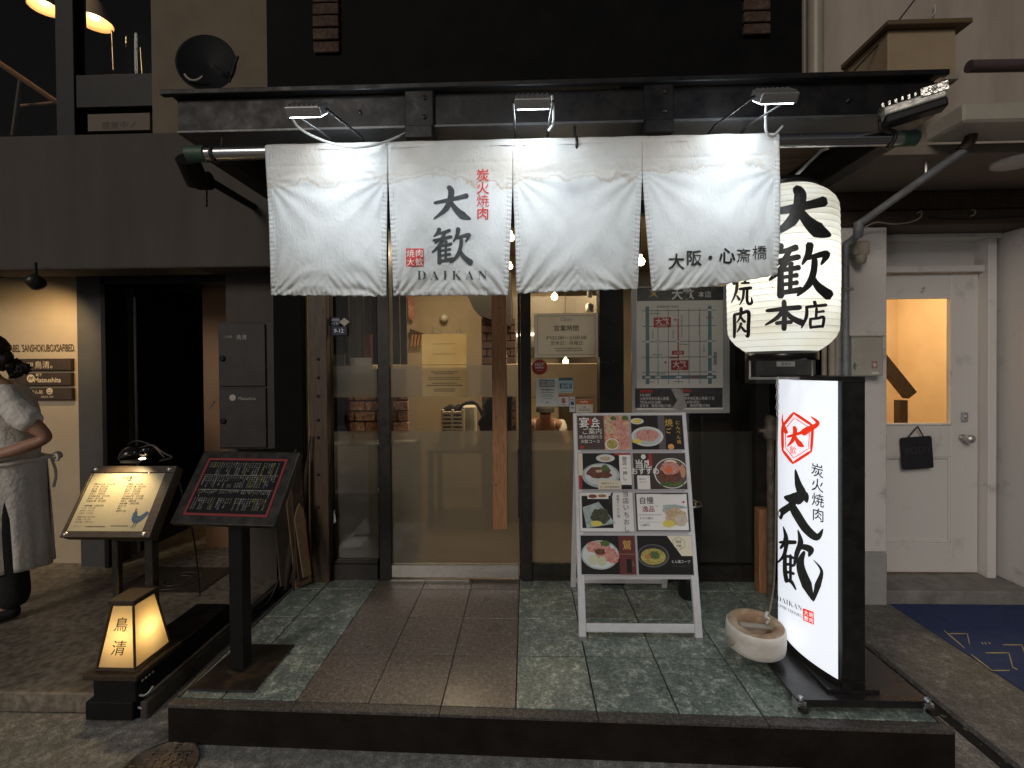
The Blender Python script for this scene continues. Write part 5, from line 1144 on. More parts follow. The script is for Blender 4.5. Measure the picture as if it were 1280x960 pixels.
def ex4(m2, F, wd, ht):
    m2.fbox(F, 0, wd, ht*.82, ht, .0004, .0006, flat((.08,.20,.22))); m2.text(F, '感染防止', ht*.17, wd*.5, ht*.56, .0008, flat((.05,.2,.28)), bold=.02); m2.text(F, '徹底宣言', ht*.17, wd*.5, ht*.34, .0008, flat((.05,.2,.28)), bold=.02)
    m2.disc(F, wd*.12, ht*.45, wd*.05, ht*.2, .0008, flat((.05,.2,.28)), 12); m2.disc(F, wd*.88, ht*.45, wd*.05, ht*.2, .0008, flat((.05,.2,.28)), 12); m2.fbox(F, wd*.1, wd*.9, ht*.08, ht*.12, .0004, .0006, flat((.2,.35,.38)))
sheet('teal_sticker', 'teal and pale blue square sticker right of the smoking notice', 698.5, 472, 716, 491, flat((.55,.74,.76)), 2.813, 'sticker', extra=ex4)
def ex5(m2, F, wd, ht):
    m2.fbox(F, 0, wd, ht*.88, ht, .0004, .0006, redp); m2.text(F, 'a', ht*.8, wd*.5, ht*.52, .0008, flat((.55,.05,.08)), bold=.04); m2.text(F, 'Alipay', ht*.16, wd*.5, ht*.16, .0008, tx)
sheet('red_mark_sticker', 'white sticker with a red square letter mark below the teal sticker', 698, 494, 711, 508, flat((.8,.8,.79)), 2.813, 'sticker', extra=ex5)
def ex6(m2, F, wd, ht):
    m2.fbox(F, wd*.2, wd*.8, ht*.45, ht*.68, .0004, .0006, flat((.03,.12,.35))); m2.fbox(F, wd*.15, wd*.85, ht*.25, ht*.3, .0004, .0006, shad); m2.fbox(F, wd*.15, wd*.85, ht*.78, ht*.82, .0004, .0006, shad)
sheet('blue_mark_sticker', 'narrow pale sticker with a small blue square in the middle', 712, 496, 719, 515, flat((.74,.75,.74)), 2.813, 'sticker', extra=ex6)
def ex7(m2, F, wd, ht):
    m2.fbox(F, 0, wd, ht*.62, ht*.98, .0004, .0006, flat((.62,.18,.05))); m2.text(F, 'PayPay', ht*.2, wd*.5, ht*.8, .0008, wht, bold=.02); m2.text(F, 'OK', ht*.16, wd*.5, ht*.42, .0008, tx, bold=.02); m2.fbox(F, wd*.15, wd*.85, ht*.16, ht*.2, .0004, .0006, shad); m2.fbox(F, wd*.2, wd*.8, ht*.26, ht*.29, .0004, .0006, shad)
sheet('orange_sticker', 'white sticker with an orange heading just above the menu board', 720, 499, 741, 516, flat((.8,.75,.68)), 2.813, 'sticker', extra=ex7)
c = W(674.5,459,2.80); m = MB(); m.disc(WF, c.x, c.z, .046, .046, -2.8125, flat((.38,.035,.02)), 40); m.disc(WF, c.x, c.z, .042, .042, -2.8121, flat((.40,.045,.03)), 40)
rs = empty('red_round_sticker', (c.x, 2.812, c.z-.046), 'round dark red sticker with white letters under the opening hours card', 'sticker'); m.build('disc', flat((.38,.035,.02)), rs)
m = MB(); F = Fr((c.x,2.812,c.z),(1,0,0),(0,0,1)); m.text(F, 'HOT', .026, 0, .017, .0014, wht, bold=.03); m.text(F, 'PEPPER', .016, 0, -.003, .0014, wht, bold=.03); m.text(F, 'gourmet', .008, 0, -.02, .0014, wht); m.build('print', wht, rs)
# address plate and postal diamond
def ex8(m2, F, wd, ht): m2.text(F, '9-12', ht*.62, wd*.5, ht*.5, .0008, flat((.66,.68,.70)), bold=.02)
sheet('address_plate', 'small navy plate with the number 9-12 on the narrow left window', 414, 408, 433, 419, flat((.010,.02,.075)), 2.80, 'plate', extra=ex8)
def ex8b(m2, F, wd, ht):
    m2.text(F, '心斎橋筋', ht*.36, wd*.5, ht*.72, .0008, flat((.55,.57,.6))); m2.text(F, '一丁目', ht*.34, wd*.5, ht*.26, .0008, flat((.55,.57,.6)))
sheet('street_name_plate', 'tiny navy street name plate directly above the number plate', 412, 397, 424, 407, flat((.010,.02,.06)), 2.80, 'plate', extra=ex8b)
c = W(430.5,402.5,2.80); m = MB(); m.prism(Fr((c.x,2.80,c.z),(1,0,0),(0,0,1)), [(-.031,0),(0,-.025),(.031,0),(0,.025)], 0, .0015); one('diamond_plate', m, pm('faded_plate', (.42,.38,.33), .5, col2=(.5,.46,.41), ns=40), 'small cream diamond shaped plate beside the number plate', 'plate')
m = MB(); a = W(417,640,2.80); m.quad(W(418,637,2.802), W(420,652,2.802), W(416.5,655,2.802), W(416.5,642,2.802)); tag(m.build('paper_scrap', wht), 'thin white paper scrap stuck low on the narrow left window', 'scrap')
# ---- shop map poster in its clear frame
PA, PB_ = W(790,517,2.79), W(912,357,2.79)
po = empty('map_poster', ((PA.x+PB_.x)/2, 2.79, PA.z), 'framed street map poster with black header and red shop marks on the right window', 'poster')
F = Fr((PA.x, 2.79, PA.z), (1,0,.0), (0,0,1)); pw, ph = PB_.x-PA.x, PB_.z-PA.z
m = MB(); m.fbox(F, 0, pw, 0, ph, -.012, -.002); m.build('poster_frame', pm('clear_grey_frame', (.42,.42,.41), .3), po, bevel=.002)
m = MB(); m.fbox(F, .05*pw, .93*pw, .03*ph, 1.0*ph, -.002, 0, flat((.86,.84,.79))); m.build('sheet', flat((.86,.84,.79)), po)
m = MB()
def PP(x, y, x2, y2, mt, n=.0006): m.fbox(F, pw*(x-780-10)/122, pw*(x2-790)/122, ph*(517-y2)/160, ph*(517-y)/160, n, n+.0003, mt)
bk = pm('poster_black', (.02,.02,.02), .4, col2=(.06,.06,.06), ns=30); teal = flat((.13,.22,.23)); lin = flat((.16,.17,.17)); rd = flat((.40,.03,.025))
PP(797,358,904,375,bk); PP(794,485,903,510,bk)
def PT(s, x, y, size, mt, bold=0, sx=1): m.text(F, s, size/160*ph, pw*(x-790)/122, ph*(517-y)/160, .0016, mt, bold=bold, sx=sx)
PT('大歓', 854, 367, 14, wht, .03); PT('本店', 881, 367.5, 8.5, wht, .01)
m.stroke(lambda a,b: F.p(pw*(a-790)/122, ph*(517-b)/160, .0014), [(812,361),(818,366),(823,371)], [1,2.4,.6], flat((.6,.4,.15))); m.stroke(lambda a,b: F.p(pw*(a-790)/122, ph*(517-b)/160, .0016), [(822,362),(817,367),(812,370)], [1,2.2,.5], flat((.6,.4,.15)))
for x in (807.5, 885): PP(x, 382, x+4.5, 480, teal)
PP(803,469,895,473.5,teal,.0009)
for y in (387,406.5,426,445.5,464.5): PP(803,y,895,y+.8,lin,.0012)
for x in (822.5,835.5,848,861,874.5): PP(x,385,x+.7,480,lin,.0012)
PP(847.2,398,848.8,447,rd,.0018); PP(837,446,848.8,447.6,rd,.0018); PP(840,438,855,443,rd,.0018)
PP(817.5,396,839,408.5,rd,.0018); PP(839,450,860.5,462.5,rd,.0018)
def PT2(s, x, y, size, mt, bold=0): m.text(F, s, size/160*ph, pw*(x-790)/122, ph*(517-y)/160, .0030, mt, bold=bold)
PT2('大歓', 828, 401, 8.5, wht, .03); PT2('心斎橋店', 828, 406.3, 3.2, wht); PT2('大歓', 849.5, 455, 8.5, wht, .03); PT2('本店', 849.5, 460.5, 3.4, wht); PT2('心斎橋', 847.5, 440.5, 3.4, wht)
for x, y in ((844.5,399),(832,452.5)): m.disc(F, pw*(x-790)/122, ph*(517-y)/160, .007, .007, .0022, rd, 5)
for x, y in ((809.8,426.4),(822.8,426.4),(848.3,426.2),(887.2,387.4),(887.2,426.2),(887.2,445.8),(887.2,465),(887.2,471.3),(809.8,471.3),(822.8,471.3),(848.3,471.3)):
    m.disc(F, pw*(x-790)/122, ph*(517-y)/160, .021, .0075, .0024, lin, 16); m.disc(F, pw*(x-790)/122, ph*(517-y)/160, .019, .006, .0027, wht, 16)
    for q in (-.009,0,.009): m.disc(F, pw*(x-790)/122+q, ph*(517-y)/160, .0022, .0022, .0029, lin, 6)
PT('橋', 809.8,393,3.6,rd); PT('御堂筋', 887.2,397,3.2,rd); PT('長堀橋筋通り商店街', 835,382.5,3,dgr); PT('長堀橋駅', 868,471.2,3.2,rd)
for i, (x, y0, n_) in enumerate([(816.5,411,4),(842,411,4),(852.5,394,9),(874,392,9),(880,432,3)]):
    for k in range(n_): PT('心斎橋筋商店街通'[k%8], x, y0+k*3.3, 2.8, lin)
PP(892,440,896,456,flat((.3,.3,.28)))
for i, (x0_, y_) in enumerate([(813,391),(816,443),(820,467),(806,477),(850,430),(842,477)]): 
    F2 = Fr(F.p(0,0,.0010), (1,0,0), (0,0,1)); dashes(m, F2, pw*(x0_-790)/122, pw*(x0_+12-790)/122, ph*(517-y_)/160, .006, lin, seed=i)
for i, (x0_, w_) in enumerate([(800,34),(848,46)]):
    PP(x0_, 487, x0_+16, 490.5, rd, .0012)
    for k, s in enumerate(['542-0083', ['大阪市中央区東心斎橋','大阪市中央区東心斎橋1丁目'][i], ['TEL06-6253-6688','TEL06-6258-2922'][i], '定休日　毎週月曜(17:00)']):
        m.text(F, s, .021, pw*(x0_-790)/122, ph*(517-(493.5+k*4.6))/160, .0016, wht, align='l', sx=.8)
m.build('print', lin, po)
m = MB(); q0 = pw*.405; m.prism(F, [(q0,ph*.045),(q0+.05,ph*.03),(q0+.085,ph*.05),(q0+.06,ph*.19),(q0+.02,ph*.20),(q0-.005,ph*.19),(q0+.03,ph*.10)], .003, .012); m.build('cloth_pad', pm('grey_pad', (.30,.28,.27), .8, col2=(.42,.39,.38), ns=60, bump=(60,.6)), po, bevel=.002)

# ---- black menu stand with red border
ms = empty('menu_stand', (-1.22, 2.0, .15), 'black floor stand with tilted red-bordered black menu of tiny white writing', 'menu stand')
f, wd, ht = tilted((-1.215,1.828,.807), -.081, .937), .448, .320
m = MB(); m.fbox(f, -wd/2, wd/2, 0, ht, -.03, 0); m.build('board', M['frame'], ms, bevel=.004, seg=2)
iw, ih0, ih1 = wd/2-.042, .035, ht-.035
m = MB(); bw = .009; redb = pm('menu_red_border', (.24,.02,.025), .5)
m.fbox(f, -iw, iw, ih0, ih0+bw, 0, .0022); m.fbox(f, -iw, iw, ih1-bw, ih1, 0, .0022); m.fbox(f, -iw, -iw+bw, ih0+bw, ih1-bw, 0, .0022); m.fbox(f, iw-bw, iw, ih0+bw, ih1-bw, 0, .0022); m.build('border', redb, ms)
m = MB(); m.fbox(f, -iw+bw, iw-bw, ih0+bw, ih1-bw, 0, .0015); m.build('menu_sheet', flat((.012,.011,.012), .25), ms)
m = MB(); txw = pm('menu_print_white', (.36,.35,.33), .6); txy = pm('menu_print_yellow', (.36,.34,.06), .6); X0_, X1_, Y0_, Y1_ = -iw+bw+.008, iw-bw-.008, ih0+bw+.006, ih1-bw-.006
rnd = random.Random(5); bands = [(.73,.985,1),(.47,.70,1),(.30,.44,0),(.02,.27,1)]
WORDS = ['カルビ','ロース','ハラミ','タン塩','ホルモン','上ミノ','ライス','キムチ','ビール','冷麺','ナムル','サラダ','スープ','レバー','ハイボール','日本酒','焼酎','ウーロン茶','豚トロ','鶏もも','特選盛合せ','赤身','ユッケ','玉子','石焼ビビンバ']
for a, b, big in bands:
    x = X0_+.004; cs = .0082 if big else .0066; top = Y0_+(Y1_-Y0_)*b; room_ = (Y1_-Y0_)*(b-a)
    while x < X1_-.003:
        if rnd.random() < .05: x += .010; continue
        col = txy if rnd.random() < .13 else txw; w_ = rnd.choice(WORDS)+('' if not big else rnd.choice(['','','五〇〇円','八九〇円'])); z_ = top-cs*.5
        for ch in w_:
            if top - z_ > room_: break
            m.text(f, ch, cs, x, z_, .0018, col); z_ -= cs*1.04
        x += cs*1.32
for y in (.715, .42): m.fbox(f, X0_, X1_, Y0_+(Y1_-Y0_)*y, Y0_+(Y1_-Y0_)*y+.0012, .0016, .0018, txw)
m.build('menu_print', txw, ms)
px_, py_ = W(301,800,1.96).x, 1.96
pt = f.p(0, (1.96-f.O.y)/f.V.y, -.04)
m = MB(); m.box(px_-.030, px_+.030, py_-.030, py_+.030, .158, pt.z); m.build('pole', M['black'], ms, bevel=.004, seg=2)
m = MB(); m.fbox(f, -.09, .09, ht*.35, ht*.85, -.036, -.031); m.build('pole_plate', M['black'], ms)
m = MB(); m.lathe((px_, py_, .16), [(.055,0),(.05,.003),(.03,.004)], 24); m.build('pole_foot', M['black'], ms)
b0 = [G(235,862,.158), G(318,864,.158), G(368,806,.158), G(300,805,.158)]
m = MB(); m.prism(Fr((0,0,.152),(1,0,0),(0,1,0)), [(q.x,q.y) for q in b0], 0, .008); m.build('base_plate', pm('worn_black_base', (.012,.010,.009), .4, col2=(.045,.028,.018), ns=6, contrast=(.5,.6)), ms, bevel=.002)

# ---- the neighbour's wooden menu stand with its clip lamp
ns_ = empty('wooden_menu_stand', (-2.1, 2.4, .075), 'dark wooden menu stand with lamplit cream menu and blue bird drawing', 'menu stand')
f, wd, ht = tilted((-1.888,2.045,.675), 0.0, 1.026), .414, .333
dk = pm('oiled_dark_frame', (.03,.022,.015), .4, col2=(.06,.042,.028), ns=18, stretch=(1,8,1))
m = MB(); m.fbox(f, -wd/2, wd/2, 0, ht, -.05, -.004); m.build('tray', M['darkwood'], ns_, bevel=.004)
m = MB(); m.fbox(f, -wd/2, wd/2, 0, .028, -.004, .006); m.fbox(f, -wd/2, wd/2, ht-.034, ht, -.004, .006); m.fbox(f, wd/2-.046, wd/2, .028, ht-.034, -.004, .006); m.fbox(f, -wd/2, -wd/2+.014, .028, ht-.034, -.004, .006); m.build('frame', dk, ns_, bevel=.002)
for u, v in ((-wd/2+.022,.014),(wd/2-.03,.014),(-wd/2+.022,ht-.017),(wd/2-.03,ht-.017)):
    m = MB(); c = f.p(u,v,.006); m.lathe(c, [(.011,0),(.010,.004),(.005,.007),(0,.008)], 14, axis=f.N); m.build('stud', M['stainless'], ns_)
pu0, pu1, pv0, pv1 = -wd/2+.014, wd/2-.046, .029, ht-.035
m = MB(); m.fbox(f, pu0, pu1, pv0, pv1, -.004, -.001); m.build('menu_paper', pm('cream_menu', (.60,.52,.38), .6, col2=(.64,.56,.42), ns=6), ns_)
m = MB(); PW, PH = pu1-pu0, pv1-pv0; tb = flat((.07,.06,.055)); P_ = Fr(f.p(pu0,pv0,-.0008), f.U, f.V)
m.text(P_, 'お品書き', PH*.062, PW*.52, PH*.92, .0004, tb, bold=.01); m.text(P_, '鳥清', PH*.034, PW*.54, PH*.87, .0004, tb)
ROWS = ['親鶏のたたき　八八〇円','つくね　三八〇円','ねぎま　三二〇円','手羽先　三六〇円','せせり　三四〇円','ささみわさび　三八〇円','砂ずり　三〇〇円','鶏皮ポン酢　四八〇円','水炊き鍋　二四〇〇円']
for i in range(9): m.text(P_, ROWS[i], PH*.034, PW*.08, PH*(.80-.042*i)-(.04*PH if i>7 else 0), .0004, tb, align='l', bold=.02); m.text(P_, ROWS[(i*4+3)%9], PH*.034, PW*.54, PH*(.80-.042*i), .0004, tb, align='l', bold=.02)
for i in range(3): m.text(P_, ['瓶ビール','梅酒','日本酒一合'][i], PH*.034, PW*.54, PH*(.42-.042*i), .0004, tb, align='l', bold=.02)
for i in range(6): m.text(P_, ROWS[(i*5+1)%9], PH*.030, PW*.06, PH*(.38-.042*i-(.02 if i>2 else 0)), .0004, tb, align='l')
dashes(m, P_, PW*.22, PW*.48, PH*.075, PH*.016, tb, seed=70); dashes(m, P_, PW*.55, PW*.78, PH*.085, PH*.014, tb, seed=71); m.text(P_, 'メニュー', PH*.035, PW*.12, PH*.08, .0004, tb)
m.build('menu_print', tb, ns_)
m = MB(); bl = flat((.06,.12,.24)); bs_ = lambda a,b: P_.p(PW*a, PH*b, .0008)
bird = [(.772,.285),(.785,.30),(.79,.325),(.80,.345),(.805,.325),(.818,.335),(.815,.31),(.825,.285),(.845,.255),(.875,.25),(.90,.265),(.925,.30),(.945,.325),(.965,.33),(.985,.30),(.975,.265),(.955,.235),(.935,.19),(.905,.155),(.875,.135),(.845,.13),(.815,.15),(.79,.19),(.782,.235),(.785,.265)]
kx = sum(x for x,_ in bird)/len(bird); ky = sum(y for _,y in bird)/len(bird); n0 = len(bird)
m.add([bs_(x,y) for x,y in bird]+[bs_(.86,.21)], [(i,(i+1)%n0,n0) for i in range(n0)], bl)
for lx in (.835,.868): m.stroke(lambda a,b: P_.p(PW*a,PH*b,.001), [(lx+.01,.14),(lx,.07),(lx-.02,.055)], [.010,.006,.005], flat((.10,.09,.10)))
m.stroke(lambda a,b: P_.p(PW*a,PH*b,.0012), [(.79,.345),(.80,.37),(.812,.35)], [.012,.014,.008], flat((.35,.05,.04)))
m.stroke(lambda a,b: P_.p(PW*a,PH*b,.0012), [(.84,.22),(.88,.19),(.92,.21)], [.004,.012,.004], flat((.10,.20,.36)))
m.build('bird_drawing', bl, ns_)
m = MB(); m.fbox(f, pu0, pu1+.004, pv0-.002, pv1+.002, .002, .003); m.build('clear_cover', M['glass'], ns_)
for px, pyb, r in ((147,742,.015),(190,800,.020)):
    t = W(px, 676, 2.14 if px<160 else 2.18); gq = G(px, pyb, .075)
    yy = 2.16
    tx_ = W(px,720,yy).x; m = MB(); m.box(tx_-r, tx_+r, yy-r, yy+r, .075, .675+(yy-2.045)/f.V.y*f.V.z-.07); m.build('leg', M['frame'], ns_, bevel=.003)
m = MB(); a_ = W(147,690,2.16).x; b_ = W(190,690,2.16).x; m.tube([(a_,2.16,.63),(b_,2.16,.63)], .014, 8); m.fbox(f, -wd/2+.02, wd/2-.04, .08, ht-.02, -.09, -.051); m.build('support', M['darkwood'], ns_)
cl = empty('clip_lamp', f.p(0,ht,.01), 'small black clip lamp with tangled cords on top of the wooden menu stand', 'lamp')
m = MB(); c = W(166,568,2.24); m.lathe(c, [(0,.035),(.035,.03),(.052,.008),(.056,-.018),(.052,-.022),(.03,.0),(0,.004)], 24, axis=(-.3,.35,.9)); m.lathe(c+V3((.05,.02,.015)), [(0,.03),(.02,.028),(.026,0),(.02,-.02),(0,-.022)], 14, axis=(1,.2,.2)); m.build('lamp_head', pm('gloss_black2', (.012,.012,.012), .2), cl)
m = MB(); m.tube(curve_pts([W(175,560,2.24), W(190,556,2.24), W(205,566,2.24), W(215,572,2.24), W(200,576,2.24)],6), .005, 8); m.tube(curve_pts([W(160,556,2.24), W(172,551,2.26), W(192,558,2.26), W(206,572,2.24)],6), .004, 8); m.box(c.x-.03, c.x+.07, 2.20, 2.26, c.z-.035, c.z-.022); m.build('clamp', M['cable_black'], cl)
m = MB(); c2 = W(178,574,2.24); m.lathe(c2, [(0,-.010),(.012,-.006),(.013,.004),(0,.010)], 14); m.build('led_bulb', pm('clip_led', (1,.85,.55), .3, emis=((1,.78,.45), 14)), cl)
light('clip_light', 'SPOT', f.p(-.03, ht+.02, .13), 5.0, (1,.72,.36), cl, size=.012, to=f.p(-.04, ht*.40, 0), cone=120, blend=.6)
cable([W(222,590,2.3), W(228,620,2.25), W(238,650,2.3), W(246,700,2.5), G(250,745,.09)], .004, M['cable_black'], 'thin black cable hanging from the wooden menu stand to the floor')

# ---- floor lamp with paper sides
an_ = empty('paper_floor_lamp', (-1.68, 1.94, .2), 'glowing tapered paper floor lamp with two brush characters on its street side', 'lamp')
BN = [G(105,846,.205), G(150,848,.205), G(202,811,.205)]
bx0, bx1, by0, by1 = -1.757, -1.597, 1.855, 2.045
tx0, tx1, ty0, ty1 = -1.722, -1.632, 1.893, 2.007; bz, tz = .207, .452
def fr4(t): return (bx0+(tx0-bx0)*t, bx1+(tx1-bx1)*t, by0+(ty0-by0)*t, by1+(ty1-by1)*t, bz+(tz-bz)*t)
a0, a1, c0, c1, z0 = fr4(.03); d0, d1, e0, e1, z1 = fr4(.97)
B4 = [V3((a0,c0,z0)),V3((a1,c0,z0)),V3((a1,c1,z0)),V3((a0,c1,z0))]; T4 = [V3((d0,e0,z1)),V3((d1,e0,z1)),V3((d1,e1,z1)),V3((d0,e1,z1))]
for i in range(4):
    j = (i+1)%4; m = MB(); m.quad(B4[i], B4[j], T4[j], T4[i]); m.build('paper_panel', M['andonpaper'], an_)
m = MB(); B5 = [V3((bx0,by0,bz)),V3((bx1,by0,bz)),V3((bx1,by1,bz)),V3((bx0,by1,bz))]; T5 = [V3((tx0,ty0,tz)),V3((tx1,ty0,tz)),V3((tx1,ty1,tz)),V3((tx0,ty1,tz))]
for i in range(4): m.tube([B5[i], T5[i]], .0062, 4); m.tube([B5[i], B5[(i+1)%4]], .006, 4)
m.build('frame', M['darkwood'], an_)
m = MB(); m.box(tx0-.012, tx1+.012, ty0-.012, ty1+.012, tz, tz+.022); m.build('lid', M['darkwood'], an_, bevel=.003)
fa = Fr((B4[0]+B4[1])/2, B4[1]-B4[0], T4[0]-B4[0])
m = MB(); kk = pm('lamp_ink', (.03,.02,.01), .8)
m.text(fa, '鳥', .058, .004, .165, .0015, kk, bold=.006, shear=.15); m.text(fa, '清', .062, .004, .075, .0015, kk, bold=.004, shear=.15); m.build('lettering', kk, an_)
light('floor_lamp_light', 'POINT', ((tx0+tx1)/2+.012, 1.95, .315), 1.7, (1,.70,.32), an_, size=.024)
m = MB(); m.lathe((-1.665,1.95,.30), [(0,.03),(.018,.022),(.022,.0),(.012,-.03),(.012,-.08)], 14); m.build('bulb', pm('amber_bulb', (1,.8,.5), .4, emis=((1,.72,.35), 3)), an_)
m = MB(); m.box(-1.79, -1.565, 1.825, 2.075, .178, .200); ls = empty('lamp_plinth', (-1.68,1.95,0), 'dark two-step wooden plinth carrying the glowing floor lamp', 'plinth')
m.build('top_board', M['darkwood'], ls, bevel=.003)
m = MB(); m.box(-1.765, -1.585, 1.845, 2.45, .079, .178); m.box(-1.80, -1.60, 1.845, 1.895, 0.003, .079); m.build('box', M['black'], ls, bevel=.004)
for k in range(4):
    m = MB(); m.lathe((-1.585, 1.875+k*.018, .15), [(.005,0),(.005,.003),(0,.005)], 8, axis=(1,0,0)); m.build('socket_pin', M['stainless'], ls)
m = MB(); m.tube(curve_pts([(-1.59,1.86,.10),(-1.565,1.87,.095),(-1.56,1.90,.11)],4), .005, 6); m.tube(curve_pts([(-1.59,1.86,.05),(-1.565,1.87,.04),(-1.56,1.90,.055)],4), .005, 6); m.build('metal_clip', M['stainless'], ls)
m = MB(); m.box(-1.584, -1.552, 1.86, 3.0, .0, .072); one('gutter_curb', m, pm('dark_curb', (.04,.035,.03), .8, col2=(.07,.06,.05), ns=12, bump=(60,.4)), 'narrow dark curb strip along the gap left of the tiled platform', 'curb', bevel=.004)
z = .081
cable([G(200,800,z), G(225,795,z), G(245,785,z), G(234,778,z), G(240,772,z), G(258,782,z), G(268,790,z), G(262,775,z), G(272,770,z), G(258,768,z), G(275,782,z), G(290,770,z), (-1.50,2.7,.09), W(370,640,2.85)], .005, M['cable_black'], 'tangled black power cable lying on the floor behind the paper lamp')

# ---- manhole covers
mh = G(196,962,.002); m = MB(); F = Fr((mh.x, mh.y, 0), (1,0,0), (0,1,0))
cov = empty('manhole_cover', (mh.x, mh.y, 0), 'round street manhole cover with raised letter pattern at the lower left edge', 'manhole cover')
ir = pm('worn_iron', (.10,.075,.055), .45, .3, nz=(.35,.6), col2=(.17,.13,.095), ns=22, bump=(60,.4))
m.lathe((mh.x,mh.y,.001), [(.13,.0),(.13,.006),(.118,.006),(.118,.003),(0,.003)], 48); m.build('disc', ir, cov)
m = MB()
for i in range(-3,4):
    for j in range(-3,4):
        x, y = i*.032, j*.032
        if math.hypot(x,y) < .10:
            m.fbox(F, x-.011, x+.011, y+.004, y+.010, .004, .0075); m.fbox(F, x-.003, x+.003, y-.011, y+.004, .004, .0072)
m.build('raised_pattern', ir, cov, bevel=.001)
mh = G(222,726,.076)
m = MB(); m.box(mh.x-.30, mh.x+.26, mh.y-.16, mh.y+.2, .0755, .079); cv = empty('floor_hatch', (mh.x,mh.y,.075), 'dark square floor hatch with round ring in front of the corridor opening', 'hatch')
m.build('plate', pm('hatch_iron', (.035,.028,.022), .5, col2=(.06,.048,.036), ns=20), cv, bevel=.001)
m = MB(); m.lathe((mh.x,mh.y,.079), [(.13,0),(.13,.003),(.118,.003),(.118,0)], 40); m.lathe((mh.x,mh.y,.079), [(.08,0),(.08,.003),(.07,.003),(.07,0)], 32); m.build('ring', MC['hatch_iron'], cv)

# ---- folded cardboard and old umbrellas leaning between menu stand and post
random.seed(11)
cbm = [pm('brown_cardboard', (.16,.10,.055), .85, col2=(.22,.14,.08), ns=12), pm('grey_cardboard', (.10,.08,.06), .85, col2=(.15,.12,.09), ns=12), pm('dark_cardboard', (.04,.026,.018), .85, col2=(.07,.045,.03), ns=12)]
specs = [(350,740,358,590,.16,1,'grey folded cardboard sheet with bright worn edge, leftmost of the leaning stack'),(362,735,375,600,.10,0,'torn brown cardboard strip with pale frayed top in the leaning stack'),(372,728,382,560,.06,2,'tall dark folded board leaning against the wooden post'),(378,722,386,628,.05,0,'short brown carton edge rightmost in the leaning stack')]
for i, (xb2, yb2, xt2, yt2, wdt, mi, lab) in enumerate(specs):
    Y = 2.70-.04*i; p0 = G(xb2, yb2, .152 if i > 1 else .152); p0 = W(xb2, yb2, Y); p0.z = max(p0.z,.152); p0.x = max(p0.x,-1.34) if i>0 else p0.x
    p1 = W(xt2, yt2, Y+.12); F = Fr(p0, (.55,.83,0), p1-p0); L_ = (p1-p0).length
    o = empty('cardboard_sheet', p0, lab, 'cardboard', 'folded boards leaning by the post')
    m = MB(); m.prism(F, [(0,0),(wdt,.0),(wdt*1.0,L_*.9),(wdt*.6,L_),(wdt*.25,L_*.94),(-.01,L_*.8)], 0, .012); m.build('panel', cbm[mi], o, bevel=.002)
    m = MB(); m.prism(F, [(.01,.02),(wdt*.9,.02),(wdt*.8,L_*.75),(.02,L_*.7)], -.016, -.004); m.build('fold', cbm[(mi+1)%3], o, bevel=.002)
for i, (xb2, yb2, xt2, yt2, lab) in enumerate([(366,700,388,545,'thin dark umbrella pole leaning highest against the wooden post'),(356,690,378,600,'short dark rolled umbrella among the folded boards')]):
    p0 = W(xb2, yb2, 2.66); p1 = W(xt2, yt2, 2.74); p0.z = .152
    o = empty('closed_umbrella', p0, lab, 'umbrella', 'umbrellas leaning by the post')
    m = MB(); d = p1-p0; m.tube([p0+d*.0, p0+d*.08, p0+d*.3, p0+d*.75, p0+d*.85], [.004,.014,.024,.014,.006], 10); m.build('canopy_cloth', pm('brown_black_cloth', (.035,.022,.015), .8, bump=(40,.5)), o)
    m = MB(); m.tube([p0+d*.8, p1], .005, 6); m.build('handle', M['darkwood'], o)
# ---- dark shutter housing, gas fittings behind lantern and sign
m = MB(); m.box(1.345, 1.785, 2.84, 3.0, 0, 2.5); one('black_wall', m, M['blackwall'], 'black wall strip between the right window and white pilaster', 'wall')
a = W(945,480,2.70); b = W(1020,440,2.70)
mb_ = empty('control_box', ((a.x+b.x)/2, 2.75, a.z), 'grey metal utility box under the paper lantern, with white label', 'utility box')
m = MB(); m.box(a.x, b.x, 2.70, 2.84, a.z, b.z+.04); m.build('case', pm('dull_grey_metal', (.10,.10,.10), .45, .3, col2=(.14,.14,.135), ns=12), mb_, bevel=.004)
m = MB(); c = W(982,455,2.70); m.box(c.x-.05, c.x+.05, 2.697, 2.70, c.z-.014, c.z+.014, wht); m.text(Fr((0,2.697,0),(1,0,0),(0,0,1)), '使用中', .018, c.x, c.z, .001, dgr); m.build('label_strip', wht, mb_)
m = MB(); c = W(962,472,2.70); m.box(c.x-.05, c.x+.05, 2.697, 2.70, c.z-.01, c.z+.01); m.build('slot', M['black'], mb_)
gv = empty('gas_valve', (W(964,560,2.6).x, 2.62, .15), 'worn metal stand pipe with valve just left of the lit sign', 'pipe')
x = W(963,600,2.62).x
m = MB(); m.tube([(x,2.62,.15),(x,2.62,W(963,545,2.62).z)], .019, 14); m.build('pipe', pm('rusty_pipe', (.12,.085,.06), .5, .2, col2=(.26,.22,.18), ns=20), gv)
m = MB(); zv = W(963,545,2.62).z; m.lathe((x,2.62,zv), [(.024,-.02),(.036,0),(.036,.04),(.026,.06),(.03,.09),(.02,.11),(0,.115)], 16); m.tube([(x-.06,2.62,zv+.03),(x+.03,2.62,zv+.03)], .012, 10); m.build('valve', pm('rusty_pipe',()), gv)
m = MB(); x2 = W(956,700,2.66).x; m.box(x2-.03, x2+.03, 2.66, 2.72, .15, .62); one('wood_offcut', m, M['wood'], 'short upright piece of timber behind the ring weight', 'timber', bevel=.004)

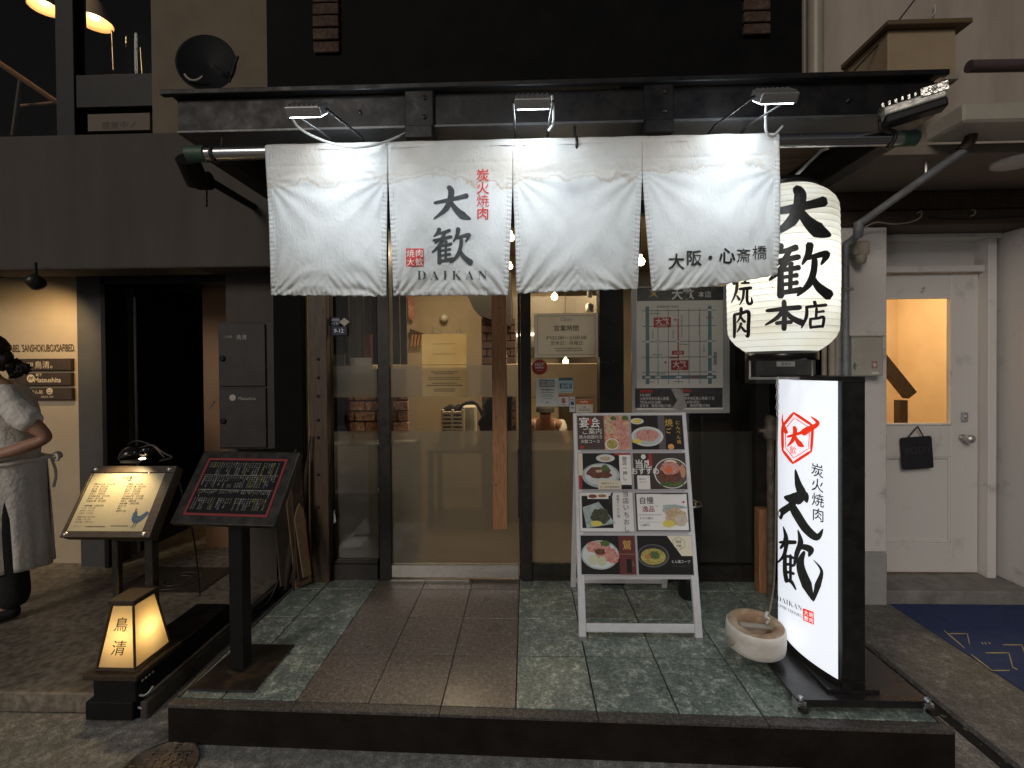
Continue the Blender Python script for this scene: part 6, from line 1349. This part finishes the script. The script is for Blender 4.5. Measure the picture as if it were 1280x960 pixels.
# =================================================================== INTERIOR behind the glass
room = empty('dining_room', (0, 4, .16), 'warmly lit beige dining room seen through the glass front', 'interior')
ip = pm('interior_plaster', (.33,.265,.175), .85, col2=(.37,.30,.20), ns=3, bump=(60,.1))
m = MB(); m.box(-1.36, .35, 5.2, 5.3, .15, 2.7); m.box(.35, 1.75, 6.2, 6.3, .15, 2.7); m.box(-1.45,-1.36, 2.9, 5.3, .15, 2.7); m.box(1.70,1.78, 3.0, 6.3, .15, 2.7); m.build('wall', ip, room)
m = MB(); m.box(-1.4, 1.75, 2.87, 6.3, 2.65, 2.7); m.build('ceiling', pm('interior_ceiling', (.25,.20,.15), .8), room)
m = MB(); m.box(-1.4, 1.75, 2.86, 6.3, .10, .156); m.build('floor', pm('interior_floor', (.12,.085,.055), .4, col2=(.17,.12,.08), ns=5), room)
# brick pillar and boards on the left
bpz = [W(450,539,3.3).z, W(450,494,3.3).z]
bpil = empty('brick_pillar', (-.95, 3.35, .16), 'old brick pillar with vertical dark boards above, inside left window', 'pillar')
x0_, x1_ = W(432,510,3.3).x, W(512,510,3.3).x
m = MB(); m.box(x0_+.01, x1_-.01, 3.30, 3.55, .16, 1.42); m.build('core', pm('mortar', (.20,.16,.12), .9), bpil)
brickrow(x0_, x1_, .40, 1.27, 3.30, bpil, 12, 3, .03)
for i in range(9):
    a = x0_ + (x1_-x0_)*i/9; m = MB(); m.box(a+.003, a+(x1_-x0_)/9-.003, 3.25-random.uniform(0,.012), 3.27, 1.45, 2.6); m.build('board', M['darkwood'], bpil, bevel=.002)
m = MB(); q = W(462,440,3.2); m.box(W(456,430,3.2).x, W(465,430,3.2).x, 3.18, 3.22, W(460,462,3.2).z, W(460,418,3.2).z); one('timber_block', m, M['wood'], 'short upright wooden block in front of the brick pillar', 'timber', bevel=.003)
for i, (x0, x1, y0, y1, lab) in enumerate([(414,431,443,470,'pale card leaning inside the narrow window, left of two'),(438,464,447,468,'wider pale card leaning inside the narrow window, right of two')]):
    m = MB(); a = W(x0,y1,2.95); b = W(x1,y0,2.95); m.box(a.x, b.x, 2.95, 2.954, a.z, b.z); one('leaning_card', m, pm('pale_card', (.34,.32,.27), .7), lab, 'card')
m = MB(); m.box(W(404,480,3.2).x, W(429,480,3.2).x, 3.2, 3.5, .16, 2.6); m.build('black_side', M['black'], bpil)
m = MB(); m.box(.70, 1.42, 3.05, 3.10, .16, 1.93); one('added_dark_partition', m, pm('brown_black_shade', (.02,.014,.010), .4, col2=(.035,.024,.017), ns=6), 'added dark brown partition shading the lower right window behind the poster', 'partition')  # added sheet, stands in for the unlit room behind this window
# steel drawer unit behind the frosted glass
cab = empty('steel_counter', (-1.05, 3.1, .16), 'steel counter with two bright edges behind the frosted narrow window', 'counter')
m = MB(); a = W(424,614,3.05).x; b = W(520,614,3.05).x; m.box(a, b, 3.05, 3.24, .16, W(450,553,3.05).z); m.build('body', pm('dim_steel', (.16,.14,.115), .35, .5), cab)
for py in (553, 613): m = MB(); z = W(450,py,3.04).z; m.box(a-.01, b, 3.02, 3.06, z-.012, z+.012); m.build('bright_edge', M['stainless'], cab, bevel=.003)
# stair underside, dark wall panel
m = MB(); F = Fr(W(583,368,4.6), (W(612,400,4.6)-W(583,368,4.6)), (0,0,1)); p = [W(578,350,4.6), W(640,350,4.6), W(640,412,4.6), W(606,400,4.6), W(597,392,4.6)]
m.prism(Fr((0,4.6,0),(1,0,0),(0,0,1)), [(q.x,q.z) for q in p][::-1], 0, .35); one('stair_underside', m, pm('dark_stair', (.03,.028,.026), .5), 'dark sloping stair underside in the room behind the door', 'stair')
bw_ = empty('brick_wall', (W(605,460,4.4).x, 4.4, .16), 'dark narrow brick wall end beside the timber door pull', 'wall')
brickrow(W(602,430,4.4).x, W(645,430,4.4).x, .3, W(605,398,4.4).z, 4.4, bw_, 22, 3, .05, mat=pm('dark_brick', (.06,.032,.022), .85, col2=(.10,.055,.036), ns=30))
m = MB(); m.box(W(602,430,4.4).x, W(645,430,4.4).x, 4.4, 4.5, .16, W(605,398,4.4).z); m.build('core', pm('mortar',()), bw_)
# crates, bag, coat
cz = W(565,540,3.9).z-.12
tb_ = empty('side_table', (W(575,560,3.95).x, 4.0, .16), 'low dark table inside carrying the crate and white bag', 'table')
m = MB(); m.box(W(535,560,3.8).x, W(618,560,3.8).x, 3.8, 4.3, cz-.03, cz); m.build('table_top', M['darkwood'], tb_)
for sx in (W(540,560,3.8).x, W(612,560,3.8).x):
    for sy in (3.83, 4.25): m = MB(); m.box(sx-.02, sx+.02, sy-.02, sy+.02, .16, cz-.03); m.build('leg', M['darkwood'], tb_)
ck = empty('wicker_crate', (W(564,530,3.9).x, 3.95, cz), 'cream slatted crate with black cloth on top, inside the door', 'crate')
xa_, xb2 = W(552,530,3.9).x, W(579,530,3.9).x; z1_ = W(565,513,3.9).z
for k in range(9):
    z = cz+(z1_-cz)*k/9; m = MB(); m.box(xa_, xb2, 3.9, 4.1, z, z+(z1_-cz)/9*.62); m.build('slat', pm('crate_cream', (.46,.40,.29), .6), ck)
for x in (xa_-.004, (xa_+xb2)/2-.008, xb2-.012): m = MB(); m.box(x, x+.016, 3.895, 4.105, cz, z1_+.005); m.build('crate_post', MC['crate_cream'], ck)
m = MB(); 
for k in range(7): m.lathe((xa_+.02+k*.023, 3.98, z1_), [(.03,-.01),(.026,.012+.012*(k%3)),(0,.024+.012*(k%3))], 8)
m.build('cloth', M['darkcloth'], ck)
m = MB(); a = W(577,540,4.0); b = W(594,508,4.0); m.box(a.x, b.x, 4.0, 4.15, cz, b.z); one('white_bag', m, pm('white_bag_paper', (.50,.45,.36), .8, bump=(20,.5)), 'white paper bag beside the slatted crate', 'bag', bevel=.01)
m = MB(); m.tube(curve_pts([W(572,512,3.88), W(580,505,3.9), W(592,503,3.92), W(600,512,3.9), W(604,525,3.88), W(598,531,3.86)],6), .014, 8); one('black_strap', m, M['darkcloth'], 'thick black strap looping over the white bag', 'strap')
m = MB(); F = Fr((0,3.8,0),(1,0,0),(0,0,1)); p = [W(601,540,3.8), W(598,526,3.8), W(607,514,3.8), W(604,506,3.8), W(610,495,3.8), W(640,493,3.8), W(640,560,3.8), W(596,560,3.8)]
m.prism(F, [(q.x,q.z) for q in p], -.12, .05); one('dark_coat', m, M['darkcloth'], 'black hanging coat half hidden behind the timber door pull', 'coat', bevel=.02, seg=2)
# small hangings on the back wall
m = MB(); c = W(554,397,5.1); m.lathe((c.x,5.15,c.z), [(.04,0),(.045,.02),(.02,.04),(0,.042)], 20, axis=(0,-1,0)); one('wall_ornament', m, pm('glazed_ornament', (.45,.42,.36), .2), 'small round glossy ornament high on the back wall', 'ornament')
m = MB(); m.prism(Fr((0,5.15,0),(1,0,0),(0,0,1)), [(lambda q:(q.x,q.z))(W(x,y,5.15)) for x,y in [(511,370),(516,372),(519,392),(517,401),(512,398),(511,385)]][::-1], 0, .03); one('red_charm', m, pm('red_charm', (.30,.05,.03), .5, col2=(.5,.3,.2), ns=40), 'small red and white charm hanging beside the dark boards', 'charm')
m = MB(); m.prism(Fr((0,5.15,0),(1,0,0),(0,0,1)), [(lambda q:(q.x,q.z))(W(x,y,5.15)) for x,y in [(513,411),(530,417),(531,421),(513,417)]][::-1], 0, .03, M['darkwood'])
for k in range(4): m.tube([W(516+k*4,418,5.12), W(514+k*4,432,5.12)], .012, 6, M['wood'])
one('rack_of_tags', m, M['darkwood'], 'small dark rack with hanging wooden tags on the back wall', 'rack')
m = MB(); c = W(546,414,5.12)
for (p1, p2) in [((541,409),(541,418)),((541,409),(552,414)),((552,414),(553,418)),((541,418),(553,418)),((571,412),(571,418)),((575,411),(575,418))]: m.tube([W(*p1,5.12), W(*p2,5.12)], .006, 6)
one('wire_frame', m, M['pipegrey'], 'small bent wire frame on the back wall above the paper notice', 'frame')
# kitchen side seen right of the door
m = MB(); a = W(640,497,3.9); b = W(746,454,3.9); m.box(a.x-.12, b.x+.1, 3.9, 3.95, a.z, b.z); one('counter_screen', m, pm('cream_screen', (.55,.42,.27), .7, col2=(.60,.46,.30), ns=3), 'long cream screen board above the counter behind the stickers', 'screen', bevel=.004)
m = MB(); m.box(-.2, .75, 4.0, 4.4, .16, .70); m.box(-.22,.78,3.97,4.42,.70,.74, M['darkwood']); one('kitchen_counter', m, pm('counter_front', (.10,.07,.045), .6), 'dark kitchen counter inside, below the cream screen', 'counter')
hood = empty('extractor_duct', (.2, 4.8, 1.95), 'steel extractor duct and shelves above the kitchen counter', 'duct')
m = MB(); m.tube([W(640,425,4.6), W(700,420,4.7), W(760,430,4.8)], .09, 16); m.build('duct_pipe', M['alu'], hood)
m = MB(); m.box(W(642,395,5).x, W(760,395,5).x, 4.9, 5.3, W(700,415,5).z, W(700,372,5).z); m.build('hood_box', pm('hood_steel', (.30,.27,.22), .4, .4), hood)
for py in (433, 446): m = MB(); m.box(W(664,py,5).x, W(760,py,5).x, 4.95, 5.2, W(700,py,5).z-.01, W(700,py,5).z+.01); m.build('shelf', M['darkwood'], hood)
random.seed(3)
for k in range(9):
    x = W(672+k*9, 440, 5).x; z0 = W(700,446,5).z+.01; m = MB(); h_ = random.uniform(.06,.10); m.lathe((x,5.02,z0), [(0,0),(.026,0),(.026,h_*.7),(.01,h_*.85),(.01,h_),(0,h_)], 12)
    o = one('kitchen_jar', m, pm(['jar_red','jar_cream','jar_brown'][k%3], [(.40,.10,.04),(.55,.45,.30),(.18,.09,.04)][k%3], .35), ['small red jar','small cream jar','small brown jar'][k%3]+' on the lit kitchen shelf, '+['first','fourth','seventh','second','fifth','eighth','third','sixth','ninth'][(k%3)*3+k//3]+' from the left', 'jar', 'jars on the kitchen shelf')
for k, (px, py, Y, lab) in enumerate([(693,371,4.4,'round ceiling lamp inside, left of the drain pipe, higher one'),(691,376.5,5.2,'round ceiling lamp inside, farther and lower one'),(487,318,3.6,'glowing globe bulb seen in the slit between first and second noren panels'),(638.5,297,3.5,'glowing globe bulb seen in the upper slit beside the timber pull'),(637.5,333,4.2,'glowing globe bulb seen lower in the slit beside the timber pull'),(801,327,4.0,'bright bulb seen in the slit between third and fourth noren panels'),(707,452,4.7,'bright bare bulb just above the cream screen'),(498,385,5.0,'small lamp glow between the dark boards and the door edge')]):
    c = W(px, py, Y); r = [.032,.03,.028,.03,.026,.036,.03,.012][k]
    m = MB(); m.lathe(c, [(0,-r),(r*.7,-r*.7),(r,0),(r*.7,r*.7),(r*.3,r),(r*.3,r*1.6)], 16); m.tube([c+V3((0,0,r*1.5)), (c.x,c.y,2.65)], .003, 5, M['cable_black'])
    one('ceiling_bulb', m, pm('interior_bulb', (1,.85,.6), .4, emis=((1,.76,.42), 12)), lab, 'bulb', 'bulbs in the dining room')
m = MB(); m.tube([W(737,372,3.4), (W(737,372,3.4).x,3.4,2.65)], .018, 10); m.lathe(W(737,390,3.4), [(.03,0),(.03,.05),(.018,.06)], 12); one('steel_drop_pipe', m, M['stainless'], 'slim steel pipe dropping from the ceiling above the opening hours card', 'pipe')
for (x,y,z,e) in [(-.7,4.2,2.45,17),(.2,4.0,2.45,13),(.9,4.6,2.45,13),(-.3,3.3,2.5,5)]:
    light('room_light', 'AREA', (x,y,z), e*.82, (1,.76,.49), None, size=.35, to=(x,y,0))
light('kitchen_light', 'POINT', W(707,446,4.6), 3.5, (1,.80,.5), None, size=.04)
# =================================================================== PEOPLE
def skinmesh(name, verts, edges, mat, parent, lv=2, root=0):
    """one continuous tapered body grown around a jointed skeleton; verts: (x,y,z,rx,ry)"""
    me = bpy.data.meshes.new(name); me.from_pydata([v[:3] for v in verts], edges, [])
    o = bpy.data.objects.new(name, me); COL.objects.link(o)
    s = o.modifiers.new('skin', 'SKIN'); s.use_smooth_shade = True
    sv = me.skin_vertices[0].data
    for i, v in enumerate(verts): sv[i].radius = (v[3], v[4]); sv[i].use_root = (i == root)
    b = o.modifiers.new('sub', 'SUBSURF'); b.levels = lv; b.render_levels = lv
    dg = bpy.context.evaluated_depsgraph_get(); m2 = bpy.data.meshes.new_from_object(o.evaluated_get(dg))
    o.modifiers.clear(); o.data = m2; m2.name = name; m2.materials.clear(); m2.materials.append(mat)
    for p in m2.polygons: p.use_smooth = True
    if parent is not None:
        for v in m2.vertices: v.co -= parent.location
        o.parent = parent
    return o
PX, PY = -2.895, 2.52
pz = .075
CT, ST = math.cos(R(40)), math.sin(R(40))
def P(x, y, z): return (PX+x*CT-y*ST, PY+x*ST+y*CT, pz+z)
per = empty('person', (PX, PY, pz), 'person in white T-shirt and long white apron at the left edge, dark hair tied back', 'person')
# facing -x, head bowed, forearms brought forward over a task
bv = [ (*P(.02,0,.80),.105,.125), (*P(.03,0,.95),.09,.11), (*P(.02,0,1.08),.105,.125), (*P(.0,0,1.20),.085,.12), (*P(-.035,0,1.29),.045,.045), (*P(-.055,0,1.345),.044,.044),
  (*P(-.085,0,1.40),.066,.062), (*P(-.085,0,1.455),.066,.064), (*P(-.075,0,1.50),.035,.035),
  (*P(.03,-.17,1.215),.048,.048), (*P(.13,-.225,1.08),.042,.044), (*P(.205,-.235,.985),.036,.038), (*P(.06,-.21,.925),.031,.033), (*P(-.12,-.14,.885),.022,.026),
  (*P(.03,.17,1.215),.048,.048), (*P(.07,.21,1.08),.040,.042), (*P(.10,.22,.975),.034,.036), (*P(-.02,.19,.925),.031,.033), (*P(-.15,.12,.90),.022,.026),
  (*P(.03,-.08,.72),.07,.07), (*P(.02,-.10,.42),.055,.055), (*P(.045,-.10,.10),.036,.036), (*P(-.06,-.11,.035),.034,.030), (*P(-.13,-.115,.028),.026,.022),
  (*P(.03,.08,.72),.07,.07), (*P(-.02,.10,.42),.055,.055), (*P(-.01,.10,.10),.036,.036), (*P(-.11,.11,.035),.034,.030), (*P(-.18,.115,.028),.026,.022)]
be = [(0,1),(1,2),(2,3),(3,4),(4,5),(5,6),(6,7),(7,8),(3,9),(9,10),(10,11),(11,12),(12,13),(3,14),(14,15),(15,16),(16,17),(17,18),(0,19),(19,20),(20,21),(21,22),(22,23),(0,24),(24,25),(25,26),(26,27),(27,28)]
# nose, ear, palms and fingers belong to the same surface
def addhand(bv, be, wrist, base, dirv, side):
    b = V3(base); d = V3(dirv).normalized(); s = V3(side).normalized(); up = d.cross(s)
    k = len(bv); bv.append((*(b+d*.045),.024,.014)); be.append((wrist, k))
    for i, (off, ln_) in enumerate([(-.026,.058),(-.009,.068),(.009,.066),(.025,.052)]):
        p1 = b+d*.085+s*off; p2 = p1+d*ln_*.5-up*.008; p3 = p2+d*ln_*.4-up*.022; j = len(bv)
        bv += [(*p1,.0085,.0085),(*p2,.008,.008),(*p3,.0068,.0068)]; be += [(k,j),(j,j+1),(j+1,j+2)]
    t1 = b+d*.03+s*(-.034); t2 = t1+d*.03-s*.012-up*.01; j = len(bv); bv += [(*t1,.010,.010),(*t2,.008,.008)]; be += [(k,j),(j,j+1)]
addhand(bv, be, 13, P(-.12,-.14,.885), (-1,.35,-.08), (.2,.6,.6))
addhand(bv, be, 18, P(-.15,.12,.90), (-1,-.35,-.1), (.2,-.6,.6))
n0 = len(bv); bv.append((*P(-.165,0,1.425),.012,.012)); be.append((7,n0))          # nose
body = skinmesh('body', bv, be, M['skin'], per, 2, 0)
# shirt: torso and short sleeves
sv_ = [(*P(.02,0,.79),.130,.136), (*P(.03,0,.95),.118,.128), (*P(.025,0,1.08),.128,.142), (*P(.005,0,1.19),.108,.132), (*P(-.025,0,1.262),.062,.07),
  (*P(.03,-.165,1.205),.068,.068), (*P(.11,-.215,1.105),.066,.064), (*P(.155,-.228,1.04),.068,.066), (*P(.03,.165,1.205),.068,.068), (*P(.06,.205,1.105),.062,.062), (*P(.075,.215,1.04),.064,.064)]
shirt = skinmesh('shirt', sv_, [(0,1),(1,2),(2,3),(3,4),(3,5),(5,6),(6,7),(3,8),(8,9),(9,10)], M['cotton'], per, 3, 0)
tx_ = bpy.data.textures.new('folds', 'CLOUDS'); tx_.noise_scale = .07
dm = shirt.modifiers.new('folds', 'DISPLACE'); dm.texture = tx_; dm.strength = .028; dm.mid_level = .5
# trousers, shoes
for s, dxk in ((-1, .0), (1, -.03)):
    skinmesh('trouser_leg', [(*P(.03,s*.07,.78),.085,.095),(*P(.025+dxk,s*.10,.45),.075,.075),(*P(.045+dxk*1.6,s*.10,.05),.078,.078)], [(0,1),(1,2)], M['darkcloth'], per, 2, 0)
    skinmesh('shoe', [(*P(.075+dxk*1.6,s*.105,.045),.040,.038),(*P(-.02+dxk*1.6,s*.11,.042),.044,.036),(*P(-.12+dxk*1.6,s*.118,.032),.038,.026)], [(0,1),(1,2)], M['rubber'], per, 2, 0)
# apron: open tube of cloth from waist to shin, folds running down
m = MB(); NA, NH = 64, 26; vs = []
for j in range(NH+1):
    t = j/NH; z = .86-.60*t
    for i in range(NA+1):
        a = R(-176)+R(352)*i/NA     # opening at the back (+x)
        fold = .008*math.sin(a*9+t*1.2)*t + .006*math.sin(a*17+2*t)*t
        rx = .158+.02*t+fold; ry = .160+.015*t+fold
        vs.append(P(.015-math.cos(a)*rx, math.sin(a)*ry, z-.012*math.cos(a*2)*t))
fs = [(j*(NA+1)+i, j*(NA+1)+i+1, (j+1)*(NA+1)+i+1, (j+1)*(NA+1)+i) for j in range(NH) for i in range(NA)]
m.add(vs, fs, None, True); ap = m.build('apron', M['cotton'], per); so = ap.modifiers.new('thick','SOLIDIFY'); so.thickness = .003
m = MB(); pts = [P(.015-math.cos(R(360*k/40))*.165, math.sin(R(360*k/40))*.168, .855+.004*math.sin(k)) for k in range(41)]; m.tube(pts, .012, 8, cap=False); m.build('apron_band', M['cotton'], per)
m = MB(); 
for s in (-1,1): m.tube(curve_pts([P(.185,0,.855), P(.215,s*.04,.87), P(.225,s*.07,.84), P(.20,s*.02,.84)],5), .008, 6)
m.tube(curve_pts([P(.19,-.01,.85), P(.21,-.02,.76), P(.20,-.03,.68)],5), .007, 6); m.build('apron_knot', M['cotton'], per)
# hair: cap and low bun
def blob(mb, c, rx, ry, rz, amp=.0, sc_=20, rot=0, nu=28, nv=20):
    c = V3(c); vs = []
    for j in range(nv+1):
        th = PI*j/nv
        for i in range(nu):
            ph = 2*PI*i/nu; d = V3((math.sin(th)*math.cos(ph), math.sin(th)*math.sin(ph), math.cos(th)))
            k = 1+amp*noise.noise(V3((d.x*sc_*.12+c.x*9, d.y*sc_*.12, d.z*sc_*.03)))*2; q = V3((d.x*rx*k, d.y*ry*k, d.z*rz*k))
            q = V3((q.x*CT-q.y*ST, q.x*ST+q.y*CT, q.z)); vs.append(c+q)
    mb.add(vs, [(j*nu+i, (j+1)*nu+i, (j+1)*nu+(i+1)%nu, j*nu+(i+1)%nu) for j in range(nv) for i in range(nu)], None, True)
m = MB(); blob(m, P(-.062,0,1.475), .098, .086, .082, .10, 40); blob(m, P(-.015,0,1.42), .060, .074, .070, .12, 40); m.build('hair', M['hair'], per)
m = MB(); blob(m, P(.035,-.005,1.385), .045, .042, .034, .30, 60); blob(m, P(.075,-.015,1.362), .036, .034, .030, .4, 70); blob(m, P(.052,.012,1.35), .030, .03, .034, .4, 70); m.build('hair_bun', M['hair'], per)
m = MB(); rr_ = random.Random(2)
for k in range(170):
    a1 = rr_.uniform(-1.3,1.3); b1 = rr_.uniform(.1,1.25); st = P(-.062-.09*math.cos(b1), .084*math.sin(a1)*1.0, 1.475+.083*math.sin(b1)*math.cos(a1)); mid = P(-.03+rr_.uniform(-.01,.02), .092*math.sin(a1), 1.485*1.0+.062*math.cos(a1)-.02); en = P(.03, rr_.uniform(-.03,.03), 1.395+rr_.uniform(-.02,.02))
    m.tube(curve_pts([st, mid, en],5), .0012, 4, cap=False)
for k in range(26):
    a0_ = P(.03+rr_.uniform(-.01,.05), rr_.uniform(-.03,.03), 1.37+rr_.uniform(-.02,.03)); d_ = V3((rr_.uniform(-.02,.05), rr_.uniform(-.04,.02), rr_.uniform(-.05,.03)))
    m.tube(curve_pts([V3(a0_), V3(a0_)+d_*.6+V3((0,0,.008)), V3(a0_)+d_],3), .0011, 4, cap=False)
tag(m.build('loose_strands', M['hair'], per), kind='stuff')
m = MB(); c = V3(P(-.055,-.064,1.405)); m.lathe(c, [(0,.008),(.012,.007),(.017,.0),(.012,-.004)], 14, axis=(.25,-1,0)); 
m.build('ear', M['skin'], per)
for s in (-1,1):
    m = MB(); m.lathe(P(-.146,s*.026,1.437), [(0,.006),(.007,.004),(.009,0)], 10, axis=(-1,0,0)); e_ = m.build('eye', pm('eye_white', (.6,.6,.58), .2), per)
m = MB(); m.tube([P(-.150,-.02,1.375), P(-.156,0,1.373), P(-.150,.02,1.375)], .005, 6); m.build('mouth', pm('lip', (.30,.10,.08), .5), per)

# cook behind the counter, seen from chest up over the frosted band
KX, KY, kz = W(682,520,4.6).x, 5.1, .16
ck2 = empty('person', (KX, KY, kz), 'cook in white shirt and dark cap crouching behind the glass, left of the menu board', 'person')
def Q(x, y, z): return (KX+x, KY+y, kz+z)
hh = [(*Q(0,0,.50),.12,.11),(*Q(0,-.10,.60),.12,.10),(*Q(0,-.24,.68),.12,.09),(*Q(0,-.35,.73),.05,.05),(*Q(0,-.41,.77),.064,.066),(*Q(0,-.42,.83),.066,.07),
  (*Q(-.17,-.25,.68),.05,.05),(*Q(-.22,-.34,.50),.04,.04),(*Q(-.12,-.50,.48),.03,.03),(*Q(.17,-.25,.68),.05,.05),(*Q(.22,-.34,.50),.04,.04),(*Q(.12,-.50,.48),.03,.03),
  (*Q(-.12,-.30,.42),.075,.075),(*Q(-.12,-.12,.05),.045,.045),(*Q(-.12,-.26,.03),.035,.03),(*Q(.12,-.30,.42),.075,.075),(*Q(.12,-.12,.05),.045,.045),(*Q(.12,-.26,.03),.035,.03)]
ee = [(0,1),(1,2),(2,3),(3,4),(4,5),(2,6),(6,7),(7,8),(2,9),(9,10),(10,11),(0,12),(12,13),(13,14),(0,15),(15,16),(16,17)]
addhand(hh, ee, 8, Q(-.12,-.50,.48), (.4,-1,-.1), (1,.4,0)); addhand(hh, ee, 11, Q(.12,-.50,.48), (-.4,-1,-.1), (-1,.4,0))
skinmesh('body', hh, ee, M['skin'], ck2, 2, 0)
skinmesh('shirt', [(*Q(0,0,.50),.14,.13),(*Q(0,-.10,.60),.14,.115),(*Q(0,-.25,.68),.13,.10),(*Q(-.17,-.25,.68),.062,.062),(*Q(-.20,-.30,.58),.058,.058),(*Q(.17,-.25,.68),.062,.062),(*Q(.20,-.30,.58),.058,.058)], [(0,1),(1,2),(2,3),(3,4),(2,5),(5,6)], M['cotton'], ck2, 2, 0)
skinmesh('trousers', [(*Q(0,0,.50),.13,.12),(*Q(-.12,-.28,.42),.09,.09),(*Q(-.12,-.12,.10),.06,.06),(*Q(.12,-.28,.42),.09,.09),(*Q(.12,-.12,.10),.06,.06)], [(0,1),(1,2),(0,3),(3,4)], M['darkcloth'], ck2, 2, 0)
m = MB(); m.lathe(Q(0,-.41,.83), [(.088,-.01),(.09,.02),(.07,.055),(0,.065)], 20); m.lathe(Q(0,-.48,.83), [(.0,.004),(.06,.0),(.055,-.006),(0,-.004)], 16); m.build('cap', pm('grey_cap', (.05,.045,.04), .8), ck2)
